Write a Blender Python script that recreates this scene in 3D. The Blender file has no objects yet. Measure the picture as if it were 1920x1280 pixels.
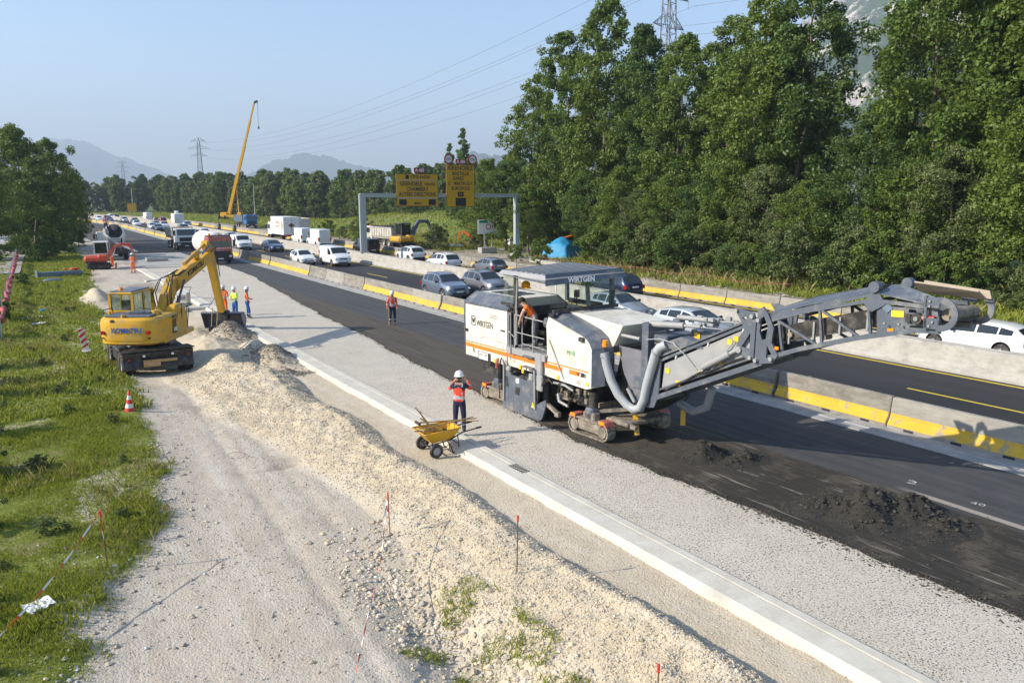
import bpy, math, random
import numpy as np
from mathutils import Matrix, Vector, Euler
random.seed(7); rng = np.random.default_rng(7)
S = bpy.context.scene
C = S.collection
R = math.radians
# ---------------------------------------------------------------- camera, world, sun, exposure
cam = bpy.data.cameras.new('camera'); camo = bpy.data.objects.new('camera', cam); C.objects.link(camo)
cam.sensor_width = 36; cam.lens = 1493/1920*36; cam.clip_end = 40000; cam.clip_start = .1
camo.location = (0, 0, 6.8)
camo.rotation_euler = (R(90-10.25), 0, R(-31.87))
S.camera = camo
W = bpy.data.worlds.new('World'); S.world = W; W.use_nodes = True
nt = W.node_tree; nt.nodes.clear()
sky = nt.nodes.new('ShaderNodeTexSky'); sky.sky_type = 'NISHITA'; sky.sun_disc = False
SUN_EL, SUN_AZ = 30.0, -75.0            # azimuth clockwise from +Y
sky.sun_elevation = R(SUN_EL); sky.sun_rotation = R(SUN_AZ)
sky.air_density = 1.0; sky.dust_density = .7; sky.ozone_density = 3.2
bg = nt.nodes.new('ShaderNodeBackground'); bg.inputs[1].default_value = 0.148
wo = nt.nodes.new('ShaderNodeOutputWorld')
nt.links.new(sky.outputs[0], bg.inputs[0]); nt.links.new(bg.outputs[0], wo.inputs[0])
sl = bpy.data.lights.new('sun', 'SUN'); sl.energy = 5.0; sl.angle = R(0.55); sl.color = (1, .91, .77)
so = bpy.data.objects.new('sun', sl); C.objects.link(so)
_a = R(SUN_AZ); _e = R(SUN_EL)
so.rotation_euler = Vector((math.sin(_a)*math.cos(_e), math.cos(_a)*math.cos(_e), math.sin(_e))).to_track_quat('Z', 'Y').to_euler()
so.location = (-20, 0, 40)
S.view_settings.view_transform = 'Standard'; S.view_settings.look = 'None'
S.view_settings.gamma = 1; S.view_settings.use_curve_mapping = False
S.view_settings.exposure = 0.70
S.cycles.use_denoising = True
S.cycles.max_bounces = 8; S.cycles.volume_bounces = 0; S.cycles.transparent_max_bounces = 12
S.cycles.diffuse_bounces = 3; S.cycles.glossy_bounces = 3; S.cycles.transmission_bounces = 3
S.cycles.caustics_reflective = False; S.cycles.caustics_refractive = False
# ---------------------------------------------------------------- noise helpers
def _h(ix, iy, s):
    n = (ix.astype(np.int64)*374761393 + iy.astype(np.int64)*668265263 + s*1442695041) & 0xffffffff
    n = ((n ^ (n >> 13))*1274126177) & 0xffffffff
    n = n ^ (n >> 16)
    return (n & 0xffff)/65535.0
def vn(x, y, s=0):
    x = np.asarray(x, float); y = np.asarray(y, float)
    ix = np.floor(x); iy = np.floor(y); fx = x-ix; fy = y-iy
    fx = fx*fx*(3-2*fx); fy = fy*fy*(3-2*fy)
    a = _h(ix, iy, s); b = _h(ix+1, iy, s); c = _h(ix, iy+1, s); d = _h(ix+1, iy+1, s)
    return (a*(1-fx)+b*fx)*(1-fy)+(c*(1-fx)+d*fx)*fy
def fbm(x, y, o=4, s=0):
    t = 0; a = .5; n = 0
    for k in range(o):
        t = t+a*vn(np.asarray(x)*2**k+17.3*k, np.asarray(y)*2**k-9.1*k, s+k); n += a; a *= .5
    return t/n
# ---------------------------------------------------------------- materials
MT = {}
def mat(name, col, rough=.6, metal=0, var=.12, vs=3.0, bump=0, bs=30, dirt=None, dirtamt=0, ds=1.5, spec=.5, coat=0):
    if name in MT: return MT[name]
    m = bpy.data.materials.new(name); m.use_nodes = True; t = m.node_tree; N = t.nodes; Lk = t.links
    p = N['Principled BSDF']; p.inputs['Roughness'].default_value = rough; p.inputs['Metallic'].default_value = metal
    p.inputs['Specular IOR Level'].default_value = spec
    if coat: p.inputs['Coat Weight'].default_value = coat; p.inputs['Coat Roughness'].default_value = .08
    tc = N.new('ShaderNodeTexCoord')
    nz = N.new('ShaderNodeTexNoise'); nz.inputs['Scale'].default_value = vs; nz.inputs['Detail'].default_value = 6; nz.inputs['Roughness'].default_value = .65
    Lk.new(tc.outputs['Object'], nz.inputs['Vector'])
    cr = N.new('ShaderNodeValToRGB'); e = cr.color_ramp.elements
    c = np.array(col[:3]); e[0].position = .3; e[1].position = .72
    e[0].color = (*np.clip(c*(1-var), 0, 1), 1); e[1].color = (*np.clip(c*(1+var), 0, 1), 1)
    Lk.new(nz.outputs[0], cr.inputs[0]); out = cr.outputs[0]
    if dirt is not None:
        n2 = N.new('ShaderNodeTexNoise'); n2.inputs['Scale'].default_value = ds; n2.inputs['Detail'].default_value = 8; n2.inputs['Roughness'].default_value = .7
        Lk.new(tc.outputs['Object'], n2.inputs['Vector'])
        r2 = N.new('ShaderNodeMapRange'); r2.inputs[1].default_value = .62-dirtamt*.4; r2.inputs[2].default_value = .78-dirtamt*.2
        Lk.new(n2.outputs[0], r2.inputs[0])
        mx = N.new('ShaderNodeMixRGB'); mx.inputs[2].default_value = (*dirt, 1)
        Lk.new(r2.outputs[0], mx.inputs[0]); Lk.new(out, mx.inputs[1]); out = mx.outputs[0]
    Lk.new(out, p.inputs['Base Color'])
    if bump:
        n3 = N.new('ShaderNodeTexNoise'); n3.inputs['Scale'].default_value = bs; n3.inputs['Detail'].default_value = 6
        Lk.new(tc.outputs['Object'], n3.inputs['Vector'])
        b = N.new('ShaderNodeBump'); b.inputs['Strength'].default_value = bump; b.inputs['Distance'].default_value = .03
        Lk.new(n3.outputs[0], b.inputs['Height']); Lk.new(b.outputs[0], p.inputs['Normal'])
    MT[name] = m; return m
DUST = (.36, .31, .25)
mat('cream_paint', (.72, .69, .60), .40, var=.05, dirt=(.44, .39, .31), dirtamt=.36, ds=1.6)
mat('machine_grey', (.095, .112, .14), .42, var=.12, dirt=(.26, .25, .23), dirtamt=.3, ds=2)
mat('light_grey', (.30, .305, .31), .5, var=.08, dirt=(.36, .34, .3), dirtamt=.3)
mat('hose_grey', (.36, .38, .40), .55, var=.08)
mat('black_metal', (.02, .02, .022), .5, var=.4, dirt=(.10, .09, .075), dirtamt=.4, ds=4)
mat('rubber', (.022, .021, .02), .8, var=.3, dirt=(.13, .11, .09), dirtamt=.4, ds=4)
mat('track_steel', (.16, .135, .105), .75, var=.4, vs=9, bump=.4, dirt=DUST, dirtamt=.5, ds=5)
mat('orange', (.80, .20, .02), .45, var=.05)
mat('orange_lamp', (.9, .28, .01), .25, var=.05)
mat('yellow_sticker', (.80, .50, .03), .5, var=.1)
mat('yellow_paint', (.66, .36, .015), .40, var=.08, dirt=(.36, .27, .13), dirtamt=.36, ds=1.8)
mat('red_paint', (.42, .05, .04), .55, var=.15, dirt=DUST, dirtamt=.5, ds=3)
mat('excavator_red', (.55, .065, .02), .5, var=.12, dirt=DUST, dirtamt=.35)
mat('pink_belt', (.30, .08, .08), .7)
mat('blue_paint', (.04, .16, .38), .4, var=.1)
mat('white_paint', (.74, .74, .72), .35, var=.03, dirt=(.5, .47, .42), dirtamt=.15)
mat('dirty_white', (.55, .53, .48), .5, var=.1, dirt=(.33, .29, .23), dirtamt=.45)
mat('white_plastic', (.78, .78, .76), .5, var=.04)
mat('chrome', (.6, .6, .6), .2, 1, var=.05)
mat('alloy', (.42, .43, .44), .35, .8, var=.1)
mat('car_black', (.02, .02, .022), .35, var=.2)
mat('trim', (.028, .028, .03), .6, var=.2)
mat('car_glass', (.018, .024, .026), .04, var=.1, spec=.8)
mat('headlight', (.6, .62, .64), .12, var=.05, spec=.8)
mat('tail_red', (.42, .01, .01), .2, var=.1)
mat('green_ink', (.05, .33, .10), .6); mat('black_ink', (.03, .03, .035), .6); mat('white_ink', (.8, .8, .8), .6)
mat('grey_ink', (.30, .30, .30), .6)
mat('sign_yellow', (.62, .34, .012), .5, var=.06); mat('sign_red', (.35, .02, .02), .5); mat('sign_back', (.35, .36, .37), .45, .5)
mat('sign_blue', (.02, .10, .35), .5); mat('sign_white', (.72, .73, .73), .5); mat('sign_dark', (.018, .022, .025), .5)
mat('sign_green', (.01, .25, .12), .5)
mat('galvanised', (.46, .49, .51), .45, .35, var=.08)
mat('tan_panel', (.42, .35, .27), .7, var=.1); mat('wood', (.42, .27, .12), .7, var=.25, vs=12)
mat('skin', (.42, .25, .17), .55, var=.06); mat('hair', (.02, .014, .01), .8)
mat('hivis_red', (.78, .075, .035), .75, var=.12, vs=8); mat('hivis_orange', (.92, .16, .01), .75, var=.12, vs=8)
mat('hivis_lime', (.55, .70, .06), .75, var=.1, vs=8); mat('reflective', (.45, .46, .47), .5)
mat('navy', (.018, .02, .055), .85, var=.3, vs=8); mat('jeans', (.02, .09, .28), .85, var=.2, vs=8)
mat('dark_cloth', (.04, .04, .05), .9, var=.2); mat('grey_cloth', (.16, .16, .18), .9, var=.2); mat('white_cloth', (.6, .6, .58), .8)
mat('helmet_white', (.78, .78, .78), .3); mat('helmet_yellow', (.8, .36, .01), .35); mat('boot', (.10, .08, .05), .8)
mat('tape_red', (.70, .05, .03), .6); mat('tape_white', (.75, .75, .75), .6); mat('netting', (.45, .09, .10), .8, var=.2)
mat('rust', (.16, .08, .045), .85, var=.3); mat('steel_blue', (.13, .18, .23), .5, var=.25)
mat('tarp_blue', (.03, .28, .52), .6, var=.2, vs=1.5, bump=.5, bs=2); mat('foam', (.76, .78, .78), .8)
mat('cable', (.16, .17, .19), .6, .5); mat('pylon_steel', (.20, .21, .23), .6, .6, var=.1)
mat('mountain_far', (.10, .14, .12), .9)
mat('bark', (.14, .11, .08), .9, var=.35, vs=6, bump=.6, bs=14)
mat('crane_yellow', (.75, .38, .01), .45, var=.05)
def clear_glass():
    m = bpy.data.materials.new('clear_pane'); m.use_nodes = True; t = m.node_tree; N = t.nodes; N.clear()
    o = N.new('ShaderNodeOutputMaterial'); a = N.new('ShaderNodeBsdfTransparent'); a.inputs[0].default_value = (.80, .86, .84, 1)
    g = N.new('ShaderNodeBsdfGlossy'); g.inputs[1].default_value = .04; d = N.new('ShaderNodeBsdfDiffuse'); d.inputs[0].default_value = (.6, .6, .55, 1)
    n = N.new('ShaderNodeTexNoise'); n.inputs[2].default_value = 2.5; n.inputs[3].default_value = 6
    r = N.new('ShaderNodeMapRange'); r.inputs[1].default_value = .45; r.inputs[2].default_value = .9; r.inputs[4].default_value = .3
    x = N.new('ShaderNodeMixShader'); y = N.new('ShaderNodeMixShader'); f = N.new('ShaderNodeMath'); f.operation = 'MULTIPLY'; lw = N.new('ShaderNodeLayerWeight'); lw.inputs[0].default_value = .25; t.links.new(lw.outputs['Facing'], f.inputs[0]); f.inputs[1].default_value = .45
    L = t.links; L.new(n.outputs[0], r.inputs[0]); L.new(r.outputs[0], x.inputs[0]); L.new(a.outputs[0], x.inputs[1]); L.new(d.outputs[0], x.inputs[2])
    L.new(f.outputs[0], y.inputs[0]); L.new(x.outputs[0], y.inputs[1]); L.new(g.outputs[0], y.inputs[2]); L.new(y.outputs[0], o.inputs[0])
    MT['clear_pane'] = m
clear_glass()
def paint(name, col, metal=.35):
    return mat('paint_'+name, col, .32, metal, var=.05, coat=.8, dirt=tuple(np.array(col)*.7+np.array(DUST)*.3), dirtamt=.12)
# node-building shorthand for the ground materials
class G:
    def __init__(s, name):
        s.m = bpy.data.materials.new(name); s.m.use_nodes = True; s.t = s.m.node_tree; s.p = s.t.nodes['Principled BSDF']
        s.tc = s.t.nodes.new('ShaderNodeTexCoord').outputs['Object']; MT[name] = s.m
        s.p.inputs['Roughness'].default_value = .9; s.p.inputs['Specular IOR Level'].default_value = .25
    def n(s, k): return s.t.nodes.new(k)
    def l(s, a, b): s.t.links.new(a, b)
    def scale(s, v):
        a = s.n('ShaderNodeMapping'); a.inputs['Scale'].default_value = v; s.l(s.tc, a.inputs[0]); return a.outputs[0]
    def noise(s, sc, det=6, ro=.6, vec=None, dist=0):
        a = s.n('ShaderNodeTexNoise'); a.inputs['Scale'].default_value = sc; a.inputs['Detail'].default_value = det
        a.inputs['Roughness'].default_value = ro; a.inputs['Distortion'].default_value = dist; s.l(vec or s.tc, a.inputs['Vector']); return a.outputs[0]
    def vor(s, sc, out='Distance', feat='F1', vec=None):
        a = s.n('ShaderNodeTexVoronoi'); a.feature = feat; a.inputs['Scale'].default_value = sc; s.l(vec or s.tc, a.inputs['Vector']); return a.outputs[out]
    def rng(s, v, a, b, c=0., d=1.):
        r = s.n('ShaderNodeMapRange'); r.inputs[1].default_value = a; r.inputs[2].default_value = b; r.inputs[3].default_value = c; r.inputs[4].default_value = d
        s.l(v, r.inputs[0]); return r.outputs[0]
    def mix(s, f, a, b, mode='MIX'):
        x = s.n('ShaderNodeMixRGB'); x.blend_type = mode
        for i, v in ((0, f), (1, a), (2, b)):
            if isinstance(v, (int, float)): x.inputs[i].default_value = v
            elif isinstance(v, tuple): x.inputs[i].default_value = (*v[:3], 1)
            else: s.l(v, x.inputs[i])
        return x.outputs[0]
    def math(s, op, a, b=0.):
        x = s.n('ShaderNodeMath'); x.operation = op
        for i, v in ((0, a), (1, b)):
            if isinstance(v, (int, float)): x.inputs[i].default_value = v
            else: s.l(v, x.inputs[i])
        return x.outputs[0]
    def attr(s, name):
        a = s.n('ShaderNodeAttribute'); a.attribute_name = name; q = s.n('ShaderNodeSeparateColor'); s.l(a.outputs['Color'], q.inputs[0]); return q.outputs
    def xyz(s):
        q = s.n('ShaderNodeSeparateXYZ'); s.l(s.tc, q.inputs[0]); return q.outputs
    def fin(s, col, h=None, st=.5, dist=.03):
        s.l(col, s.p.inputs['Base Color'])
        if h is not None:
            b = s.n('ShaderNodeBump'); b.inputs['Strength'].default_value = st; b.inputs['Distance'].default_value = dist
            s.l(h, b.inputs['Height']); s.l(b.outputs[0], s.p.inputs['Normal'])
# dirt / sand / grass sheet driven by the zone attribute (material masks only)
g = G('ground_zones'); z = g.attr('zone')
n1 = g.noise(1.2, 8, .7); n2 = g.noise(14, 6, .65); v1 = g.vor(22, 'Color'); vd = g.vor(22); v2 = g.vor(55)
dirt = g.mix(g.rng(n1, .3, .7), (.46, .385, .29), (.59, .52, .41))
dirt = g.mix(g.math('MULTIPLY', g.rng(n2, .35, .7), .45), dirt, (.25, .22, .185))
dirt = g.mix(g.math('MULTIPLY', g.rng(v1, .3, .9), .3), dirt, (.54, .51, .46))
sand = g.mix(g.rng(n1, .3, .7), (.55, .45, .295), (.67, .56, .395))
sand = g.mix(g.math('MULTIPLY', g.rng(n2, .4, .7), .4), sand, (.36, .29, .19))
sand = g.mix(g.math('MULTIPLY', g.rng(v1, .4, .9), .35), sand, (.60, .54, .42))
gn = g.noise(5, 8, .7); gr = g.mix(g.rng(gn, .3, .7), (.12, .155, .02), (.26, .28, .065))
gr = g.mix(g.rng(g.noise(.9, 6, .7), .50, .66), gr, (.27, .235, .13))
fin_ = g.mix(g.rng(n2, .3, .7), (.12, .10, .08), (.25, .215, .17))
k = g.mix(z[1], dirt, sand); k = g.mix(z[2], k, fin_)
gm = g.rng(g.math('ADD', z[0], g.math('MULTIPLY', g.math('SUBTRACT', n2, .5), .9)), .42, .58)
k = g.mix(gm, k, gr)
hh = g.math('ADD', g.math('MULTIPLY', vd, -.8), g.math('ADD', g.math('MULTIPLY', n2, .8), g.math('MULTIPLY', v2, -.4)))
tr = g.noise(1, 6, .7, g.scale((2.2, .16, 1))); k = g.mix(g.math('MULTIPLY', g.rng(tr, .5, .66), g.math('SUBTRACT', 1., gm)), k, g.mix(.5, k, (.62, .57, .49))); g.fin(k, hh, .5, .028)
# coarse planed surface: pale aggregate with black specks
g = G('planed_strip')
n1 = g.noise(.5, 6, .7); va = g.vor(32, 'Color'); vb = g.vor(32); n3 = g.noise(60, 3)
k = g.mix(g.rng(n1, .3, .7), (.47, .425, .345), (.57, .52, .435))
k = g.mix(g.rng(va, .2, .95, 0, .55), k, (.68, .63, .54))
sp = g.rng(g.noise(27, 3, .65), .545, .60)
k = g.mix(g.math('MULTIPLY', sp, g.rng(g.noise(1.1, 5), .3, .62, .45, 1.)), k, (.06, .05, .042))
g.fin(k, g.math('ADD', g.math('MULTIPLY', vb, -1.), n3), .45, .012)
# the carriageway being milled
g = G('work_asphalt'); x, y, zc = g.xyz()
st1 = g.noise(1, 7, .75, g.scale((3.2, .10, 1))); st2 = g.noise(1, 4, .6, g.scale((14, .25, 1))); n1 = g.noise(1.1, 8, .7); gr_ = g.noise(70, 3)
old = g.mix(g.rng(st1, .3, .7), (.042, .043, .046), (.092, .092, .094))
old = g.mix(g.math('MULTIPLY', g.rng(n1, .5, .75), .45), old, (.115, .113, .11))
mil = g.mix(g.rng(st2, .3, .7), (.046, .040, .032), (.125, .108, .084))
mil = g.mix(g.rng(st1, .6, .74), mil, (.24, .215, .18))
near = g.rng(y, 20, 12)
xe = g.math('ADD', x, g.math('MULTIPLY', g.math('SUBTRACT', g.noise(.8, 5), .5), .5))
m1 = g.rng(xe, 17.2, 17.0)
k = g.mix(m1, old, mil)
fines = g.math('MULTIPLY', g.math('MULTIPLY', near, m1), g.rng(g.noise(.7, 7, .72), .40, .5))
k = g.mix(fines, k, (.034, .031, .026))
ln = g.math('MULTIPLY', g.math('MULTIPLY', g.rng(x, 17.25, 17.3), g.rng(x, 17.5, 17.45)), g.rng(g.noise(.55, 5), .38, .46))
ln = g.math('MULTIPLY', ln, g.rng(y, 10.6, 9.6))
k = g.mix(g.math('MULTIPLY', ln, .8), k, (.42, .37, .31))
bl = g.math('MULTIPLY', g.rng(g.noise(1, 4, .6, g.scale((7, .5, 1))), .60, .66), g.math('MULTIPLY', m1, near))
k = g.mix(g.math('MULTIPLY', bl, .65), k, (.36, .32, .27))
st3 = g.noise(1, 3, .6, g.scale((34, .5, 1))); k = g.mix(g.math('MULTIPLY', m1, g.rng(st3, .52, .62, 0, .35)), k, (.14, .12, .095)); g.fin(k, g.math('ADD', g.math('MULTIPLY', g.math('ADD', st2, st3), 1.2), gr_), .7, .02)
g.p.inputs['Roughness'].default_value = .8
g = G('new_asphalt'); n1 = g.noise(.6, 6, .6, g.scale((1, .15, 1))); gr_ = g.noise(90, 3)
k = g.mix(g.rng(n1, .3, .7), (.026, .027, .03), (.047, .047, .05)); g.fin(k, gr_, .35, .012); g.p.inputs['Roughness'].default_value = .78
def concrete(name, a, b, stain=.5, sc=1.):
    g = G(name); n1 = g.noise(1.6*sc, 8, .72); n2 = g.noise(9*sc, 6); st = g.noise(1, 6, .7, g.scale((.9, 1.3, 5)))
    k = g.mix(g.rng(n1, .3, .7), a, b); k = g.mix(g.math('MULTIPLY', g.rng(st, .5, .72), stain), k, tuple(np.array(a)*.5))
    k = g.mix(g.math('MULTIPLY', g.rng(n2, .55, .75), .3), k, tuple(np.array(b)*1.2)); g.fin(k, n2, .3, .02); return g
concrete('kerb_concrete', (.48, .45, .38), (.60, .58, .51), .25)
concrete('wall_concrete', (.32, .30, .265), (.46, .44, .395), .55)
concrete('gutter_concrete', (.26, .26, .25), (.40, .39, .37), .5)
concrete('slab_concrete', (.30, .29, .27), (.42, .41, .38), .4)
g = G('barrier_block')
oi = g.n('ShaderNodeObjectInfo'); loc = oi.outputs['Location']; x, y, zc = g.xyz()
vv = g.n('ShaderNodeVectorMath'); vv.operation = 'ADD'; g.l(g.tc, vv.inputs[0]); g.l(loc, vv.inputs[1]); V_ = vv.outputs[0]
mp = g.n('ShaderNodeMapping'); mp.inputs['Scale'].default_value = (1, .8, 5); g.l(V_, mp.inputs[0])
n1 = g.noise(1.4, 8, .75, V_); st = g.noise(1, 7, .75, mp.outputs[0]); n2 = g.noise(12, 5, .6, V_)
base = g.mix(g.rng(n1, .3, .7), (.19, .175, .148), (.34, .318, .275)); base = g.mix(g.math('MULTIPLY', g.rng(st, .44, .62), .7), base, (.13, .12, .10))
base = g.mix(g.rng(oi.outputs['Random'], .3, 1, 0, .35), base, (.50, .48, .43))
g.fin(base, n2, .4, .02)
g = G('block_yellow'); oi = g.n('ShaderNodeObjectInfo'); vv = g.n('ShaderNodeVectorMath'); vv.operation = 'ADD'; g.l(g.tc, vv.inputs[0]); g.l(oi.outputs['Location'], vv.inputs[1])
n1 = g.noise(3, 8, .75, vv.outputs[0]); n2 = g.noise(1, 6, .7, vv.outputs[0])
k = g.mix(g.rng(n2, .3, .7), (.52, .33, .04), (.68, .45, .06)); k = g.mix(g.rng(n1, .54, .61), k, (.33, .29, .21)); g.fin(k, n1, .2, .01)
g = G('road_yellow'); n1 = g.noise(8, 6, .7); k = g.mix(g.rng(n1, .55, .75), (.62, .46, .06), (.30, .25, .10)); g.fin(k)
g = G('road_white'); n1 = g.noise(6, 6, .7); k = g.mix(g.rng(n1, .5, .7), (.6, .6, .58), (.25, .25, .25)); g.fin(k)
g = G('terrain_green'); n1 = g.noise(.05, 8, .7); n2 = g.noise(.9, 8, .7)
k = g.mix(g.rng(n1, .4, .6), (.06, .095, .02), (.14, .16, .05)); k = g.mix(g.math('MULTIPLY', g.rng(n2, .5, .7), .5), k, (.19, .17, .09)); g.fin(k, n2, .6, .2)
g = G('verge_dirt'); z = g.attr('zone'); n1 = g.noise(.7, 8, .75); n2 = g.noise(6, 7, .7)
d_ = g.mix(g.rng(n1, .35, .65), (.20, .16, .115), (.34, .29, .22)); gr = g.mix(g.rng(n2, .3, .7), (.08, .125, .02), (.18, .21, .05))
gr = g.mix(g.rng(g.noise(.25, 6), .5, .65), gr, (.24, .19, .08))
gm = g.rng(g.math('ADD', z[0], g.math('MULTIPLY', g.math('SUBTRACT', n2, .5), .9)), .42, .58)
k = g.mix(gm, d_, gr); k = g.mix(z[1], k, (.42, .38, .33)); g.fin(k, n2, .7, .08)
g = G('stone'); at = g.n('ShaderNodeAttribute'); at.attribute_name = 'tint'
n2 = g.noise(20, 4); k = g.mix(g.math('MULTIPLY', g.rng(n2, .4, .7), .3), at.outputs['Color'], (.25, .22, .18)); g.fin(k)
def leafmat(name, a, b, tr=.25, ro=.5):
    g = G(name); at = g.n('ShaderNodeAttribute'); at.attribute_name = 'tint'; oi = g.n('ShaderNodeObjectInfo')
    f = g.math('ADD', g.math('MULTIPLY', at.outputs['Fac'], .75), g.math('MULTIPLY', oi.outputs['Random'], .3))
    k = g.mix(f, a, b); g.l(k, g.p.inputs['Base Color']); g.p.inputs['Roughness'].default_value = ro; g.p.inputs['Specular IOR Level'].default_value = .4
    tl = g.n('ShaderNodeBsdfTranslucent'); k2 = g.mix(1., k, (1.2, 1.15, .5), 'MULTIPLY'); g.l(k2, tl.inputs[0])
    mx = g.n('ShaderNodeMixShader'); mx.inputs[0].default_value = tr
    out = [n for n in g.t.nodes if n.type == 'OUTPUT_MATERIAL'][0]
    g.l(g.p.outputs[0], mx.inputs[1]); g.l(tl.outputs[0], mx.inputs[2]); g.l(mx.outputs[0], out.inputs[0])
leafmat('leaf', (.055, .112, .019), (.20, .265, .045), .36)
leafmat('leaf_dark', (.040, .090, .023), (.14, .205, .044), .36)
leafmat('leaf_pale', (.075, .11, .035), (.19, .225, .08), .35)
leafmat('grass_blade', (.115, .155, .016), (.36, .39, .07), .35, .7)
leafmat('dry_blade', (.16, .15, .05), (.36, .32, .13), .3, .7)
# ---------------------------------------------------------------- mesh builder
def link(o, parent=None):
    C.objects.link(o)
    if parent is not None: o.parent = parent
    return o
def tag(o, label=None, cat=None, group=None, kind=None):
    if label: o['label'] = label
    if cat: o['category'] = cat
    if group: o['group'] = group
    if kind: o['kind'] = kind
    return o
def thing(name, label, cat, loc=(0, 0, 0), rz=0, group=None, rot=None):
    o = bpy.data.objects.new(name, None); o.empty_display_size = .3; link(o); o.location = loc
    o.rotation_euler = rot or (0, 0, rz); return tag(o, label, cat, group)
def copy_tree(o, parent=None):
    c = o.copy(); C.objects.link(c)
    if parent is not None: c.parent = parent
    for ch in list(o.children): copy_tree(ch, c)
    return c
class MB:
    def __init__(s): s.v = []; s.f = []; s.m = []; s.s = []
    def add(s, vs, fs, m=0, sm=False):
        b = len(s.v); s.v += [tuple(v) for v in vs]; s.f += [tuple(i+b for i in f) for f in fs]; s.m += [m]*len(fs); s.s += [sm]*len(fs); return s
    def box(s, c, d, bev=0, rot=None, m=0, taper=None):
        hx, hy, hz = d[0]/2, d[1]/2, d[2]/2; b = min(bev, hx*.9, hy*.9, hz*.9)
        if b <= 0:
            P = [(x, y, z) for z in (-hz, hz) for y in (-hy, hy) for x in (-hx, hx)]
            F = [(0, 2, 3, 1), (4, 5, 7, 6), (0, 1, 5, 4), (2, 6, 7, 3), (0, 4, 6, 2), (1, 3, 7, 5)]
        else:
            P = []; ix = {}
            for z in (-1, 1):
                for y in (-1, 1):
                    for x in (-1, 1):
                        for k in range(3):
                            q = [x*hx, y*hy, z*hz]
                            for j in range(3):
                                if j != k: q[j] -= (x, y, z)[j]*b
                            ix[(x, y, z, k)] = len(P); P.append(tuple(q))
            I = lambda x, y, z, k: ix[(x, y, z, k)]
            F = []
            for k in range(3):
                for sg in (-1, 1):
                    o = [0, 1, 2]; o.remove(k); loop = []
                    for a, c2 in ((-1, -1), (1, -1), (1, 1), (-1, 1)):
                        q = [0, 0, 0]; q[k] = sg; q[o[0]] = a; q[o[1]] = c2; loop.append(I(*q, k))
                    flip = (sg < 0) ^ (k == 1); F.append(tuple(loop[::-1] if flip else loop))
            for k in range(3):          # edges running along axis k
                o = [0, 1, 2]; o.remove(k)
                for a in (-1, 1):
                    for c2 in (-1, 1):
                        q0 = [0, 0, 0]; q1 = [0, 0, 0]; q0[k] = -1; q1[k] = 1
                        q0[o[0]] = q1[o[0]] = a; q0[o[1]] = q1[o[1]] = c2
                        F.append((I(*q0, o[0]), I(*q1, o[0]), I(*q1, o[1]), I(*q0, o[1])))
            for z in (-1, 1):
                for y in (-1, 1):
                    for x in (-1, 1): F.append((I(x, y, z, 0), I(x, y, z, 1), I(x, y, z, 2)))
        if taper: P = [(p[0]*(taper[0] if p[2] > 0 else 1), p[1]*(taper[1] if p[2] > 0 else 1), p[2]) for p in P]
        if rot is not None:
            M_ = rot if isinstance(rot, Matrix) else Euler(rot).to_matrix(); P = [tuple(M_ @ Vector(p)) for p in P]
        return s.add([(p[0]+c[0], p[1]+c[1], p[2]+c[2]) for p in P], F, m)
    def bar(s, p0, p1, w, h=None, m=0, up=(0, 0, 1)):
        p0 = Vector(p0); p1 = Vector(p1); d = p1-p0; L = d.length
        if L < 1e-6: return s
        y = d/L; x = y.cross(Vector(up)); x = x.normalized() if x.length > 1e-4 else Vector((1, 0, 0)); zz = x.cross(y)
        return s.box((p0+p1)/2, (w, L, h or w), 0, Matrix((x, y, zz)).transposed(), m)
    def cyl(s, p0, p1, r0, r1=None, n=10, m=0, caps=True, sm=True):
        r1 = r0 if r1 is None else r1; p0 = Vector(p0); p1 = Vector(p1); d = (p1-p0).normalized()
        x = d.orthogonal().normalized(); y = d.cross(x)
        P = [p0+(x*math.cos(t)+y*math.sin(t))*r0 for t in [2*math.pi*i/n for i in range(n)]]+[p1+(x*math.cos(t)+y*math.sin(t))*r1 for t in [2*math.pi*i/n for i in range(n)]]
        s.add(P, [(i, (i+1) % n, n+(i+1) % n, n+i) for i in range(n)], m, sm)
        if caps: s.add(P, [tuple(range(n))[::-1], tuple(range(n, 2*n))], m)
        return s
    def tube(s, pts, r, n=8, m=0, closed=False):
        P = [Vector(p) for p in pts]; k = len(P); V = []; x = None
        for i, p in enumerate(P):
            a = P[(i-1) % k] if (closed or i) else P[0]; b = P[(i+1) % k] if (closed or i < k-1) else P[-1]
            d = (b-a).normalized()
            x = d.orthogonal().normalized() if x is None else (x-d*x.dot(d)).normalized()
            y = d.cross(x); rr = r[i] if isinstance(r, (list, tuple)) else r
            V += [p+(x*math.cos(2*math.pi*j/n)+y*math.sin(2*math.pi*j/n))*rr for j in range(n)]
        F = [(i*n+j, i*n+(j+1) % n, ((i+1) % k)*n+(j+1) % n, ((i+1) % k)*n+j) for i in range(k if closed else k-1) for j in range(n)]
        s.add(V, F, m, True)
        if not closed: s.add(V, [tuple(range(n))[::-1], tuple(range((k-1)*n, k*n))], m)
        return s
    def prism(s, poly, off, m=0):
        n = len(poly); P = [Vector(p) for p in poly]; Q = [p+Vector(off) for p in P]
        return s.add(P+Q, [tuple(range(n))[::-1], tuple(range(n, 2*n))]+[(i, (i+1) % n, n+(i+1) % n, n+i) for i in range(n)], m)
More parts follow.
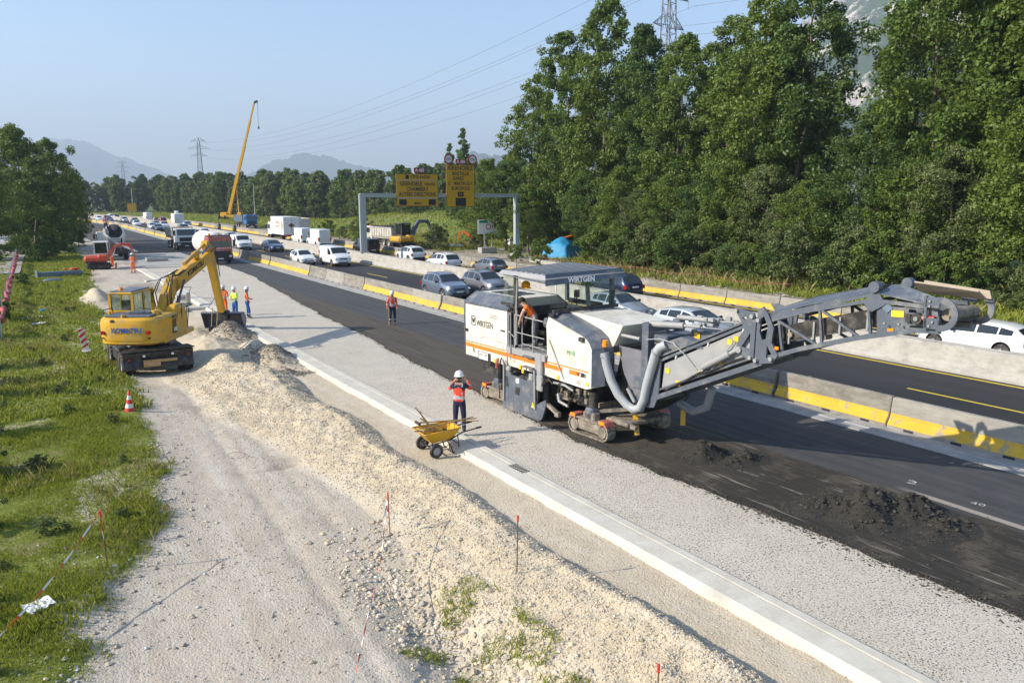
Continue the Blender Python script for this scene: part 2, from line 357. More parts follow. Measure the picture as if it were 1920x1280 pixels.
    def lathe(s, prof, c=(0, 0, 0), axis='Z', n=16, m=0, sm=True, arc=1.):
        V = []; k = len(prof)
        for i in range(n+ (0 if arc == 1 else 1)):
            t = 2*math.pi*arc*i/n; ct, st = math.cos(t), math.sin(t)
            for r, z in prof:
                p = {'Z': (r*ct, r*st, z), 'X': (z, r*ct, r*st), 'Y': (r*st, z, r*ct)}[axis]; V.append((p[0]+c[0], p[1]+c[1], p[2]+c[2]))
        F = []
        for i in range(n):
            j = (i+1) % n if arc == 1 else i+1
            for q in range(k-1): F.append((i*k+q, j*k+q, j*k+q+1, i*k+q+1))
        return s.add(V, F, m, sm)
    def ball(s, c, r, n=10, m=0, sc=(1, 1, 1), cut=0):
        pr = [(math.cos(t)*r, math.sin(t)*r) for t in np.linspace(-math.pi/2*(1-cut), math.pi/2, max(4, n//2+1))]
        b = len(s.v); s.lathe([(max(a, 1e-4), z) for a, z in pr], (0, 0, 0), 'Z', n, m)
        s.v[b:] = [(v[0]*sc[0]+c[0], v[1]*sc[1]+c[1], v[2]*sc[2]+c[2]) for v in s.v[b:]]; return s
    def quad(s, a, b, c, d, m=0): return s.add([a, b, c, d], [(0, 1, 2, 3)], m)
    def mesh(s, name, mats):
        me = bpy.data.meshes.new(name); me.from_pydata([tuple(v) for v in s.v], [], s.f)
        for x in (mats if isinstance(mats, (list, tuple)) else [mats]): me.materials.append(MT[x] if isinstance(x, str) else x)
        me.polygons.foreach_set('material_index', s.m); me.polygons.foreach_set('use_smooth', s.s); me.update(); return me
    def build(s, name, mats, parent=None, loc=None, rot=None):
        if name in SPLIT:
            L_ = islands(s)
            if 1 < len(L_) < 60:
                r = None
                for n in L_:
                    o = bpy.data.objects.new(name, n.mesh(name, mats)); link(o, parent); r = r or o
                    if loc is not None: o.location = loc
                    if rot is not None: o.rotation_euler = rot
                return r
        o = bpy.data.objects.new(name, s.mesh(name, mats)); link(o, parent)
        if loc is not None: o.location = loc
        if rot is not None: o.rotation_euler = rot
        return o
def islands(b):
    par = list(range(len(b.v)))
    def fd(i):
        while par[i] != i: par[i] = par[par[i]]; i = par[i]
        return i
    for f in b.f:
        r0 = fd(f[0])
        for v in f[1:]: par[fd(v)] = r0
    # vertices shared by position (caps) belong together
    pos = {}
    for i, v in enumerate(b.v):
        k = (round(v[0], 4), round(v[1], 4), round(v[2], 4))
        if k in pos: par[fd(i)] = fd(pos[k])
        else: pos[k] = i
    G_ = {}
    for q, f in enumerate(b.f): G_.setdefault(fd(f[0]), []).append(q)
    out = []
    for qs in G_.values():
        ids = sorted({v for q in qs for v in b.f[q]}); mp = {a: i for i, a in enumerate(ids)}; n = MB()
        n.v = [b.v[a] for a in ids]; n.f = [tuple(mp[a] for a in b.f[q]) for q in qs]; n.m = [b.m[q] for q in qs]; n.s = [b.s[q] for q in qs]; out.append(n)
    return out
SPLIT = {'trough_bracket', 'sill_bar', 'lift_cylinder', 'hydraulic_line', 'belt_roller', 'plate_window', 'tower_cylinder', 'hinge_plate', 'roof_rib', 'canopy_post', 'side_vent', 'radiator_grille', 'top_vent', 'access_step', 'cover_clip', 'joint_pin', 'guard_bolt', 'rear_rail', 'mirror', 'truss_strut', 'truss_chord', 'lower_chord', 'tail_lamp', 'blade_light', 'tail_light', 'boom_cylinder', 'side_window', 'roller_bracket', 'skirt_lug', 'steering_link', 'tie_rod', 'hood_panel_line', 'suction_pipe', 'hose_clamp', 'tower_post', 'exhaust_cap', 'stripe_decal', 'mounting_rail', 'wall_panel', 'handrail', 'wire'}
def nmesh(name, V, F, mats, smooth=False, attrs=None):
    """fast numpy mesh; F is an (n,k) array"""
    me = bpy.data.meshes.new(name); F = np.asarray(F, np.int32); V = np.asarray(V, np.float32); k = F.shape[1]
    me.vertices.add(len(V)); me.vertices.foreach_set('co', V.ravel()); me.loops.add(F.size); me.loops.foreach_set('vertex_index', F.ravel())
    me.polygons.add(len(F)); me.polygons.foreach_set('loop_start', np.arange(0, F.size, k, dtype=np.int32)); me.polygons.foreach_set('loop_total', np.full(len(F), k, np.int32))
    me.polygons.foreach_set('use_smooth', np.full(len(F), smooth)); me.update(calc_edges=True); me.validate()
    for a, (dom, arr) in (attrs or {}).items():
        t = me.color_attributes.new(a, 'FLOAT_COLOR', 'POINT'); arr = np.asarray(arr, np.float32)
        if arr.shape[1] == 3: arr = np.hstack([arr, np.ones((len(arr), 1), np.float32)])
        t.data.foreach_set('color', arr.ravel())
    for x in (mats if isinstance(mats, (list, tuple)) else [mats]): me.materials.append(MT[x])
    return me
def nobj(name, me, parent=None): return link(bpy.data.objects.new(name, me), parent)
def grid(xs, ys, hf):
    X, Y = np.meshgrid(xs, ys); Z = hf(X, Y); V = np.stack([X, Y, Z], -1).reshape(-1, 3); nx, ny = len(xs), len(ys)
    i = (np.arange(ny-1)[:, None]*nx+np.arange(nx-1)[None, :]).ravel()
    return V, np.stack([i, i+1, i+1+nx, i+nx], 1)
def text(parent, s, size, m, o, xd, yd, name='lettering', width=None, ext=.002, bold=0):
    cu = bpy.data.curves.new('lettering', 'FONT'); cu.body = s; cu.size = size; cu.extrude = ext; cu.offset = bold; cu.align_x = 'CENTER'; cu.align_y = 'CENTER'; cu.resolution_u = 3
    t = bpy.data.objects.new('tmp', cu); C.objects.link(t); dg = bpy.context.evaluated_depsgraph_get(); dg.update()
    me = bpy.data.meshes.new_from_object(t.evaluated_get(dg)); C.objects.unlink(t); bpy.data.objects.remove(t)
    me.materials.clear(); me.materials.append(MT[m]); ob = bpy.data.objects.new(name, me); link(ob, parent)
    xd = Vector(xd).normalized(); yd = Vector(yd).normalized(); z = xd.cross(yd)
    M_ = Matrix((xd, yd, z)).transposed().to_4x4()
    if width:
        w = max(v.co.x for v in me.vertices)-min(v.co.x for v in me.vertices); M_ = M_ @ Matrix.Diagonal((width/w, 1, 1, 1))
    ob.matrix_local = Matrix.Translation(o) @ M_; return ob
def shift(Y):
    Y = np.asarray(Y, float); return np.where(Y > 195, -6.0*((Y-195)/90.)**2, 0)*np.where(Y > 480, 1, 1)
def shift1(Y): return float(shift(Y))
def strip(name, x0, x1, y0, y1, z, m, kind='structure', parent=None, n=None, label=None):
    ys = np.unique(np.concatenate([np.linspace(y0, y1, n or max(2, int((y1-y0)/8)+2))])); f0 = x0 if callable(x0) else (lambda Y: x0+0*Y); f1 = x1 if callable(x1) else (lambda Y: x1+0*Y)
    k = 5; V = []
    for j in range(k): t = j/(k-1); V.append(np.stack([f0(ys)*(1-t)+f1(ys)*t+shift(ys), ys, 0*ys+z], 1))
    V = np.stack(V, 1).reshape(-1, 3); i = (np.arange(len(ys)-1)[:, None]*k+np.arange(k-1)[None, :]).ravel()
    o = nobj(name, nmesh(name, V, np.stack([i, i+1, i+1+k, i+k], 1), m), parent)
    if kind: o['kind'] = kind
    return o
def extrude_y(name, prof, y0, y1, m, n=None, ends=True, jit=0):
    """closed profile [(x,z)..] swept along Y following the road's bend"""
    ys = np.linspace(y0, y1, n or max(2, int((y1-y0)/6)+2)); k = len(prof); V = []
    for q, Y in enumerate(ys):
        s_ = shift1(Y); V += [(x+s_+(jit*(vn(Y*1.3, i*7.1, 3)-.5) if i < 2 else 0), Y, z) for i, (x, z) in enumerate(prof)]
    F = [(a*k+i, a*k+(i+1) % k, (a+1)*k+(i+1) % k, (a+1)*k+i) for a in range(len(ys)-1) for i in range(k)]
    b = MB(); b.add(V, [f[::-1] for f in F]); b.add(V, [tuple(range(k)), tuple(range((len(ys)-1)*k, len(ys)*k))[::-1]]); return b.build(name, m)
# ================================================================ SETTING
o = nobj('terrain', nmesh('terrain', [(-9000, -2000, -.6), (9000, -2000, -.6), (9000, 12000, -.6), (-9000, 12000, -.6)], [(0, 1, 2, 3)], 'terrain_green')); o['kind'] = 'structure'
GX = [(4, -2), (8, -1.2), (12, -.1), (15, .8), (18, 2.1), (21.6, 2.7), (30, 3.0), (39, 3.6), (52, 4.2), (60, 3.5), (68, 4.6), (85, 5.6), (100, 6.5), (130, 7.5), (160, 8)]
gxe = lambda Y: np.interp(Y, [a for a, b in GX], [b for a, b in GX])
BUMPS = [(6.75, 33.0, .8, 1.3, .75), (9.0, 34.0, .7, 1.4, .62), (8.9, 36.6, .6, 1.1, .5), (8.7, 40.6, .95, 1.4, .8), (7.3, 38.2, 1.0, 2.2, .55), (7.2, 43.5, .9, 2.0, .35), (4.4, 60.5, .75, 2.6, .8), (4.0, 67, .6, 3, .35), (8.6, 30.8, .5, .4, .22)]
def mound(X, Y):
    xr = np.interp(Y, [6, 10, 20, 28, 33], [8.1, 7.95, 7.85, 7.6, 7.2])+.12*np.sin(Y*.9)+.25*(vn(Y*.5, 0*Y, 5)-.5)
    h = np.interp(Y, [3, 8, 14, 20, 28, 31.5, 33.5], [.36, .38, .36, .40, .58, .66, 0])
    wl = np.interp(Y, [5, 10, 14, 18, 24, 30], [3.0, 2.4, 1.9, 1.7, 2.5, 2.9]); wr = np.interp(Y, [5, 15, 30], [.55, .6, 1.1])
    d = X-xr; t = np.where(d < 0, 1+d/wl, 1-d/wr); t = np.clip(t, 0, 1); t = t-.08*np.exp(-(d/.22)**2)
    t = np.where(d < 0, np.clip(t, 0, 1)**.85, t)
    return h*np.clip(t, 0, 1)
def ground_h(X, Y):
    X = np.asarray(X, float); Y = np.asarray(Y, float)
    m = mound(X, Y)*(.85+.3*fbm(X*1.3, Y*1.3, 3, 11))
    for cx, cy, sx, sy, h in BUMPS: m = np.maximum(m, h*np.exp(-((X-cx)/sx)**2-((Y-cy)/sy)**2))
    ditch = -.34*np.exp(-((X-5.3)/.75)**2)*np.clip((13.8-Y)/4.0, 0, 1)
    low = (-.15+.08/(1+np.exp(-(X-7.9)*6)))*np.clip((64-Y)/6, 0, 1)/(1+np.exp(-(X-gxe(Y)-.3)*3))
    lump = (fbm(X*3.2, Y*3.2, 4, 21)-.5)*(.035+.22*np.clip(m*2.0, 0, .6)+.20*np.clip(-ditch*2, 0, 1))
    rut = -.025*(np.exp(-((X-3.6-.04*Y)/.16)**2)+np.exp(-((X-5.0-.02*Y)/.18)**2))*(Y < 30)*(.5+vn(Y*6, X*2, 9))
    gr = .10*(fbm(X*.6, Y*.6, 3, 31)-.3)*(X < gxe(Y))-.02*np.clip(-X-6, 0, 30)
    return m+ditch+low+lump+rut+gr+.04*(fbm(X*.35, Y*.35, 3, 41)-.5)
def zones(X, Y):
    e = gxe(Y)+1.1*(fbm(X*.8, Y*.8, 4, 51)-.5); gr = np.clip(.5-(X-e)*1.1, 0, 1)
    gr = gr*np.where((fbm(X*.9+5, Y*.9, 4, 77) > .66) & (X > -3), .5, 1)
    gr = np.maximum(gr, .55*np.clip(1-((X-5.2)/1.3)**2, 0, 1)*np.clip((11.6-Y)/2, 0, 1)*(fbm(X*1.4, Y*1.4, 3, 61) > .47))
    m = ground_h(X, Y); sd = np.clip((mound(X, Y)-.02)*16+(fbm(X*1.5, Y*1.5, 3, 71)-.5)*.6, 0, 1)
    sd = np.maximum(sd, np.clip(1-np.abs(X-6.2)/2.0, 0, 1)*np.clip((15-Y)/3, 0, 1)*.9); sd = np.maximum(sd, .8*np.exp(-((X-4.4)/1.5)**2-((Y-61)/5)**2))
    sd = np.maximum(sd, .6*(Y > 31)*(Y < 64)*(X > gxe(Y)+.6))
    sd = np.maximum(sd, .55*(X > 8.0)*(Y < 64)); sd = np.maximum(sd, np.clip((X-5.9)/.5, 0, 1)*np.clip((8.2-X)/.3, 0, 1)*(Y < 30)*.95); fn = .9*np.exp(-((X-9.0)/.8)**2-((Y-34.1)/1.2)**2)+.75*np.exp(-((X-8.7)/1.)**2-((Y-40.5)/1.6)**2)+.6*np.exp(-((X-8.7)/.9)**2-((Y-30.6)/.35)**2)
    fn = fn+.55*np.clip(fbm(X*.9, Y*.9, 4, 81)-.53, 0, 1)*4*(Y < 34)*(Y > 20)*(X < 6)
    fn = np.maximum(fn, .55*(Y > 62)*(fbm(X*.5, Y*.25, 4, 91) > .52)*(X > 5))
    return np.stack([gr, sd*(1-gr), np.clip(fn, 0, 1)], -1)
for nm, xs, ys in (('work_ground', np.concatenate([np.arange(-3.0, 9.95, .075)]), np.concatenate([np.arange(4.5, 26, .075), np.arange(26, 48, .12), np.arange(48, 64.1, .25)])),
                   ('far_work_ground', np.arange(-30, 10.1, .5), np.concatenate([np.arange(64.05, 130, .6), np.arange(130, 300, 3)]))):
    V, F = grid(xs, ys, ground_h); 
    if nm[0] == 'f': V[:, 0] += shift(V[:, 1]); V[:, 2] += .0
    zz = zones(V[:, 0], V[:, 1]).reshape(-1, 3)
    ob = nobj(nm, nmesh(nm, V, F, 'ground_zones', True, {'zone': ('POINT', zz)})); ob['kind'] = 'structure'
V, F = grid(np.concatenate([np.arange(-60, -3, 1.5), [-2.98]]), np.arange(4.5, 66, 1.0), lambda X, Y: ground_h(X, Y)*np.clip((X+30)/20, .3, 1)-.01)
ob = nobj('left_meadow', nmesh('left_meadow', V, F, 'ground_zones', True, {'zone': ('POINT', np.tile([1., 0, 0], (len(V), 1)))})); ob['kind'] = 'structure'
V, F = grid(np.array([9.85, 10.3, 10.6]), np.arange(84, 300, 4.), lambda X, Y: 0*X-.01); V[:, 0] += shift(V[:, 1])
ob = nobj('shoulder_ground', nmesh('shoulder_ground', V, F, 'slab_concrete')); ob['kind'] = 'structure'
# roads
strip('old_road', 10.45, 20.75, 3, 430, 0.0, 'work_asphalt')
ex = [(3, 13.4), (6, 13.45), (10, 13.5), (17, 13.05), (23, 13.3), (35, 14.2), (50, 15.4), (70, 17.4), (84, 17.9), (86, 14.5), (150, 14.5)]
ysn = np.concatenate([np.arange(3, 60, .12), np.arange(60, 96, .5)])
def edge(Y): return np.interp(Y, [a for a, b in ex], [b for a, b in ex])+.28*(fbm(Y*1.2, 0*Y, 5, 5)-.5)+.25*(fbm(Y*.3, 0*Y, 3, 6)-.5)
V = np.concatenate([np.stack([0*ysn+10.47, ysn, 0*ysn+.005], 1), np.stack([edge(ysn), ysn, 0*ysn+.005], 1)]); n_ = len(ysn); i = np.arange(n_-1)
ob = nobj('gravel_road', nmesh('gravel_road', V, np.stack([i, i+n_, i+n_+1, i+1], 1), 'planed_strip')); ob['kind'] = 'structure'
strip('open_road', 22.3, 31.05, 3, 480, .0, 'new_asphalt'); strip('far_road', 31.8, 39.8, 3, 480, .0, 'new_asphalt')
strip('road_line', 30.42, 30.6, 3, 430, .005, 'road_yellow'); strip('road_line', 22.75, 22.9, 3, 430, .005, 'road_yellow')
strip('road_line', 38.15, 38.32, 3, 430, .005, 'road_yellow')
for k in range(34):
    y0 = 11.8+13*k
    strip('road_line', 26.93, 27.08, y0, y0+4.5, .005, 'road_yellow'); strip('road_line', 35.0, 35.14, y0+3, y0+7.5, .005, 'road_yellow')
extrude_y('road_gutter', [(20.72, -.05), (20.74, .03), (21.12, .025), (21.14, .05), (21.28, .05), (21.3, -.05)], 3, 430, 'gutter_concrete')['kind'] = 'structure'
strip('road_edge', 21.28, 22.36, 3, 430, .012, 'gutter_concrete')
k_ = extrude_y('concrete_kerb', [(9.66, -.2), (9.72, .02), (9.80, .085), (10.22, .10), (10.225, .055), (10.26, .055), (10.265, .098), (10.44, .10), (10.47, .09), (10.48, -.03)], 3.2, 84, 'kerb_concrete', n=420, jit=.10)
tag(k_, 'long pale cast concrete kerb running beside the gravel mound', 'kerb')
b = MB()
for q in range(7): b.box((10.25, 17.0-.1*q-.55, .108), (.26, .035, .006))
b.build('drain_slot', 'black_ink', k_)
b = MB(); b.prism([(10.48, 84.4, -.1), (17.5, 84.2, -.1), (17.6, 85.4, -.1), (10.4, 85.6, -.1)], (0, 0, .13)); b.box((14, 97, .02), (7, 20, .03)); b.box((11.6, 62, -.04), (.02, .02, .02))
b.build('concrete_pavement', 'slab_concrete')['kind'] = 'structure'
# continuous median wall
mw = extrude_y('median_wall', [(30.88, -.05), (30.90, .10), (31.12, .36), (31.26, 1.0), (31.30, 1.03), (31.52, 1.03), (31.56, .98), (31.70, .98), (31.74, 1.02), (31.90, 1.02), (31.93, .98), (32.05, .36), (32.28, .1), (32.3, -.05)], 3, 460, 'wall_concrete', n=160)
tag(mw, 'continuous pale cast concrete median wall between the two carriageways', 'wall')
b = MB()
for k in range(6):
    for dy in (0, 1.1): b.cyl((31.6, 13.0+k*9+dy, .9), (31.6, 13.0+k*9+dy, 1.22), .015, n=5)
b.build('anchor_pin', 'rust', mw)
# precast barrier blocks
def block_mesh(L, w=.60, h=.9):
    h2 = L/2-.03; pr = [(-w/2, 0), (-w/2, .10), (-w/2+.14, .34), (-w/2+.21, h-.02), (-w/2+.23, h), (w/2-.23, h), (w/2-.21, h-.02), (w/2-.14, .34), (w/2, .10), (w/2, 0)]
    m = MB(); V = [(x, y, z) for y in (-h2, -h2+.04, h2-.04, h2) for x, z in pr]; 
    for r in (0, 3):
        for i in range(10): x, y, z = V[r*10+i]; V[r*10+i] = (x*.9, y, z*.985)
    m.add(V, [(a*10+i, a*10+(i+1) % 10, (a+1)*10+(i+1) % 10, (a+1)*10+i) for a in range(3) for i in range(10)]+[tuple(range(10))[::-1], tuple(range(30, 40))]); return m.mesh('barrier_block', 'barrier_block')
def band_mesh(L, side, w=.60):
    h2 = L/2-.05; e = .004; m = MB(); s_ = -1 if side < 0 else 1
    pr = [(w/2+e, .09), (w/2+e, .10), (w/2-.14+e, .34), (w/2-.155+e, .43)]; V = [(s_*x, y, z) for y in (-h2, h2) for x, z in pr]
    m.add(V, [(i, i+1, i+5, i+4) for i in range(3)]); return m.mesh('yellow_band', 'block_yellow')
BL = 4.25; bm = block_mesh(BL); ybL = band_mesh(BL, -1)
nb = MB()
nb.box((-.298, 0, .035), (.02, .3, .07))
notch = nb.mesh('forklift_slot', 'black_ink')
plain = {20, 25, 13}
LB = {0: 'concrete barrier block with a yellow lower band in the row along the milled road', 1: 'plain pale concrete barrier block without a yellow band, in the row along the milled road'}
def block(x, y, rz, band, label, group):
    o = bpy.data.objects.new('concrete_barrier', bm); link(o); o.location = (x+shift1(y), y, .012); o.rotation_euler.z = rz-math.atan(float(shift(y+2)-shift(y-2))/4)
    tag(o, label, 'barrier', group)
    if band is not None:
        q = bpy.data.objects.new('yellow_band', band); link(q, o)
    if y < 70:
        for dy in (-1.4, 0, 1.4): q = bpy.data.objects.new('forklift_slot', notch); link(q, o); q.location.y = dy
    return o
for k in range(76):
    y = 5.2+BL*k+BL/2
    if 12 <= k <= 14 or k in (20, 25, 31, 41): block(22.05, y, 0, None, LB[1], 'barrier blocks between the milled road and the traffic')
    else: block(22.05+.035*((k*7) % 3-1), y, .008*((k*5) % 3-1), ybL, 'first barrier block at the right edge of the picture with a yellow band' if k == 0 else LB[0], 'barrier blocks between the milled road and the traffic')
fx = lambda y: 38.9
for k in range(78):
    y = 17.0+BL*k
    a = math.atan((fx(y+2)-fx(y-2))/4)
    block(fx(y), y, -a, ybL if k % 9 != 4 or k < 8 else None, 'concrete barrier block with yellow foot on the far side of the opposite carriageway' if k % 9 != 4 or k < 8 else 'bare concrete barrier block in the row on the far side of the opposite carriageway', 'barrier blocks on the far side of the opposite carriageway')
# verge on the right, with the grassy bank
def verge_h(X, Y):
    X0 = X-shift(Y)
    b = 3.6*np.exp(-((X0-80)/16)**4)*np.clip((Y-95)/30, 0, 1)*np.clip((215-Y)/50, 0, 1)
    c = .9*np.clip((X0-48)/6, 0, 1)*np.clip((75-Y)/12, 0, 1)
    return b+c+.35*(fbm(X*.5, Y*.5, 4, 12)-.5)*np.clip((X0-40)/3, 0, 1)-.03
def vz(X, Y):
    X0 = X-shift(Y); gr = np.clip((X0-np.where(Y < 66, 45.3, 47.5))/3.+.35*(fbm(X*.3, Y*.3, 4, 8)-.5)*2, 0, 1)
    path = np.clip(1-np.abs(X0-43.6)/2.6, 0, 1)*(Y > 84); pad = np.clip(1.6-np.hypot((X0-56)/9, (Y-82)/10), 0, 1)
    gr = gr*(1-np.clip(pad*2, 0, 1)*.95); return np.stack([gr, np.clip(path+pad, 0, 1)*.8, 0*gr], -1)
V, F = grid(np.concatenate([np.arange(39.2, 60, .4), np.arange(60, 150, 1.5)]), np.concatenate([np.arange(4, 100, .6), np.arange(100, 480, 3)]), lambda X, Y: verge_h(X, Y)-.06)
V[:, 0] += shift(V[:, 1]); zz = vz(V[:, 0], V[:, 1]).reshape(-1, 3)
ob = nobj('right_verge', nmesh('right_verge', V, F, 'verge_dirt', True, {'zone': ('POINT', zz)})); ob['kind'] = 'structure'
# left car park beyond the meadow
ob = nobj('parking_area', nmesh('parking_area', [(-14, 84, .13), (.2, 84, .13), (1.0, 112, .13), (-2.0, 200, .13), (-40, 200, .13)], [(0, 1, 2, 3, 4)], 'slab_concrete')); ob['kind'] = 'structure'
# ---------------------------------------------------------------- mountains (real ridges far behind), haze
def ridge(name, d, pts, col, foot=.72, rough=.06, cliffs=False, seed=1):
    """pts: (angle in degrees right of the road, crest elevation angle in degrees)"""
    az = np.linspace(pts[0][0], pts[-1][0], 150); el = np.interp(az, [p[0] for p in pts], [p[1] for p in pts])
    t = np.concatenate([np.linspace(0, 1, 34), np.linspace(1.04, 1.4, 6)]); A, T = np.meshgrid(az, t); H = d*np.tan(np.radians(np.interp(A, az, el)))
    prof = np.where(T <= 1, T**1.25, np.clip(1-(T-1)*2.2, 0, 1)); D = d*(foot+(1-foot)*T)
    nz = fbm(A*1.1, T*3, 5, seed)-.5; nz2 = fbm(A*6, T*9, 4, seed+9)-.5
    Z = H*prof*(1+.25*nz*(1-np.abs(T-1)))+H*rough*nz2*np.clip(T*3, 0, 1)*1.6; D = D*(1+.05*nz+.012*nz2)
    V = np.stack([D*np.sin(np.radians(A)), D*np.cos(np.radians(A)), Z-1], -1).reshape(-1, 3)
    nx = len(az); i = (np.arange(len(t)-1)[:, None]*nx+np.arange(nx-1)[None, :]).ravel(); F = np.stack([i, i+1, i+1+nx, i+nx], 1)
    ob = nobj(name, nmesh(name, V, F, col, True)); ob['kind'] = 'structure'; return ob
g = G('mountain_rock'); geo = g.n('ShaderNodeNewGeometry'); q = g.n('ShaderNodeSeparateXYZ'); g.l(geo.outputs['Normal'], q.inputs[0])
n1 = g.noise(.006, 10, .72); n2 = g.noise(.02, 8, .7)
f = g.rng(g.math('ADD', n1, g.math('MULTIPLY', n2, .25)), .66, .70); k = g.mix(g.rng(n2, .3, .7), (.03, .055, .02), (.06, .09, .035)); k = g.mix(f, k, (.52, .47, .41)); g.fin(k, n2, .8, 20)
g = G('mountain_forest'); n1 = g.noise(.004, 9, .7); f = g.rng(n1, .66, .72); k = g.mix(f, (.035, .065, .03), (.3, .3, .26)); g.fin(k)
ridge('far_mountain', 9000, [(-12, .6), (-6, 1.8), (-2, 2.6), (1.5, 3.2), (3.4, 3.6), (5, 3.2), (7, 2.4), (9.3, 1.4), (11, .9), (14, .4)], 'mountain_forest', seed=3)
ridge('distant_ridge', 7000, [(12, .3), (14.5, 2.0), (16, 2.7), (18, 3.0), (20, 2.5), (23, 1.9), (26, 1.2), (30, .6)], 'mountain_forest', seed=5)
ridge('wooded_mountain', 4200, [(20, .7), (23, 1.6), (25.5, 1.2), (27, 2.4), (29, 3.1), (31, 3.0), (32.3, 3.3), (33.5, 4.2), (36, 5.6), (40, 7), (44, 8)], 'mountain_forest', seed=7)
ridge('rocky_mountain', 2300, [(36, 2), (44, 6), (48, 9.5), (51.5, 11.5), (54, 13.3), (57, 15.2), (60, 16.2), (66, 17), (72, 16)], 'mountain_rock', .55, .05, seed=11)
hb = MB(); hb.box((1500, 4200, 389), (14000, 11400, 782)); hz = hb.build('haze', 'cable'); hz['kind'] = 'stuff'
m = bpy.data.materials.new('haze'); m.use_nodes = True; t = m.node_tree; t.nodes.clear(); ou = t.nodes.new('ShaderNodeOutputMaterial'); pv = t.nodes.new('ShaderNodeVolumePrincipled')
pv.inputs['Color'].default_value = (.70, .83, 1, 1); pv.inputs['Density'].default_value = .00024; pv.inputs['Anisotropy'].default_value = .1
t.links.new(pv.outputs[0], ou.inputs['Volume']); hz.data.materials.clear(); hz.data.materials.append(m)
# ---------------------------------------------------------------- loose stones, grass
def stones(name, P, r, cols, kind='stuff', label=None):
    """P (n,3) centres, r (n,) radii, each a squashed irregular 8-faced pebble"""
    n = len(P); base = np.array([(1, 0, 0), (-1, 0, 0), (0, 1, 0), (0, -1, 0), (0, 0, 1), (0, 0, -1), (.62, .62, .35), (-.6, -.62, .4), (.6, -.6, .38), (-.62, .6, .3)])
    Fb = [(4, 6, 2), (4, 2, 9), (4, 9, 1), (4, 1, 7), (4, 7, 3), (4, 3, 8), (4, 8, 0), (4, 0, 6), (0, 2, 6), (2, 1, 9), (1, 3, 7), (3, 0, 8)]
    B = base[None]*(r[:, None, None])*np.stack([rng.uniform(.75, 1.25, n), rng.uniform(.75, 1.25, n), rng.uniform(.45, .8, n)], -1)[:, None, :]*rng.uniform(.8, 1.2, (n, 10, 1))
    a = rng.uniform(0, 6.28, n); ca, sa = np.cos(a), np.sin(a); X = B[..., 0]*ca[:, None]-B[..., 1]*sa[:, None]; Y = B[..., 0]*sa[:, None]+B[..., 1]*ca[:, None]
    V = (np.stack([X, Y, B[..., 2]], -1)+P[:, None]).reshape(-1, 3); F = (np.array(Fb)[None]+np.arange(n)[:, None, None]*10).reshape(-1, 3)
    ci = rng.integers(0, len(cols), n); col = np.array(cols)[ci]*rng.uniform(.75, 1.15, (n, 1)); col = np.repeat(col, 10, 0)
    o = nobj(name, nmesh(name, V, F, 'stone', False, {'tint': ('POINT', col)})); o['kind'] = kind
    return o
def scat(n, x0, x1, y0, y1, dens, ypow=1.):
    Y = y0+(y1-y0)*rng.random(n)**ypow; X = rng.uniform(x0, x1, n); k = rng.random(n) < dens(X, Y); return X[k], Y[k]
SANDC = [(.58, .48, .33), (.64, .54, .39), (.52, .43, .30), (.66, .59, .47), (.54, .48, .38)]; GREYC = [(.44, .38, .30), (.53, .47, .38), (.38, .33, .27), (.58, .52, .43), (.46, .39, .30)]
def put(name, X, Y, r, cols): return stones(name, np.stack([X, Y, ground_h(X, Y)+r*.15], 1), r, cols)
X, Y = scat(60000, 4.6, 8.7, 5.2, 34, lambda x, y: np.clip(mound(x, y)*6+.05, 0, 1), 1.7); put('mound_gravel', X, Y, .008+.022*rng.random(len(X))**3.0+.002*Y/10, SANDC)
X, Y = scat(26000, -.5, 6.5, 5.2, 30, lambda x, y: np.clip((x-gxe(y)+.6)*2, 0, 1)*np.clip(fbm(x*.8, y*.8, 4, 3)*2.4-.8, .05, 1), 1.9); put('track_gravel', X, Y, .007+.02*rng.random(len(X))**4+.001*Y/10, GREYC)
X, Y = scat(9000, 3.2, 6.6, 5.2, 14.5, lambda x, y: np.exp(-((x-5.35)/.75)**2)*np.clip((14.8-y)/2, 0, 1)*(fbm(x*1.2, y*1.2, 3, 5) > .38), 1.0); put('ditch_pebbles', X, Y, .014+.05*rng.random(len(X))**3, SANDC+[(.46, .42, .35)])
X, Y = scat(7000, -1.2, 3.5, 5.5, 24, lambda x, y: np.exp(-((x-gxe(y))/.7)**2)*.9+.12, 1.5); put('verge_pebbles', X, Y, .012+.045*rng.random(len(X))**3.5, GREYC+[(.6, .6, .58)])
X, Y = scat(16000, 8.1, 9.8, 5, 30, lambda x, y: .25+.5*(np.abs(x-8.3) < .3), 1.8); put('strip_gravel', X, Y, .006+.014*rng.random(len(X))**3+.0015*Y/10, GREYC+SANDC[:2])
X, Y = scat(9000, 7.6, 10.0, 29.8, 44, lambda x, y: np.exp(-((x-9.0)/.8)**2-((y-34.1)/1.5)**2)+np.exp(-((x-8.7)/1.)**2-((y-40.5)/1.6)**2)+np.exp(-((x-8.8)/1)**2-((y-30.6)/.3)**2)); put('crushed_stone', X, Y, .02+.035*rng.random(len(X)), [(.20, .17, .13), (.28, .25, .20), (.15, .13, .11)])
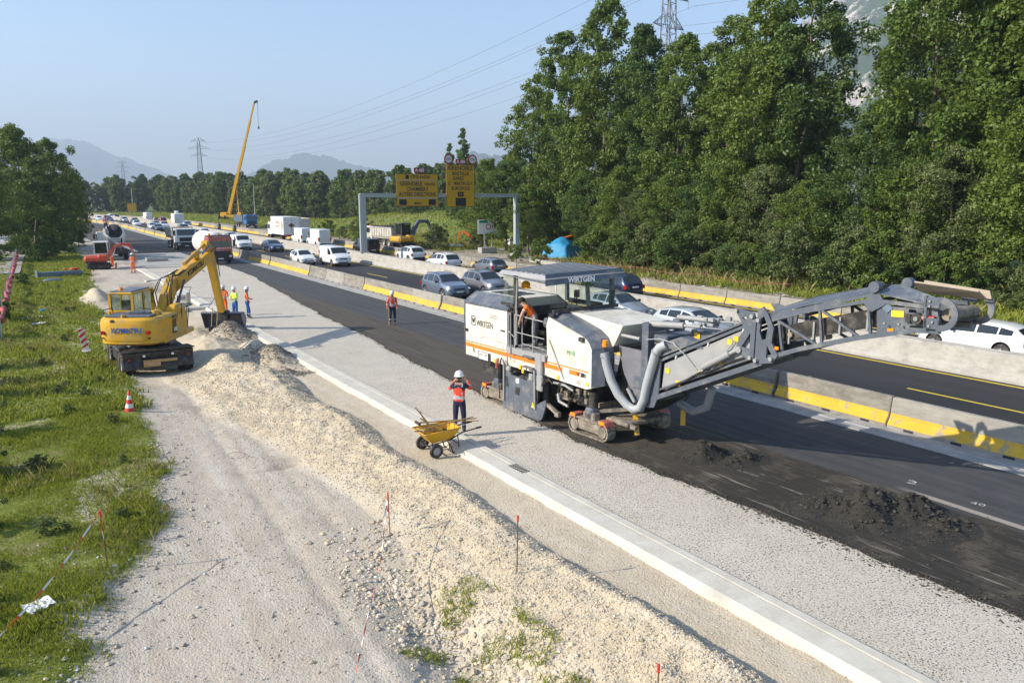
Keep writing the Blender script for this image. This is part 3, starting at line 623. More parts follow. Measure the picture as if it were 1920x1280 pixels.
# asphalt rubble
def pile_h(X, Y):
    z = 0
    for cx, cy, sx, sy, h in ((15.2, 14.6, .55, .42, .34), (15.7, 13.8, .6, .35, .24), (15.3, 9.85, .75, .6, .55), (16.0, 9.3, .65, .5, .42), (14.8, 10.6, .6, .45, .26), (15.8, 8.5, .7, .4, .2), (16.2, 10.4, .5, .4, .2)):
        z = np.maximum(z, h*np.exp(-((X-cx)/sx)**2-((Y-cy)/sy)**2))
    return z*(.1+1.7*fbm(X*2.9, Y*2.9, 5, 6))-.028+.02*fbm(X*8, Y*8, 2, 2)
mat('asphalt_fines', (.030, .027, .022), .95, var=.4, vs=5, bump=1., bs=26)
for nm, (a, b_, c, d) in (('asphalt_pile', (13.9, 17.2, 12.7, 15.6)), ('asphalt_pile', (13.7, 17.3, 7.6, 11.5))):
    V, F = grid(np.arange(a, b_, .05), np.arange(c, d, .05), pile_h); o = nobj(nm, nmesh(nm, V, F, 'asphalt_fines', True)); o['kind'] = 'stuff'
def adens(x, y): return np.clip(pile_h(x, y)*9+.25, 0, 1)*.8+np.exp(-((x-13.4)/.25)**2)*.9
X, Y = scat(1600, 13.5, 17.2, 7.3, 15.4, lambda x, y: np.clip(pile_h(x, y)*6-.1, 0, 1)); r = .03+.06*rng.random(len(X))**2; stones('asphalt_lumps', np.stack([X, Y, pile_h(X, Y)+r*.1], 1), r, [(.022, .020, .017), (.04, .036, .03), (.014, .013, .012)])
X, Y = scat(17000, 12.9, 17.3, 5, 18, adens, 1.2); r = .008+.022*rng.random(len(X))**3; stones('asphalt_crumbs', np.stack([X, Y, np.maximum(pile_h(X, Y), .004)+r*.2], 1), r, [(.022, .020, .018), (.035, .032, .028), (.05, .045, .04)])
Y = rng.uniform(5, 60, 5000); X = edge(Y)+rng.normal(0, .09, len(Y)); r = .008+.018*rng.random(len(X))**2; stones('edge_crumbs', np.stack([X, Y, .006+r*.3], 1), r, [(.03, .027, .023), (.07, .06, .045), (.14, .12, .09)])
def blades(name, X, Y, H, w, m, zf=ground_h, per=4):
    X = np.repeat(X, per); Y = np.repeat(Y, per); n = len(X); H = np.repeat(H, per)*rng.uniform(.5, 1.15, n); w = np.repeat(w, per)
    X = X+rng.normal(0, .05, n)*(1+w*8); Y = Y+rng.normal(0, .05, n)*(1+w*8); a = rng.uniform(0, 6.28, n); ln = rng.uniform(.15, .8, n)*H; b_ = rng.uniform(0, 6.28, n)
    dx, dy = np.cos(a)*w, np.sin(a)*w; Z = zf(X, Y)-.01; mx = X+np.cos(b_)*ln*.35; my = Y+np.sin(b_)*ln*.35; tx = X+np.cos(b_)*ln; ty = Y+np.sin(b_)*ln
    V = np.stack([np.stack([X-dx, Y-dy, Z], -1), np.stack([X+dx, Y+dy, Z], -1), np.stack([mx+dx*.7, my+dy*.7, Z+H*.6], -1), np.stack([tx, ty, Z+H], -1)], 1).reshape(-1, 3)
    F = np.arange(n)[:, None]*4+np.array([0, 1, 2, 3])[None]; t = np.repeat(rng.random(n), 4); o = nobj(name, nmesh(name, V, F, m, False, {'tint': ('POINT', np.stack([t, t, t], 1))})); o['kind'] = 'stuff'; return o
def gd(x, y):
    z_ = zones(x, y)[..., 0]; return np.clip(z_*1.3-.15, 0, 1)*np.clip(fbm(x*1.1, y*.8, 4, 101)*2.6-.55, .3, 1)
X, Y = scat(95000, -2.6, 4.0, 6, 30, gd, 1.2); c = fbm(X*.7, Y*.5, 3, 55); blades('meadow_grass', X, Y, .035+.17*np.clip(c-.35, 0, 1)*1.6+.02*rng.random(len(X)), .006+0*X, 'grass_blade', per=3)
X, Y = scat(46000, -3, 6.5, 28, 110, lambda x, y: gd(x, y)**.5, 1.3); blades('meadow_grass', X, Y, .10+.28*np.clip(fbm(X*.5, Y*.3, 3, 56)-.35, 0, 1)*1.8, .012+.0004*Y, 'grass_blade', per=2)
X, Y = scat(9000, -2.6, 3.4, 7, 60, lambda x, y: gd(x, y)*(fbm(x*.6, y*.5, 3, 66) > .55)); blades('dry_grass', X, Y, .12+.2*rng.random(len(X)), .007+0*X, 'dry_blade')
X, Y = scat(42000, 45.5, 60, 16, 130, lambda x, y: vz(x, y)[..., 0]*.8); blades('verge_grass', X, Y, .2+.6*fbm(X*.4, Y*.4, 3, 57), .03+0*X, 'grass_blade', zf=lambda x, y: verge_h(x, y)-.05, per=2)
X, Y = scat(5000, 45, 58, 16, 130, lambda x, y: vz(x, y)[..., 0]*(fbm(x*.2, y*.2, 3, 67) > .5)); blades('dry_grass', X, Y, .5+.6*rng.random(len(X)), .04+0*X, 'dry_blade', zf=lambda x, y: verge_h(x, y)-.05)
X, Y = scat(60000, 48, 125, 95, 400, lambda x, y: .6+0*x, 1.6); blades('bank_grass', X+shift(Y), Y, .25+.5*fbm(X*.2, Y*.2, 3, 58), .07+.0002*Y, 'grass_blade', zf=lambda x, y: verge_h(x, y)-.05, per=2)
X, Y = scat(4200, 4.3, 6.6, 6.2, 12.0, lambda x, y: np.clip((fbm(x*1.8, y*1.8, 4, 161)-.54)*9, 0, 1)*np.clip((12.4-y)/1.2, 0, 1)); blades('ditch_weeds', X, Y, .05+.10*rng.random(len(X)), .007+0*X, 'grass_blade', per=4)
X, Y = scat(900, 4.5, 7.3, 7, 15.5, lambda x, y: np.exp(-((x-5.6)/.6)**2)+.1); r = .03+.05*rng.random(len(X))**2; stones('ditch_cobbles', np.stack([X, Y, ground_h(X, Y)+r*.15], 1), r, SANDC[:4]+[(.42, .39, .33)])
# ================================================================ TREES
def leaves(centres, radii, per, size, rs, flat=.75, core=.35):
    """leaf quads on the shells of small clumps; returns V, F, tint"""
    nc = len(centres); n = nc*per; ci = np.repeat(np.arange(nc), per)
    d = rs.normal(size=(n, 3)); d /= np.linalg.norm(d, axis=1)[:, None]; rad = radii[ci]*(core+(1-core)*rs.random(n)**.45)
    d2 = d.copy(); d2[:, 2] *= flat; P = centres[ci]+d2*rad[:, None]+rs.normal(0, .06, (n, 3))
    nr = d*.8+rs.normal(size=(n, 3))*.75+np.array([-.05, 0, .35]); nr /= np.linalg.norm(nr, axis=1)[:, None]
    u = np.cross(nr, rs.normal(size=(n, 3))); u /= np.linalg.norm(u, axis=1)[:, None]; w = np.cross(nr, u)
    s = (size*rs.uniform(.6, 1.3, n))[:, None]; V = np.stack([P-u*s, P-w*s*.55, P+u*s, P+w*s*.55+nr*s*.15], 1).reshape(-1, 3)
    t = np.repeat(np.clip(rs.normal(.5, .22, nc)[ci]*.6+rs.random(n)*.4, 0, 1), 4)
    return V, np.arange(n*4).reshape(-1, 4), t
def tree_proto(seed, H, W_, shape, per, size, leaf, ncl, bare=.18, trunk_r=.28, limbs=12):
    rs = np.random.default_rng(seed); b = MB(); k = 9; px = 0; py = 0; T = []
    for i in range(k):
        t = i/(k-1); T.append((px, py, H*.9*t)); px += rs.normal(0, H*.012); py += rs.normal(0, H*.012)
    b.tube(T, [trunk_r*(1.35 if i == 0 else 1)*(1-i/(k-1)*.88) for i in range(k)], 8); cen = []; rad = []
    prof = {'poplar': lambda t: np.interp(t, [0, .15, .4, .7, .9, 1], [.35, .75, 1, .85, .5, .15]), 'round': lambda t: np.interp(t, [0, .2, .5, .8, 1], [.5, .95, 1, .75, .2]),
            'cone': lambda t: np.interp(t, [0, .15, .6, 1], [.6, 1, .6, .06]), 'bush': lambda t: np.interp(t, [0, .3, .7, 1], [.9, 1, .75, .2])}[shape]
    def at(z):
        f = np.clip(z/(H*.9), 0, 1)*(k-1); i = min(int(f), k-2); f -= i; return np.array(T[i])*(1-f)+np.array(T[i+1])*f
    lob = rs.uniform(.72, 1.22, 9); lp = rs.uniform(0, 6.28, 9)
    for j in range(limbs):
        t = bare+(1-bare)*(j+.4)/limbs*.85; z = H*t*.9; a = j*2.4+rs.normal(0, .4); L = W_*prof((t-bare)/(1-bare))*rs.uniform(.75, 1.1); p0 = at(z); rise = rs.uniform(.35, .9)
        pts = [p0+np.array([math.cos(a)*L*q, math.sin(a)*L*q, L*rise*q**1.4]) for q in (0, .35, .7, 1)]; rr = trunk_r*.34*(1-t*.6); b.tube(pts, [rr, rr*.75, rr*.45, rr*.15], 5)
        for q in (.45, .7, .9, 1.03):
            c_ = p0+np.array([math.cos(a)*L*q, math.sin(a)*L*q, L*rise*q**1.4])+rs.normal(0, .35, 3); cen.append(c_); rad.append(rs.uniform(.55, 1.05)*W_*.24)
    while len(cen) < ncl:
        t = rs.random()**.85; a = rs.uniform(0, 6.28); z = H*(bare+(1-bare)*t); li = int((a/6.28*3)+t*6) % 9
        r_ = W_*prof(t)*(.45+.6*rs.random()**.6)*lob[li]*(.9+.2*math.sin(a*3+lp[li])); p0 = at(min(z, H*.9)); cen.append(np.array([p0[0]+math.cos(a)*r_, p0[1]+math.sin(a)*r_, z])); rad.append(rs.uniform(.5, 1.0)*W_*.23*(.7+.3*prof(t)))
    cen = np.array(cen); rad = np.array(rad); V, F, t = leaves(cen, rad, per, size, rs)
    cr = nmesh('crown', V, F, leaf, False, {'tint': ('POINT', np.stack([t, t, t], 1))}); return b.mesh('trunk', 'bark'), cr
def tree(name, pr, label, cat, x, y, z, sc, rz, group, sz=None, leafm=None):
    if 46.8 < x < 56 and 34.2 < math.degrees(math.atan2(x, y)) < 37.4 and name in ('small_tree', 'shrub'): return None
    o = thing(name, label, cat, (x, y, z), rz, group); o.scale = (sc, sc, sz or sc)
    t = bpy.data.objects.new('trunk', pr[0]); link(t, o); c_ = bpy.data.objects.new('crown', pr[1]); link(c_, o)
    if leafm: c_.material_slots[0].link = 'OBJECT'; c_.material_slots[0].material = MT[leafm]
    return o
POP = [tree_proto(100+i, 25, 4.6, 'poplar', 105, .165, 'leaf', 290+10*i, bare=.08, limbs=16) for i in range(5)]
RND = [tree_proto(200+i, 17, 5.4, 'round', 115, .16, 'leaf', 220, bare=.12, limbs=13) for i in range(3)]
BSH = [tree_proto(300+i, 4.2, 2.1, 'bush', 90, .11, 'leaf', 70, bare=.02, trunk_r=.07, limbs=7) for i in range(3)]
FAR = [tree_proto(400+i, 18, 5.2, 'round' if i % 2 else 'poplar', 40, .40, 'leaf', 170, bare=.05, limbs=9) for i in range(4)]
CON = tree_proto(500, 16, 3.0, 'cone', 60, .24, 'leaf_dark', 110, bare=.05, limbs=14)
rr = random.Random(5)
GT = 'tall trees of the dense wood on the right'
FRONT = [ # x, y, kind, scale, leaf
 (56, 87, 'P', .80, 'leaf'), (57, 80, 'P', .96, 'leaf'), (56, 72.5, 'P', 1.04, 'leaf'), (57, 66, 'P', .92, 'leaf_dark'), (56, 60, 'P', .84, 'leaf'), (58, 54.5, 'P', .92, 'leaf'),
 (56, 49.5, 'P', .95, 'leaf'), (57, 46.4, 'P', 1.0, 'leaf_dark'), (59, 39.5, 'P', .52, 'leaf_dark'), (55.5, 32.8, 'P', .96, 'leaf'), (57.5, 28.5, 'P', 1.05, 'leaf'), (55, 25.5, 'P', 1.0, 'leaf'), (54.5, 20, 'P', 1.05, 'leaf'), (56, 14.5, 'P', 1.1, 'leaf_dark'), (57, 8, 'P', 1., 'leaf')]
lab = ['slender tall tree leaning out at the left end of the wood, beside the sign gantry', 'dark tall tree second from the left end of the wood', 'tall broad tree in front of the lattice pylon', 'tall tree standing just right of the lattice pylon in the wood',
 'full green tall tree near the middle of the wood edge', 'darker tall tree behind the milling machine canopy line', 'tall green tree above the far barrier in the middle of the wood', 'tallest dark tree left of the gap where the rocky mountain shows',
 'low dark tree in the gap below the rocky mountain', 'tall light tree just right of the mountain gap', 'tall tree behind the raised conveyor of the milling machine', 'tall tree of the wood above the conveyor tip', 'tall tree at the right edge of the picture', 'dark tree at the far right corner of the wood', 'tree at the right end of the wood, cut by the frame']
for i, (x, y, kd, sc, lf) in enumerate(FRONT):
    tree('deciduous_tree', POP[i % 5], lab[i], 'tree', x, y, .6, sc, rr.uniform(0, 6.28), GT, leafm=lf, sz=sc*rr.uniform(.97, 1.05))
for i in range(26):
    y = 4+i*3.7; x = 64+rr.uniform(-2, 3)+(i % 2)*5
    if 41 < y < 52: sc = .5
    else: sc = rr.uniform(.74, .9)*(.8 if y > 80 else .92 if y > 50 else 1.05)
    tree('deciduous_tree', POP[(i*3+1) % 5], 'tree in the rear rank of the dense right wood, mostly hidden by the front ones', 'tree', x, y, .5, sc, rr.uniform(0, 6.28), 'second rank of trees in the wood on the right', leafm=['leaf', 'leaf_dark'][i % 2])
for i in range(21):
    y = 9+i*4.0+rr.uniform(-1, 1); x = 52.3+rr.uniform(-.8, 1.4)
    tree('small_tree', RND[i % 3], 'lower leafy tree along the front edge of the wood on the right', 'tree', x, y, .3, rr.uniform(.42, .72), rr.uniform(0, 6.28), 'lower trees along the front edge of the wood', leafm=['leaf', 'leaf_pale', 'leaf', 'leaf_dark'][i % 4])
for i in range(44):
    y = 12+i*1.75+rr.uniform(-.6, .6); x = (50.0 if y < 70 else 52.5)+rr.uniform(-1.2, 1.0)
    if 74 < y < 92 and x > 48: x += 6
    tree('shrub', BSH[i % 3], 'leafy shrub at the foot of the wood behind the far barrier', 'shrub', x, y, .2, rr.uniform(.45, 1.05), rr.uniform(0, 6.28), 'shrubs at the foot of the wood', leafm=['leaf', 'leaf_pale', 'leaf_dark'][i % 3])
for i, (x, y, s_) in enumerate([(46.5, 69, .6), (47.2, 66.5, .75), (45.6, 72.5, .45), (47.5, 95, .8), (48.5, 97.5, .7), (52, 92.5, .5), (46, 118, .9), (47.5, 123, .8), (48, 140, .7), (46.5, 128, .5), (58, 104, .8)]):
    tree('shrub', BSH[i % 3], 'shrub growing on the verge near the signs and plant on the far side', 'shrub', x, y, 0, s_, i*1.3, 'shrubs on the far verge', leafm=['leaf', 'leaf_pale'][i % 2])
# far tree line: nearer the camera on the right, swinging left with the road
GF = 'trees of the far tree line'
def far(n, x0, y0, x1, y1, s0, s1, lbl, jx=5, jy=6, grp=GF):
    for i in range(n):
        t = (i+.5)/n; x = x0+(x1-x0)*t+rr.uniform(-jx, jx); y = y0+(y1-y0)*t+rr.uniform(-jy, jy)
        pr = FAR[rr.randrange(4)]; sc = rr.uniform(s0, s1)
        tree('far_tree', pr, lbl, 'tree', x, y, -.3, sc, rr.uniform(0, 6.28), grp, leafm=rr.choice(['leaf', 'leaf_dark', 'leaf_dark', 'leaf_pale', 'leaf']))
far(20, 66, 92, 96, 150, .52, .72, 'tree in the dark line behind the sign gantry and the grassy bank')
far(44, 94, 138, 88, 262, .58, .88, 'tree in the dark line beyond the grassy bank, right of the yellow crane', 6, 6)
far(46, 84, 258, 62, 405, .62, .95, 'tree in the line behind the yellow crane boom and the lamp posts', 5, 8)
far(50, 66, 398, -30, 530, .72, .98, 'tree in the hazy line at the far bend of the motorway', 5, 10)
far(22, 115, 300, 60, 470, .8, 1.05, 'tree in the rear row of the far tree line', 8, 10, 'rear trees of the far tree line')
far(16, 12, 470, -60, 500, .8, 1.05, 'hazy tree beyond the left end of the far bend', 8, 10)
for i, (x, y, s_) in enumerate([(84, 156, 1.1), (92, 178, 1.0), (88, 150, .8)]):
    tree('pointed_tree', CON, ['tallest pointed dark tree rising above the far tree line', 'pointed dark tree just right of the tallest one', 'smaller pointed dark tree near the gantry signs'][i], 'tree', x, y, 3.5 if i != 2 else 2, s_, i, None)
# bank bushes
for i in range(26):
    tree('shrub', BSH[i % 3], 'bush on the slope of the far grassy bank', 'shrub', 66+rr.uniform(0, 34), 108+i*3.5, verge_h(np.array(80.), np.array(108+i*3.5)).item()*.8, rr.uniform(.6, 1.1), i, 'bushes on the far grassy bank', leafm=rr.choice(['leaf_pale', 'leaf', 'leaf_dark']))
# trees at the left
LT = [tree_proto(600+i, 15, 4.6, 'round' if i != 1 else 'poplar', 130, .15, 'leaf', 210, bare=.04, limbs=14) for i in range(3)]
for i, (x, y, sx, sz, lf, l) in enumerate([(-2.4, 104, .98, .72, 'leaf', 'bright bushy tree at the left edge beside the parking area'), (.6, 122, 1.0, 1.06, 'leaf', 'tall dark tree behind the bushy tree at the left edge'),
  (5.6, 131, .78, .98, 'leaf', 'tall dark tree nearest the motorway in the left group'), (2.2, 114, .85, .78, 'leaf_dark', 'dark round tree between the tall ones of the left group'), (8.4, 141, .55, .72, 'leaf_dark', 'dark tree filling the right foot of the left group'),
  (-6, 128, 1.05, 1.02, 'leaf_dark', 'tall tree at the very left edge of the picture'), (4.4, 121, .7, .55, 'leaf_dark', 'low dark tree in front of the tall one nearest the motorway')]):
    tree('deciduous_tree', LT[i % 3], l, 'tree', x, y, -.1, sx, i*1.1, None, sz=sz, leafm=lf)
for i, (x, y, s_) in enumerate([(1.9, 98, .45), (2.8, 101.5, .5), (3.4, 106, .6), (5.2, 112, .6), (4.2, 118, .7), (7.6, 126, .6)]):
    tree('shrub', BSH[i % 3], 'dark bush under the left group of trees', 'shrub', x, y, 0, s_, i*2., 'bushes under the left group of trees', leafm='leaf_dark')
for i, (x, y, s_) in enumerate([(-2.3, 46, .42), (-1.9, 38, .36), (-1.7, 32.5, .34), (-1.4, 27, .30), (-1.3, 23, .26), (-.9, 52, .3), (-1.2, 19, .2), (-1.5, 34.8, .3), (.3, 73, .25)]):
    tree('shrub', BSH[i % 3], 'low dark bramble bush in the meadow at the left edge', 'shrub', x, y, 0, s_, i*2., 'bramble bushes at the left edge of the meadow', leafm='leaf_dark')
hb_ = MB(); hb_.box((0, 0, 1), (.9, 1.9, 2))
rs = np.random.default_rng(9); P = np.stack([rs.uniform(-.5, .5, 150), rs.uniform(-1, 1, 150), rs.uniform(.1, 2.1, 150)], -1); V, F, t = leaves(P, np.full(150, .22), 50, .07, rs)
ht = thing('hedge', 'clipped dark hedge block by the parking area at the left', 'hedge', (.9, 112, 0), .1); ht_ = nobj('foliage', nmesh('foliage', V, F, 'leaf_dark', False, {'tint': ('POINT', np.stack([t, t, t], 1))}), ht)

for i in range(46):
    y = 9+rr.random()**1.3*60; x = float(gxe(y))-rr.uniform(.5, 3.6)
    tree('weed_clump', BSH[i % 3], 'leafy weed clump standing in the meadow grass left of the dirt track', 'weed', x, y, -.02, rr.uniform(.045, .10), rr.uniform(0, 6), 'weed clumps in the meadow', leafm=rr.choice(['leaf_pale', 'leaf_pale', 'grass_blade']))
# ================================================================ SIGNS, GANTRY, POSTS
ga = thing('sign_gantry', 'galvanised steel portal gantry carrying two yellow direction signs over the far carriageway', 'gantry', (31.6, 80.4, 0))
b = MB(); b.box((-.1, 0, 4.1), (.55, .5, 6.2)); b.box((-.1, 0, 1.1), (.8, .7, .14)); b.build('post', 'galvanised', ga)
b = MB(); b.box((-.44, -.05, 4.1), (.12, .3, 6.1)); b.build('cable_duct', 'galvanised', ga)
b = MB(); b.box((19.0, 0, 3.5), (.55, .5, 7.4)); b.box((19.0, 0, .15), (1.1, 1.0, .5)); b.build('post', 'galvanised', ga)
b = MB(); b.box((9.45, 0, 7.0), (19.5, .42, .42)); b.box((9.45, -.215, 7.2), (19.5, .03, .06)); b.build('beam', 'galvanised', ga)
def sign(name, label, x, z0, z1, w, rows, m='sign_yellow', y=-.32):
    t = thing(name, label, 'sign', (31.6+x, 80.4+y, 0)); b = MB(); b.box((0, 0, (z0+z1)/2), (w, .08, z1-z0), .02); b.build('sign_plate', m, t)
    b = MB(); [b.box((q*w*.35, .16, (z0+z1)/2), (.08, .2, z1-z0)) for q in (-1, 0, 1)]; b.build('mounting_rail', 'sign_back', t)
    b = MB(); b.box((0, -.042, z1-.02), (w, .02, .04)); b.box((0, -.042, z0+.02), (w, .02, .04)); b.box((-w/2+.02, -.042, (z0+z1)/2), (.04, .02, z1-z0)); b.box((w/2-.02, -.042, (z0+z1)/2), (.04, .02, z1-z0)); b.build('sign_border', 'black_ink', t)
    for s, z, sz, wd, dx, mm in rows: text(t, s, sz, mm, (dx, -.05, z), (1, 0, 0), (0, 0, 1), width=wd, bold=.012)
    return t
F_ = 'black_ink'
s1 = sign('direction_sign', 'wide yellow sign reading GRENOBLE CENTRE CHAMBERY AUTRES DIRECTIONS on the gantry', 6.1, 5.85, 9.3, 4.95, [('CÔTE d\'AZUR', 8.95, .42, 2.3, .35, F_), ('GRENOBLE', 8.22, .62, 2.6, -.75, F_), ('CENTRE', 8.18, .36, 1.3, 1.5, F_), ('CHAMBÉRY', 7.65, .60, 2.6, 0, F_), ('AUTRES DIRECTIONS', 7.1, .60, 4.4, 0, F_), ('800m', 6.15, .34, .9, 0, F_)])
b = MB(); b.box((0, -.05, 8.62), (4.9, .04, .07)); b.box((0, -.05, 6.72), (4.9, .04, .1)); b.build('panel_joint', 'galvanised', s1)
b = MB(); b.box((-1.75, -.05, 6.28), (.85, .03, .6)); b.build('dark_patch', 'sign_dark', s1); b = MB(); b.box((1.75, -.05, 6.28), (.85, .03, .6)); b.build('dark_patch', 'sign_dark', s1); b = MB(); b.box((-1.2, -.05, 8.95), (.38, .03, .42)); b.build('motorway_symbol', 'sign_dark', s1)
s2 = sign('direction_sign', 'tall yellow sign reading GRENOBLE BASTILLE GARES EUROPOLE on the gantry', 11.4, 5.75, 10.35, 3.55, [('GRENOBLE', 9.98, .62, 3.1, 0, F_), ('BASTILLE', 9.38, .52, 2.1, 0, F_), ('GARES', 8.86, .52, 1.4, -.3, F_), ('S\u1d40 MARTIN LE V.', 8.30, .52, 3.1, 0, F_), ('EUROPOLE', 7.76, .52, 2.3, 0, F_)])
b = MB(); b.box((0, -.05, 7.15), (.75, .03, .5)); b.build('junction_patch', 'sign_dark', s2); b = MB(); b.box((0, -.05, 6.3), (1.3, .03, .9)); b.build('arrow_patch', 'sign_dark', s2); text(s2, '2.4', .34, 'sign_yellow', (0, -.07, 7.15), (1, 0, 0), (0, 0, 1))
for nm, s, x, z, l in (('route_sign', 'A 480', 6.4, 9.66, 'small dark red A 480 plate on top of the wide yellow sign'), ('route_sign', 'A 481', 11.5, 10.68, 'small dark red A 481 plate on top of the tall yellow sign')):
    t = sign(nm, l, x, z-.28, z+.28, 1.3, [(s, z, .5, 1.05, 0, 'white_ink')], 'sign_red')
for x, l in ((9.95, 'round red rimmed speed limit sign left above the tall yellow sign'), (12.95, 'round red rimmed speed limit sign right above the tall yellow sign')):
    t = thing('speed_limit_sign', l, 'sign', (31.6+x, 80.05, 10.95)); b = MB(); b.cyl((0, 0, 0), (0, .05, 0), .56, n=28); b.build('rim', 'sign_red', t)
    b = MB(); b.cyl((0, -.012, 0), (0, .03, 0), .41, n=28); b.build('sign_face', 'sign_white', t); text(t, '4,3m', .42, 'black_ink', (0, -.02, 0), (1, 0, 0), (0, 0, 1), width=.6); b = MB(); b.bar((0, .09, -.95), (0, .09, .3), .06); b.build('bracket', 'sign_back', t)
sg = thing('information_sign', 'white information sign on two posts with two round speed signs, beyond the far barrier', 'sign', (50.2, 86.4, .1), R(-8))
b = MB(); b.box((0, 0, 3.1), (2.7, .06, 1.75), .02); b.build('sign_plate', 'sign_white', sg)
for x in (-.45, .55): b = MB(); b.bar((x, .08, 0), (x, .08, 3.9), .1); b.build('post', 'galvanised', sg)
b = MB(); b.box((-.62, -.035, 3.72), (1.1, .02, .3)); b.build('green_band', 'sign_green', sg); b = MB(); b.box((.7, -.035, 3.72), (.5, .02, .3)); b.build('red_band', 'sign_red', sg)
for x, r in ((.05, .36), (.78, .27)): b = MB(); b.cyl((x, -.035, 3.1), (x, .02, 3.1), r, n=20); b.build('speed_ring', 'sign_red', sg); b = MB(); b.cyl((x, -.05, 3.1), (x, .0, 3.1), r*.68, n=20); b.build('speed_disc', 'sign_white', sg)
b = MB(); b.box((-.05, .1, .2), (2.2, 1.0, .75), .05); tag(b.build('concrete_block', 'slab_concrete', None, (50.2, 86.4, .1)), 'concrete ballast block under the white information sign', 'block')
os_ = thing('detour_sign', 'small orange temporary sign on a post by the far carriageway', 'sign', (49.15-11.7, 320.7, 0)); b = MB(); b.box((0, 0, 3.2), (3, .08, 2.9)); b.build('sign_plate', 'sign_yellow', os_); b = MB(); b.bar((-.8, .1, 0), (-.8, .1, 3), .14); b.bar((.8, .1, 0), (.8, .1, 3), .14); b.build('post', 'galvanised', os_)
for x, y, h, l in ((67, 265, 11, 'slender grey lamp post right of the yellow crane'), (48.2, 409, 11, 'distant lamp post at the far bend'),):
    t = thing('lamp_post', l, 'lamp post', (x, y, 0)); b = MB(); b.cyl((0, 0, 0), (0, 0, h), .17, .09, 8); b.build('pole', 'galvanised', t); b = MB(); b.tube([(0, 0, h), (-.6, 0, h+.25), (-1.5, 0, h+.3)], .07, 6); b.box((-1.8, 0, h+.28), (.8, .3, .16)); b.build('lamp_head', 'galvanised', t)
# pylons and power lines
def pylon_mesh():
    b = MB(); H = [0, 10, 20, 30, 38, 44, 52, 60, 68, 74]; Wd = [4.6, 3.9, 3.2, 2.5, 2.0, 1.7, 1.5, 1.3, 1.0, .1]
    q = lambda i: [(sx*Wd[i], sy*Wd[i], H[i]) for sx, sy in ((-1, -1), (1, -1), (1, 1), (-1, 1))]
    for i in range(9):
        A, B = q(i), q(i+1)
        for k in range(4):
            b.bar(A[k], B[k], .26); b.bar(A[k], B[(k+1) % 4], .13); b.bar(A[(k+1) % 4], B[k], .13); b.bar(B[k], B[(k+1) % 4], .15)
    arms = MB()
    for z, w in ((54, 7.2), (62, 9), (70, 6)):
        for s in (-1, 1):
            tip = (s*w, 0, z); 
            for sy in (-1, 1):
                arms.bar((s*1.3, sy*1.3, z), tip, .16); arms.bar((s*1.1, sy*1.1, z+3.2), tip, .16)
                for f in (.25, .5, .75):
                    lo = (s*(1.3+(w-1.3)*f), sy*1.3*(1-f), z); hi = (s*(1.1+(w-1.1)*f), sy*1.1*(1-f), z+3.2*(1-f)); arms.bar(lo, hi, .1); arms.bar((lo[0], -lo[1], z), lo, .1)
            arms.bar(tip, (tip[0], 0, z-2.2), .12)
    return b.mesh('lattice_tower', 'pylon_steel'), arms.mesh('cross_arm', 'pylon_steel')
pm = pylon_mesh(); PY = [(160, 175), (146, 757), (134, 1212)]
PL = ['large lattice pylon rising behind the wood at the top of the picture', 'distant lattice pylon above the far trees left of the crane', 'farthest small lattice pylon above the hazy trees']
for i, (x, y) in enumerate(PY):
    t = thing('electricity_pylon', PL[i], 'pylon', (x, y, -.6), R([12, 0, 0][i])); t.scale = (1, 1, [1.0, .80, .76][i])
    for q, nme in zip(pm, ('lattice_tower', 'cross_arm')): link(bpy.data.objects.new(nme, q), t)
for k, (dx, z) in enumerate(((-7.2, 51.8), (7.2, 51.8), (-9, 59.8), (9, 59.8), (-6, 67.8), (6, 67.8))):
    b = MB(); P = []
    for i in range(41):
        t = i/40; P.append((PY[0][0]+dx+(PY[1][0]-PY[0][0])*t, PY[0][1]+(PY[1][1]-PY[0][1])*t, z*(1-t*.2)-4*13*t*(1-t)))
    b.tube(P, .045, 4); P = [(PY[0][0]+dx+14*t, PY[0][1]-420*t, z-4*10*t*(1-t)) for t in [i/20 for i in range(21)]]
    o = b.build('power_line', 'cable'); tag(o, 'thin power cable sagging from the near pylon to the distant one', 'power line', 'power cables of the pylon line')
    b = MB(); b.tube(P, .05, 4); o = b.build('power_line', 'cable'); tag(o, 'thin power cable running from the near pylon off over the wood to the right', 'power line', 'power cables leaving the near pylon')
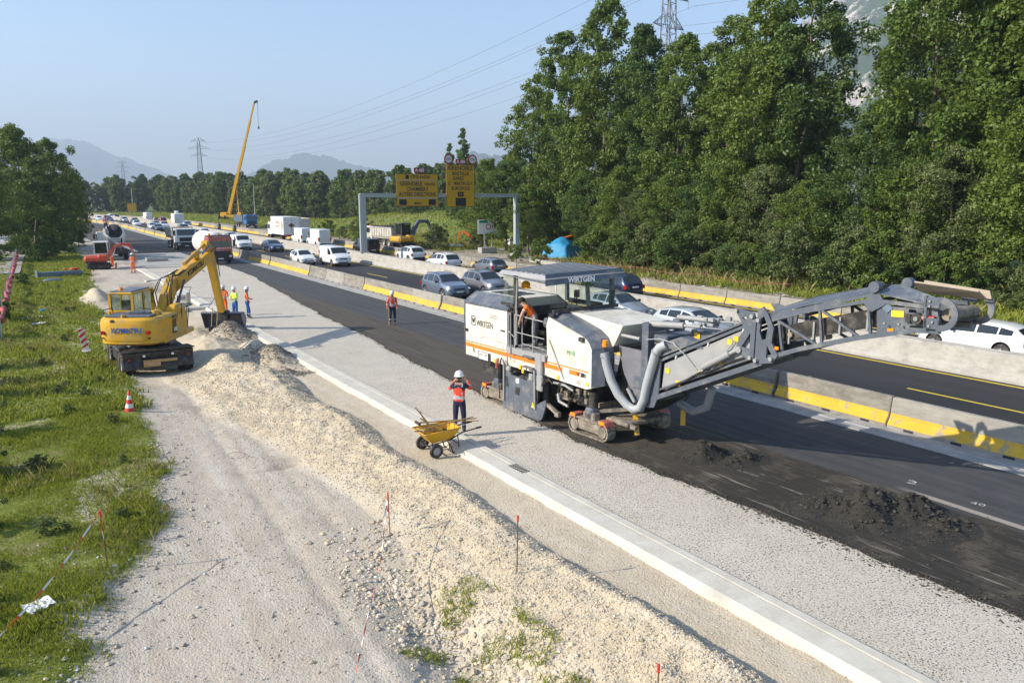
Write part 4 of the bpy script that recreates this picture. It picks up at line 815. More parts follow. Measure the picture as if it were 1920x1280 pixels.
# ================================================================ CARS
def lerp(x, P): return float(np.interp(x, [p[0] for p in P], [p[1] for p in P]))
KINDS = {
 'suv': dict(L=4.45, w=.92, r=.35, wb=(.88, 3.55), top=[(0, .62), (.05, .86), (.2, .98), (.9, 1.08), (1.12, 1.13), (1.85, 1.58), (2.4, 1.66), (3.3, 1.64), (3.85, 1.52), (4.3, 1.08), (4.42, .9), (4.45, .6)], belt=[(0, .62), (1.1, 1.06), (4, 1.12), (4.45, .9)],
   ws=(1.12, 1.85), rg=(3.85, 4.3), win=((1.42, 2.32), (2.4, 3.2), (3.28, 3.8))),
 'hatch': dict(L=4.1, w=.87, r=.315, wb=(.8, 3.3), top=[(0, .5), (.05, .72), (.2, .82), (.8, .95), (1.02, 1.0), (1.8, 1.42), (2.3, 1.5), (3.1, 1.46), (3.6, 1.34), (3.98, .98), (4.07, .8), (4.1, .5)], belt=[(0, .5), (1, .94), (3.7, 1.02), (4.1, .8)],
   ws=(1.02, 1.8), rg=(3.6, 3.98), win=((1.35, 2.2), (2.28, 3.0), (3.06, 3.45))),
 'saloon': dict(L=4.8, w=.92, r=.335, wb=(.92, 3.75), top=[(0, .5), (.06, .72), (.25, .8), (1.1, .95), (1.35, 1.0), (2.15, 1.38), (2.7, 1.46), (3.6, 1.42), (4.2, 1.3), (4.62, .98), (4.76, .82), (4.8, .5)], belt=[(0, .5), (1.3, .93), (4.3, 1.02), (4.8, .82)],
   ws=(1.35, 2.15), rg=(4.2, 4.62), win=((1.7, 2.6), (2.68, 3.5), (3.56, 4.1))),
 'van': dict(L=4.95, w=.96, r=.34, wb=(.92, 4.0), top=[(0, .6), (.05, .92), (.25, 1.06), (.75, 1.18), (.95, 1.24), (1.62, 1.82), (1.95, 1.93), (4.6, 1.94), (4.88, 1.85), (4.93, 1.0), (4.95, .5)], belt=[(0, .6), (.9, 1.16), (4.9, 1.2), (4.95, .5)],
   ws=(.95, 1.62), rg=None, win=((1.22, 2.1),)),
 'high_van': dict(L=5.7, w=1.0, r=.35, wb=(.95, 4.6), top=[(0, .6), (.05, .98), (.25, 1.12), (.7, 1.3), (.88, 1.36), (1.5, 2.1), (2.0, 2.46), (2.4, 2.5), (5.3, 2.5), (5.58, 2.42), (5.66, 1.0), (5.7, .5)], belt=[(0, .6), (.9, 1.2), (5.6, 1.25), (5.7, .5)],
   ws=(.88, 1.5), rg=None, win=((1.2, 2.1),)),
}
CARS = {}
def car_protos(kind):
    if kind in CARS: return CARS[kind]
    K = KINDS[kind]; L, w0, r = K['L'], K['w'], K['r']; Hm = max(z for _, z in K['top']); zb0 = .22 if 'van' not in kind else .25; ar = r+.065
    ys = set(np.linspace(0, L, 36).round(3)); [ys.add(p[0]) for p in K['top']]; [ys.update(q) for q in K['win']]
    for wy in K['wb']: ys.update([round(wy+ar*math.cos(a), 3) for a in np.linspace(0, math.pi, 9)])
    ys = sorted(ys); ys2 = [ys[0]]
    for y in ys[1:]:
        if y-ys2[-1] > .012: ys2.append(y)
    ys = ys2; rings = []; NP = 12
    for y in ys:
        T = lerp(y, K['top']); B = min(lerp(y, K['belt']), T-.02); e = min(y, L-y); wf = w0*(1-.30*math.exp(-e/.09)-.12*math.exp(-e/.4)); g_ = max(0, min(1, (T-B-.02)/(Hm-1.08 if 'van' not in kind else .6)))
        zb = zb0+.10*math.exp(-e/.2)
        for wy in K['wb']:
            d = y-wy
            if abs(d) < ar: zb = max(zb, r+math.sqrt(ar*ar-d*d)*.98)
        van = 'van' in kind; wr = wf*(.93 if van else .74); m_ = .5*(zb0+B)
        P = [(wf-.05, zb), (wf-.005, max(zb+.03, zb0+.12)), (wf, max(zb+.05, m_)), (wf*.99, max(zb+.07, B-.12)), (wf*.955, max(zb+.08, B))]
        tw = wf*.93*(1-g_)+(wr)*g_; lowx = wf*.94
        zt = T-.09*g_-.015
        P += [(lowx, max(B+.015, min(B+.03, zt)) if T-B > .06 else B+.003), (tw*(1-.0*g_), zt), (tw*.965, T-.045*g_-.006), (tw*.84, T-.012), (tw*.5, T+.012), (tw*.2, T+.022), (0, T+.024)]
        P = [(x, max(z, zb+.002*i)) for i, (x, z) in enumerate(P)]
        rings.append([(x, y, z) for x, z in P])
    V = []
    for rg in rings: V += rg+[(-x, y, z) for x, y, z in rg[::-1][1:]]
    k = 2*NP-1; body = []; bm_ = []; ws = []; rw = []; sw = [[], []]
    inw = lambda y: any(a <= y <= b for a, b in K['win'])
    for i in range(len(ys)-1):
        ym = (ys[i]+ys[i+1])/2
        for j in range(k-1):
            f = (i*k+j, i*k+j+1, (i+1)*k+j+1, (i+1)*k+j); jj = j if j < NP-1 else k-2-j; sd = 0 if j < NP-1 else 1; T = lerp(ym, K['top']); B = lerp(ym, K['belt'])
            if jj == 5 and inw(ym) and T-B > .16: sw[sd].append(f)
            elif jj >= 8 and K['ws'][0]+.02 < ym < K['ws'][1]-.0: ws.append(f)
            elif jj >= 8 and K['rg'] and K['rg'][0] < ym < K['rg'][1]: rw.append(f)
            else: body.append(f); bm_.append(1 if jj == 0 else 0)
    def sub(faces, name, mats, mi=None, caps=False):
        ids = sorted({v for f in faces for v in f}); mp = {a: i for i, a in enumerate(ids)}; b = MB()
        b.v = [V[a] for a in ids]; b.f = [tuple(mp[a] for a in f) for f in faces]; b.m = mi or [0]*len(faces); b.s = [True]*len(faces)
        if caps:
            b.add(V[:k], [tuple(range(k))]); b.add(V[-k:], [tuple(range(k))[::-1]])
        me = b.mesh(name, mats); me.set_sharp_from_angle(angle=R(38)); return me
    P = [('body', sub(body, 'body', ['white_paint', 'trim'], bm_, True), None)]
    if ws: P.append(('windscreen', sub(ws, 'windscreen', 'car_glass'), None))
    if rw: P.append(('rear_window', sub(rw, 'rear_window', 'car_glass'), None))
    for s_ in sw:
        if s_: P.append(('side_window', sub(s_, 'side_window', 'car_glass'), None))
    b = MB(); b.box((0, L/2, .5), (1.5*w0, L*.9, .5)); P.append(('underbody', b.mesh('underbody', 'car_black'), None))
    ty = MB(); ty.lathe([(r*.62, -.1), (r*.93, -.105), (r, -.07), (r, .07), (r*.93, .105), (r*.62, .1)], axis='X', n=20)
    rm = MB(); rm.lathe([(.001, .085), (r*.16, .09), (r*.2, .06), (r*.62, .095), (r*.64, .10)], axis='X', n=20); 
    for q in range(5): a = q*2*math.pi/5; rm.bar((.092, r*.12*math.cos(a), r*.12*math.sin(a)), (.1, r*.6*math.cos(a), r*.6*math.sin(a)), .012, r*.2, up=(1, 0, 0))
    ty, rm = ty.mesh('tyre', 'rubber'), rm.mesh('rim', 'alloy')
    for wy in K['wb']:
        for sx in (-1, 1): P.append(('wheel', (ty, rm), (sx*(w0-.12), wy, r), 0 if sx > 0 else math.pi))
    zl = lerp(.12, K['top'])-.17; zt_ = lerp(L-.12, K['belt'])-.12 if 'van' not in kind else 1.15
    for sx in (-1, 1):
        b = MB(); b.box((sx*w0*.74, .12, zl), (.34, .2, .15), .05, rot=(0, 0, -sx*.45)); P.append(('headlight', b.mesh('headlight', 'headlight'), None))
        b = MB(); b.box((sx*w0*.84, L-.14, zt_), (.2, .2, .26 if 'van' not in kind else .5), .03, rot=(0, 0, sx*.3)); P.append(('tail_light', b.mesh('tail_light', 'tail_red'), None))
        b = MB(); b.box((sx*(w0+.09), K['ws'][0]+.38, lerp(K['ws'][0]+.38, K['belt'])+.09), (.22, .12, .16), .04); P.append(('wing_mirror', b.mesh('wing_mirror', 'trim'), None))
    b = MB(); b.box((0, .05, zl-.02), (.78, .1, .12), .02); b.box((0, .045, .42), (1.1, .1, .16), .03); P.append(('grille', b.mesh('grille', 'trim'), None))
    b = MB(); b.box((0, -.012, .56), (.5, .02, .11)); P.append(('number_plate', b.mesh('number_plate', 'white_plastic'), None)); b = MB(); b.box((0, L+.01, .62 if 'van' in kind else .85), (.5, .03, .11)); P.append(('number_plate', b.mesh('number_plate', 'white_plastic'), None))
    b = MB(); b.box((0, L-.05, .42), (1.45*w0, .18, .3), .05); P.append(('rear_bumper', b.mesh('rear_bumper', 'trim'), None))
    if kind == 'suv':
        for sx in (-1, 1): b = MB(); b.tube([(sx*.62, 1.95, 1.62), (sx*.62, 2.3, 1.70), (sx*.62, 3.3, 1.68), (sx*.62, 3.7, 1.58)], .02, 5); P.append(('roof_rail', b.mesh('roof_rail', 'trim'), None))
    CARS[kind] = (P, L); return CARS[kind]
def car(kind, col, label, x, y, toward, cat='car', group=None, name='car', detail=True, sc=1., dz=0.):
    P, L = car_protos(kind); yaw = (0 if toward else math.pi)-math.atan(float(shift(y+3)-shift(y-3))/6)
    t = thing(name, label, cat, (x+shift1(y), y, .006+dz), yaw, group); t.scale = (sc, sc, sc)
    for p in P:
        if not detail and p[0] in ('grille', 'number_plate', 'rear_bumper', 'roof_rail', 'wing_mirror'): continue
        if p[0] == 'wheel':
            o = bpy.data.objects.new('wheel', p[1][0]); link(o, t); o.location = (p[2][0], p[2][1]-L/2, p[2][2]); o.rotation_euler.z = p[3]; link(bpy.data.objects.new('rim', p[1][1]), o)
        else:
            o = bpy.data.objects.new(p[0], p[1]); link(o, t); o.location.y = -L/2
            if p[0] == 'body': o.material_slots[0].link = 'OBJECT'; o.material_slots[0].material = col
    return t
# local +y is the REAR, so a car facing the camera (travelling -Y) has yaw 0
pw = paint('white', (.78, .78, .77), 0); pb = paint('blue_grey', (.16, .20, .27)); pg = paint('grey', (.20, .21, .24)); ps = paint('silver', (.46, .48, .50), .6); pd = paint('dark', (.035, .04, .05)); pn = paint('night_blue', (.02, .035, .09)); pr = paint('red', (.25, .01, .01), .1); pl = paint('pale_blue', (.55, .60, .66), .4); pk = paint('black', (.012, .012, .014))
GL = 'cars queuing in the carriageway beside the works'; GR = 'vehicles driving away on the far carriageway'; GD = 'distant cars in the queue at the bend'; GE = 'distant cars on the far carriageway at the bend'
car('suv', pb, 'blue grey compact SUV facing the camera behind the barrier, left of the milling machine', 25.1, 49.2, 1, group=GL)
car('suv', pg, 'grey SUV facing the camera directly behind the milling machine hood', 28.3, 49.2, 1, group=GL)
car('hatch', ps, 'silver hatchback seen just in front of the milling machine canopy glass', 28.9, 35.0, 1, group=GL)
car('saloon', pl, 'pale estate car half hidden behind the lower conveyor of the milling machine', 28.0, 28.0, 1, group=GL)
car('van', pw, 'white panel van facing the camera near the foot of the gantry', 27.6, 78.5, 1, 'van', GL, 'van')
car('hatch', pw, 'white hatchback facing the camera left of the white panel van', 25.2, 81.5, 1, group=GL)
car('saloon', pn, 'dark blue hatchback facing the camera in front of the box lorry', 28.2, 103.5, 1, group=GL)
car('van', pw, 'white compact van facing the camera beside the red road truck', 25.6, 109.5, 1, 'van', GL, 'van')
car('hatch', ps, 'silver car following close behind the white compact van', 28.6, 128, 1, group=GL)
car('saloon', pw, 'white car half hidden by the conveyor tip at the right edge', 36.0, 18.6, 0, group=GR, sc=1.03)
car('suv', pn, 'dark blue SUV with red tail lights seen through the canopy glass', 35.3, 43.2, 0, group=GR)
car('hatch', pg, 'dark grey hatchback driving away just left of the canopy roof', 36.2, 62.2, 0, group=GR)
car('suv', pw, 'white boxy SUV with roof rails driving away beside the dark grey hatchback', 34.6, 68.0, 0, group=GR)
car('suv', pw, 'white SUV driving away under the wide yellow sign', 36.3, 79.2, 0, group=GR)
car('van', pk, 'black people carrier passing behind the left gantry post', 36.3, 92.0, 0, 'car', GR)
car('high_van', pw, 'white high roof van driving away, nearer of the two', 36.2, 109.5, 0, 'van', GR, 'van')
car('high_van', pw, 'white high roof van driving away, ahead of the nearer one', 36.6, 118.5, 0, 'van', GR, 'van', sc=.95)
FC = [('saloon', pd, 24.5, 283, 1), ('hatch', pw, 25, 262, 1), ('hatch', pd, 28.4, 268, 1), ('hatch', ps, 28.5, 246, 1), ('saloon', pd, 24.8, 246, 1), ('hatch', pw, 25.1, 208, 1), ('saloon', ps, 28.6, 203, 1), ('hatch', pw, 25.4, 186, 1), ('suv', pw, 28.3, 190, 1), ('saloon', pd, 25.4, 178, 1), ('suv', pg, 28.7, 169, 1), ('hatch', pw, 25.2, 152, 1), ('saloon', pw, 28.5, 148, 1), ('hatch', pd, 28.6, 232, 1), ('saloon', pn, 24.9, 300, 1), ('hatch', pw, 28.6, 305, 1), ('hatch', ps, 24.8, 330, 1), ('saloon', pw, 28.3, 345, 1), ('hatch', pd, 25, 360, 1),
 ('high_van', pw, 36.5, 256, 0), ('hatch', pr, 36.4, 238, 0), ('hatch', pd, 34.2, 285, 0), ('saloon', pw, 36.3, 300, 0), ('saloon', ps, 34.2, 198, 0), ('hatch', pw, 36.2, 330, 0), ('hatch', pd, 34.5, 352, 0)]
cn = {id(pw): 'white', id(pd): 'dark', id(ps): 'silver', id(pg): 'dark grey', id(pn): 'dark blue', id(pr): 'red'}
for i, (k, c_, x, y, tw) in enumerate(FC):
    ds = 'nearest' if y < 160 else 'mid distance' if y < 215 else 'distant' if y < 290 else 'farthest'
    car(k, c_, f'{ds} {cn[id(c_)]} {"van" if "van" in k else "car"} {"in the queue at the motorway bend" if tw else "driving away at the motorway bend"}', x, y, tw, 'van' if 'van' in k else 'car', GD if tw else GE, 'van' if 'van' in k else 'car', detail=False)
# ---------------------------------------------------------------- lorries
def wheels(t, spots, r=.5, w=.3, rim='dirty_white'):
    ty = MB(); ty.lathe([(r*.55, -w/2), (r*.93, -w/2), (r, -w*.35), (r, w*.35), (r*.93, w/2), (r*.55, w/2)], axis='X', n=18); ty = ty.mesh('tyre', 'rubber')
    rm = MB(); rm.lathe([(.001, w*.1), (r*.2, w*.2), (r*.3, w*.1), (r*.5, w*.2), (r*.58, w*.5)], axis='X', n=16); rm = rm.mesh('rim', rim)
    for x, y in spots:
        o = bpy.data.objects.new('wheel', ty); link(o, t); o.location = (x, y, r); o.rotation_euler.z = 0 if x > 0 else math.pi; link(bpy.data.objects.new('rim', rm), o)
def cab(t, col, y0=0, w=2.45, h=2.75, L=2.0, z0=.95, lower='trim'):
    """cab with its front at y0 facing -y"""
    b = MB(); pr = [(y0, z0), (y0, z0+.85), (y0+.12, z0+1.75), (y0+.3, h), (y0+L, h), (y0+L, z0)]; b.prism([(-w/2, y, z) for y, z in pr], (w, 0, 0)); b.build('cab', col, t)
    b = MB(); b.prism([(-w*.44, y0-.012+(.12*(z-z0-.85)/.9), z) for z in (z0+.95,)]+[(-w*.44, y0+.12-.02, z0+1.72), (w*.44, y0+.12-.02, z0+1.72), (w*.44, y0-.012+.013, z0+.95)], (0, .03, 0)); b.build('windscreen', 'car_glass', t)
    for s in (-1, 1):
        b = MB(); b.box((s*(w/2+.005), y0+.85, z0+1.25), (.02, .95, .7)); b.build('side_window', 'car_glass', t)
        b = MB(); b.box((s*(w/2+.22), y0+.1, z0+1.3), (.22, .1, .6), .03); b.bar((s*w/2, y0+.1, z0+1.5), (s*(w/2+.2), y0+.1, z0+1.5), .05); b.build('wing_mirror', 'trim', t)
        b = MB(); b.box((s*w*.38, y0-.06, .75), (.4, .1, .2), .03); b.build('headlight', 'headlight', t)
    b = MB(); b.box((0, y0+.08, .7), (w, .3, .62), .05); b.build('bumper', lower, t)
    b = MB(); b.box((0, y0-.015, z0+.42), (w*.7, .04, .5)); b.build('grille', 'trim', t)
    b = MB(); b.box((0, y0-.09, .55), (.5, .02, .12)); b.build('number_plate', 'white_plastic', t)
    b = MB(); [b.cyl((s*.8, y0+.6, h), (s*.8, y0+.6, h+.18), .1, n=8) for s in (-1, 1)]; b.build('beacon', 'orange_lamp', t)
def tipper_body(t, m, y0, y1, z0=1.35, z1=2.75, w=2.5):
    b = MB(); th = .07
    b.box((0, (y0+y1)/2, z0+.04), (w*.86, y1-y0, .1))
    for s in (-1, 1): b.prism([(s*w*.42, y0, z0), (s*w/2, y0, z0+.35), (s*w/2, y0, z1), (s*(w/2-th), y0, z1), (s*(w/2-th), y0, z0+.35), (s*(w*.42-th), y0, z0+.05)], (0, y1-y0, 0))
    b.box((0, y0+.04, (z0+z1)/2+.1), (w, .08, z1-z0+.2)); b.box((0, y1-.04, (z0+z1)/2), (w*.98, .08, z1-z0)); b.build('tipper_body', m, t)
    r_ = MB(); n = int((y1-y0)/.7)
    for s in (-1, 1):
        for i in range(n+1): r_.box((s*(w/2+.03), y0+.05+(y1-y0-.1)*i/n, (z0+.35+z1)/2), (.06, .09, z1-z0-.4))
        r_.box((s*(w/2+.03), (y0+y1)/2, z1), (.1, y1-y0, .1))
    r_.build('body_rib', m, t)['kind'] = 'stuff'
    b = MB(); [b.box((s*.42, (y0+y1)/2, 1.05), (.12, y1-y0+.5, .28)) for s in (-1, 1)]; b.box((0, (y0+y1)/2, .85), (1.4, y1-y0-.6, .35)); b.build('chassis', 'black_metal', t)
t = thing('tipper_lorry', 'white tipper lorry with lit beacons facing the camera on the milled road', 'lorry', (19.2, 115.5, .02), R(0)); cab(t, 'white_paint', -4); tipper_body(t, 'dirty_white', -1.7, 4.2); wheels(t, [(s*1.05, y) for s in (-1, 1) for y in (-3.2, 1.6, 3.0, -1.4)])
t = thing('road_truck', 'red and white tank truck facing the camera on the milled road', 'lorry', (18.0, 90.2, .02), R(0))
b = MB(); b.box((0, -3.4, 1.85), (2.45, 1.8, 1.9), .12); b.build('cab', 'red_paint', t); b = MB(); b.prism([(-1.12, -4.33, 1.75), (1.12, -4.33, 1.75), (1.05, -4.28, 2.75), (-1.05, -4.28, 2.75)], (0, .06, 0)); b.build('windscreen', 'car_glass', t)
b = MB(); b.box((0, -4.2, .72), (2.5, .35, .7), .06); b.box((0, -4.32, 1.2), (2.0, .06, .25)); b.build('bumper', 'trim', t)
for q in range(9): b = MB(); b.box((-1.0+.25*q, -4.34, 1.62), (.11, .02, .1), rot=(0, .6, 0)); b.build('hazard_stripe', 'white_plastic', t)
b = MB(); b.box((0, -3.3, 2.82), (2.3, 1.4, .16), .05); b.build('roof_deflector', 'trim', t); b = MB(); b.lathe([(.01, -2.6), (.9, -2.6), (1.22, -2.3), (1.25, -2.2), (1.25, 3.9), (1.2, 4.1), (.9, 4.3), (.01, 4.35)], (0, 0, 1.95), 'Y', 20); b.build('tank', 'white_paint', t)
b = MB(); [b.box((s*.42, .6, .95), (.14, 7.6, .3)) for s in (-1, 1)]; b.box((0, .7, .75), (2.2, 2.4, .4)); b.build('chassis', 'black_metal', t); b = MB(); b.box((-1.235, -3.3, 2.0), (.02, 1., .8)); b.box((1.235, -3.3, 2.0), (.02, 1., .8)); b.build('side_window', 'car_glass', t)
for s in (-1, 1): b = MB(); b.box((s*1.45, -4.1, 2.1), (.25, .12, .7), .03); b.bar((s*1.2, -4.1, 2.4), (s*1.4, -4.1, 2.4), .05); b.build('wing_mirror', 'trim', t); b = MB(); b.box((s*.98, -4.39, .8), (.3, .05, .2), .02); b.build('headlight', 'headlight', t)
b = MB(); [b.cyl((x, -3.2, 2.9), (x, -3.2, 3.1), .11, n=8) for x in (-.8, .1)]; b.build('beacon', 'orange_lamp', t); b = MB(); b.box((0, -4.39, .55), (.5, .02, .12)); b.build('number_plate', 'white_plastic', t); wheels(t, [(s*1.05, y) for s in (-1, 1) for y in (-3.1, 1.9, 3.3)])
t = thing('box_lorry', 'white box lorry with orange lettering driving away on the far carriageway', 'lorry', (36.4, 127, .02), math.pi); cab(t, 'white_paint', -4.6, h=2.9)
b = MB(); b.box((0, .9, 2.45), (2.5, 6.9, 2.75), .03); b.build('cargo_box', 'white_paint', t); b = MB(); b.box((0, 4.36, 1.05), (2.5, .08, .2)); b.build('tail_bumper', 'red_paint', t)
b = MB(); b.box((0, 4.36, 2.45), (.03, .03, 2.6)); b.build('door_gap', 'black_ink', t); b = MB(); b.prism([(-.55, 4.37, 2.55), (0, 4.37, 2.9), (.55, 4.37, 2.55), (0, 4.37, 2.2)], (0, .01, 0)); b.build('diamond_logo', 'rust', t)
text(t, 'EXPRESS', .55, 'orange', (1.262, 1.2, 2.9), (0, 1, 0), (0, 0, 1), width=2.6); text(t, 'TRANSPORT', .34, 'orange', (1.262, 1.2, 2.35), (0, 1, 0), (0, 0, 1), width=2.4)
b = MB(); b.prism([(1.262, 3.4, 3.3), (1.262, 4.1, 2.5), (1.262, 3.4, 1.7)], (.004, 0, 0)); b.build('arrow_logo', 'wood', t)
b = MB(); [b.box((s*.42, .3, .95), (.12, 8.4, .26)) for s in (-1, 1)]; [b.box((s*1.15, .3, .7), (.05, 3, .12)) for s in (-1, 1)]; b.build('chassis', 'black_metal', t); wheels(t, [(s*1.05, y) for s in (-1, 1) for y in (-3.6, 2.6)], .46)
b = MB(); b.box((-.9, 4.4, .8), (.3, .04, .14)); b.build('tail_light', 'tail_red', t); b = MB(); b.box((.9, 4.4, .8), (.3, .04, .14)); b.build('tail_light', 'tail_red', t)
t = thing('blue_lorry', 'blue cab tipper lorry parked on the far side path below the crane', 'lorry', (45, 187, .02), R(5)); cab(t, 'blue_paint', -4.4, h=3.0); tipper_body(t, 'steel_blue', -2, 4); wheels(t, [(s*1.05, y) for s in (-1, 1) for y in (-3.4, 1.4, 2.8)])
t = thing('tipper_lorry', 'pale grey tipper lorry parked behind the box lorry on the far side path', 'lorry', (45, 148, .02), math.pi+R(-4)); cab(t, 'dirty_white', -4.4, h=3.0); tipper_body(t, 'dirty_white', -2.1, 4.6, z1=3.0); wheels(t, [(s*1.05, y) for s in (-1, 1) for y in (-3.4, 1.4, 2.8)])
t = thing('dump_truck', 'dusty grey articulated dump truck beside the yellow excavator on the far side', 'dump truck', (44.6, 104.5, .02), math.pi+R(4)); cab(t, 'dirty_white', -4.6, h=2.8); tipper_body(t, 'dirty_white', -2.4, 3.6, z0=1.2, z1=2.7, w=2.7); wheels(t, [(s*1.1, y) for s in (-1, 1) for y in (-3.5, 1.0, 2.5)], .62, .45)
b = MB(); V, F = grid(np.linspace(-1.2, 1.2, 8), np.linspace(-2.3, 3.5, 14), lambda x, y: 2.45+.55*np.cos(x*1.1)*np.cos((y-.6)*.5)+.1*np.sin(x*7+y*5)); link(bpy.data.objects.new('soil_load', nmesh('soil_load', V, F, 'asphalt_fines')), t)
# concrete mixer lorry
t = thing('concrete_mixer', 'white concrete mixer lorry seen from the rear at the left work area', 'mixer lorry', (9.5, 101, .02), math.pi); cab(t, 'white_paint', -5, h=2.8)
b = MB(); ax = Vector((0, .93, .36)).normalized(); b.lathe([(.25, -2.4), (.8, -2.3), (1.15, -1.2), (1.26, 0), (1.22, 1.0), (1.02, 1.9), (.92, 2.3), (.80, 2.3)], (0, 0, 0), 'Z', 20)
M_ = Matrix.Rotation(-R(69), 3, 'X'); b.v = [tuple(M_ @ Vector(v)+Vector((0, .6, 2.25))) for v in b.v]; b.build('drum', 'white_paint', t); b = MB(); b.lathe([(.82, 2.28), (.5, 1.9), (.01, 1.8)], (0, 0, 0), 'Z', 20); b.v = [tuple(M_ @ Vector(v)+Vector((0, .6, 2.25))) for v in b.v]; b.build('drum_mouth', 'black_metal', t)
b = MB(); b.lathe([(1.24, -.15), (1.24, .1)], (0, 0, 0), 'Z', 20); b.v = [tuple(M_ @ Vector(v)+Vector((0, .6, 2.25))) for v in b.v]; b.build('drum_ring', 'white_plastic', t)
b = MB(); b.lathe([(.2, -.35), (.5, .25)], (0, 3.1, 3.6), 'Z', 10); b.build('hopper', 'machine_grey', t); b = MB(); b.prism([(-.5, 3.2, 2.45), (.5, 3.2, 2.45), (.2, 3.3, 1.9), (-.2, 3.3, 1.9)], (0, .12, 0)); b.build('discharge_funnel', 'light_grey', t)
b = MB(); b.prism([(-.2, 3.3, 1.9), (.2, 3.3, 1.9), (-1.6, 5.6, .95), (-1.95, 5.5, .95)], (0, 0, .05)); b.build('chute', 'light_grey', t)
b = MB(); [b.box((s*.42, .5, 1.0), (.14, 8.2, .3)) for s in (-1, 1)]; [b.bar((s*.7, 2.6, 1.0), (s*.6, 2.9, 3.0), .12) for s in (-1, 1)]; b.box((0, 2.6, .95), (2.3, 1.8, .5)); b.build('chassis', 'black_metal', t)
b = MB(); [b.bar((x, 3.9, .6), (x, 3.5, 3.4), .05) for x in (.7, 1.1)]; [b.bar((.7, 3.9-.04*k, .7+.3*k), (1.1, 3.9-.04*k, .7+.3*k), .03) for k in range(9)]; b.build('ladder', 'galvanised', t); b = MB(); b.box((.9, 3.1, 3.05), (.6, .8, .05)); b.build('service_step', 'galvanised', t)
wheels(t, [(s*1.05, y) for s in (-1, 1) for y in (-4.2, -2.6, 1.3, 2.7)])
# motorcycles
def moto(x, y, l):
    t = thing('motorcycle', l, 'motorcycle', (x, y, 0), math.pi, 'motorcycles on the far carriageway'); b = MB(); b.tube([(0, -.5, .55), (0, -.2, .85), (0, .3, .8), (0, .8, .85)], [.12, .2, .16, .1], 8); b.box((0, 0, .5), (.3, .5, .4), .08); b.build('frame', 'car_black', t)
    for yy in (-.75, .7): b = MB(); b.lathe([(.2, -.07), (.3, -.07), (.33, 0), (.3, .07), (.2, .07)], axis='X', n=16); b.build('wheel', 'rubber', t, (0, yy, .33))
    b = MB(); b.bar((-.38, -.45, 1.02), (.38, -.45, 1.02), .04); b.bar((0, -.45, 1), (0, -.75, .33), .06); b.build('handlebar', 'chrome', t); b = MB(); b.box((0, .95, .8), (.12, .04, .06)); b.build('tail_light', 'tail_red', t)
moto(36.2, 172, 'motorcycle farther away on the far carriageway'); moto(36.5, 160, 'motorcycle nearer the box lorry on the far carriageway')
t = thing('camper_van', 'white box bodied van in the queue at the bend with equipment on its roof', 'van', (33.8+shift1(206), 206, 0), math.pi); b = MB(); b.box((0, .6, 1.75), (2.2, 4.6, 2.5), .08); b.build('box_body', 'white_paint', t); b = MB(); b.box((0, -2.3, 1.2), (2.0, 1.5, 1.5), .15); b.build('cab', 'white_paint', t); b = MB(); b.box((.1, .3, 3.3), (.8, .8, .7), .1); b.build('roof_unit', 'white_plastic', t); wheels(t, [(s*.9, y) for s in (-1, 1) for y in (-2, 1.8)], .36, .25); b = MB(); b.box((.9, 2.92, 1.2), (.15, .03, .4)); b.build('tail_light', 'tail_red', t)
# mobile crane
t = thing('mobile_crane', 'yellow mobile crane with its long telescopic boom raised above the far trees', 'crane', (57, 257, .2), R(-32))
P0 = Vector((0, 0, 1.2)); P1 = Vector((9.8, 0, 34.6)); dr = (P1-P0)
for k, (a, c_, w_) in enumerate(((0, .36, .85), (.33, .62, .68), (.6, .85, .54), (.83, 1, .4))): b = MB(); b.bar(P0+dr*a, P0+dr*c_, w_, w_*1.15, up=(0, 1, 0)); b.build('boom_section', 'crane_yellow', t)
b = MB(); b.box((1, 0, .9), (6.5, 2.4, .7), .1); b.box((-1.2, 0, 1.6), (2, 2.2, .9), .1); b.build('carrier', 'crane_yellow', t); b = MB(); b.bar((3.2, 0, 1.6), (2.9, 0, 9.5), .3); b.build('lift_cylinder', 'crane_yellow', t); b = MB(); b.box((3.6, 0, 1.5), (1.2, 2.2, 1.0), .1); b.build('crane_cab', 'crane_yellow', t)
b = MB(); b.bar(P1, P1+Vector((1, 0, .4)), .6); b.build('boom_head', 'black_metal', t); b = MB(); b.cyl(P1+Vector((.9, 0, .2)), P1+Vector((.9, 0, -7)), .06, n=5); b.build('hoist_rope', 'cable', t); b = MB(); b.box(P1+Vector((.9, 0, -7.3)), (.4, .3, .7)); b.build('hook_block', 'black_metal', t)
wheels(t, [(x, s*1.2) for s in (-1, 1) for x in (-2.5, -.8, 2.5, 4.2)], .6, .4)
# ================================================================ COLD MILLING MACHINE (x forward, y towards its left, z up)
T = thing('milling_machine', 'large cream and grey road milling machine with a long raised discharge conveyor', 'milling machine', (13.2, 22.0, 0), R(-86))
CR, MG, LG, BK = 'cream_paint', 'machine_grey', 'light_grey', 'black_metal'
def B_(name, m, f, parent=T):
    b = MB(); f(b); return b.build(name, m, parent)
def pz(b, poly, y0, y1, m=0): b.prism([(u, y0, z) for u, z in poly], (0, y1-y0, 0), m)
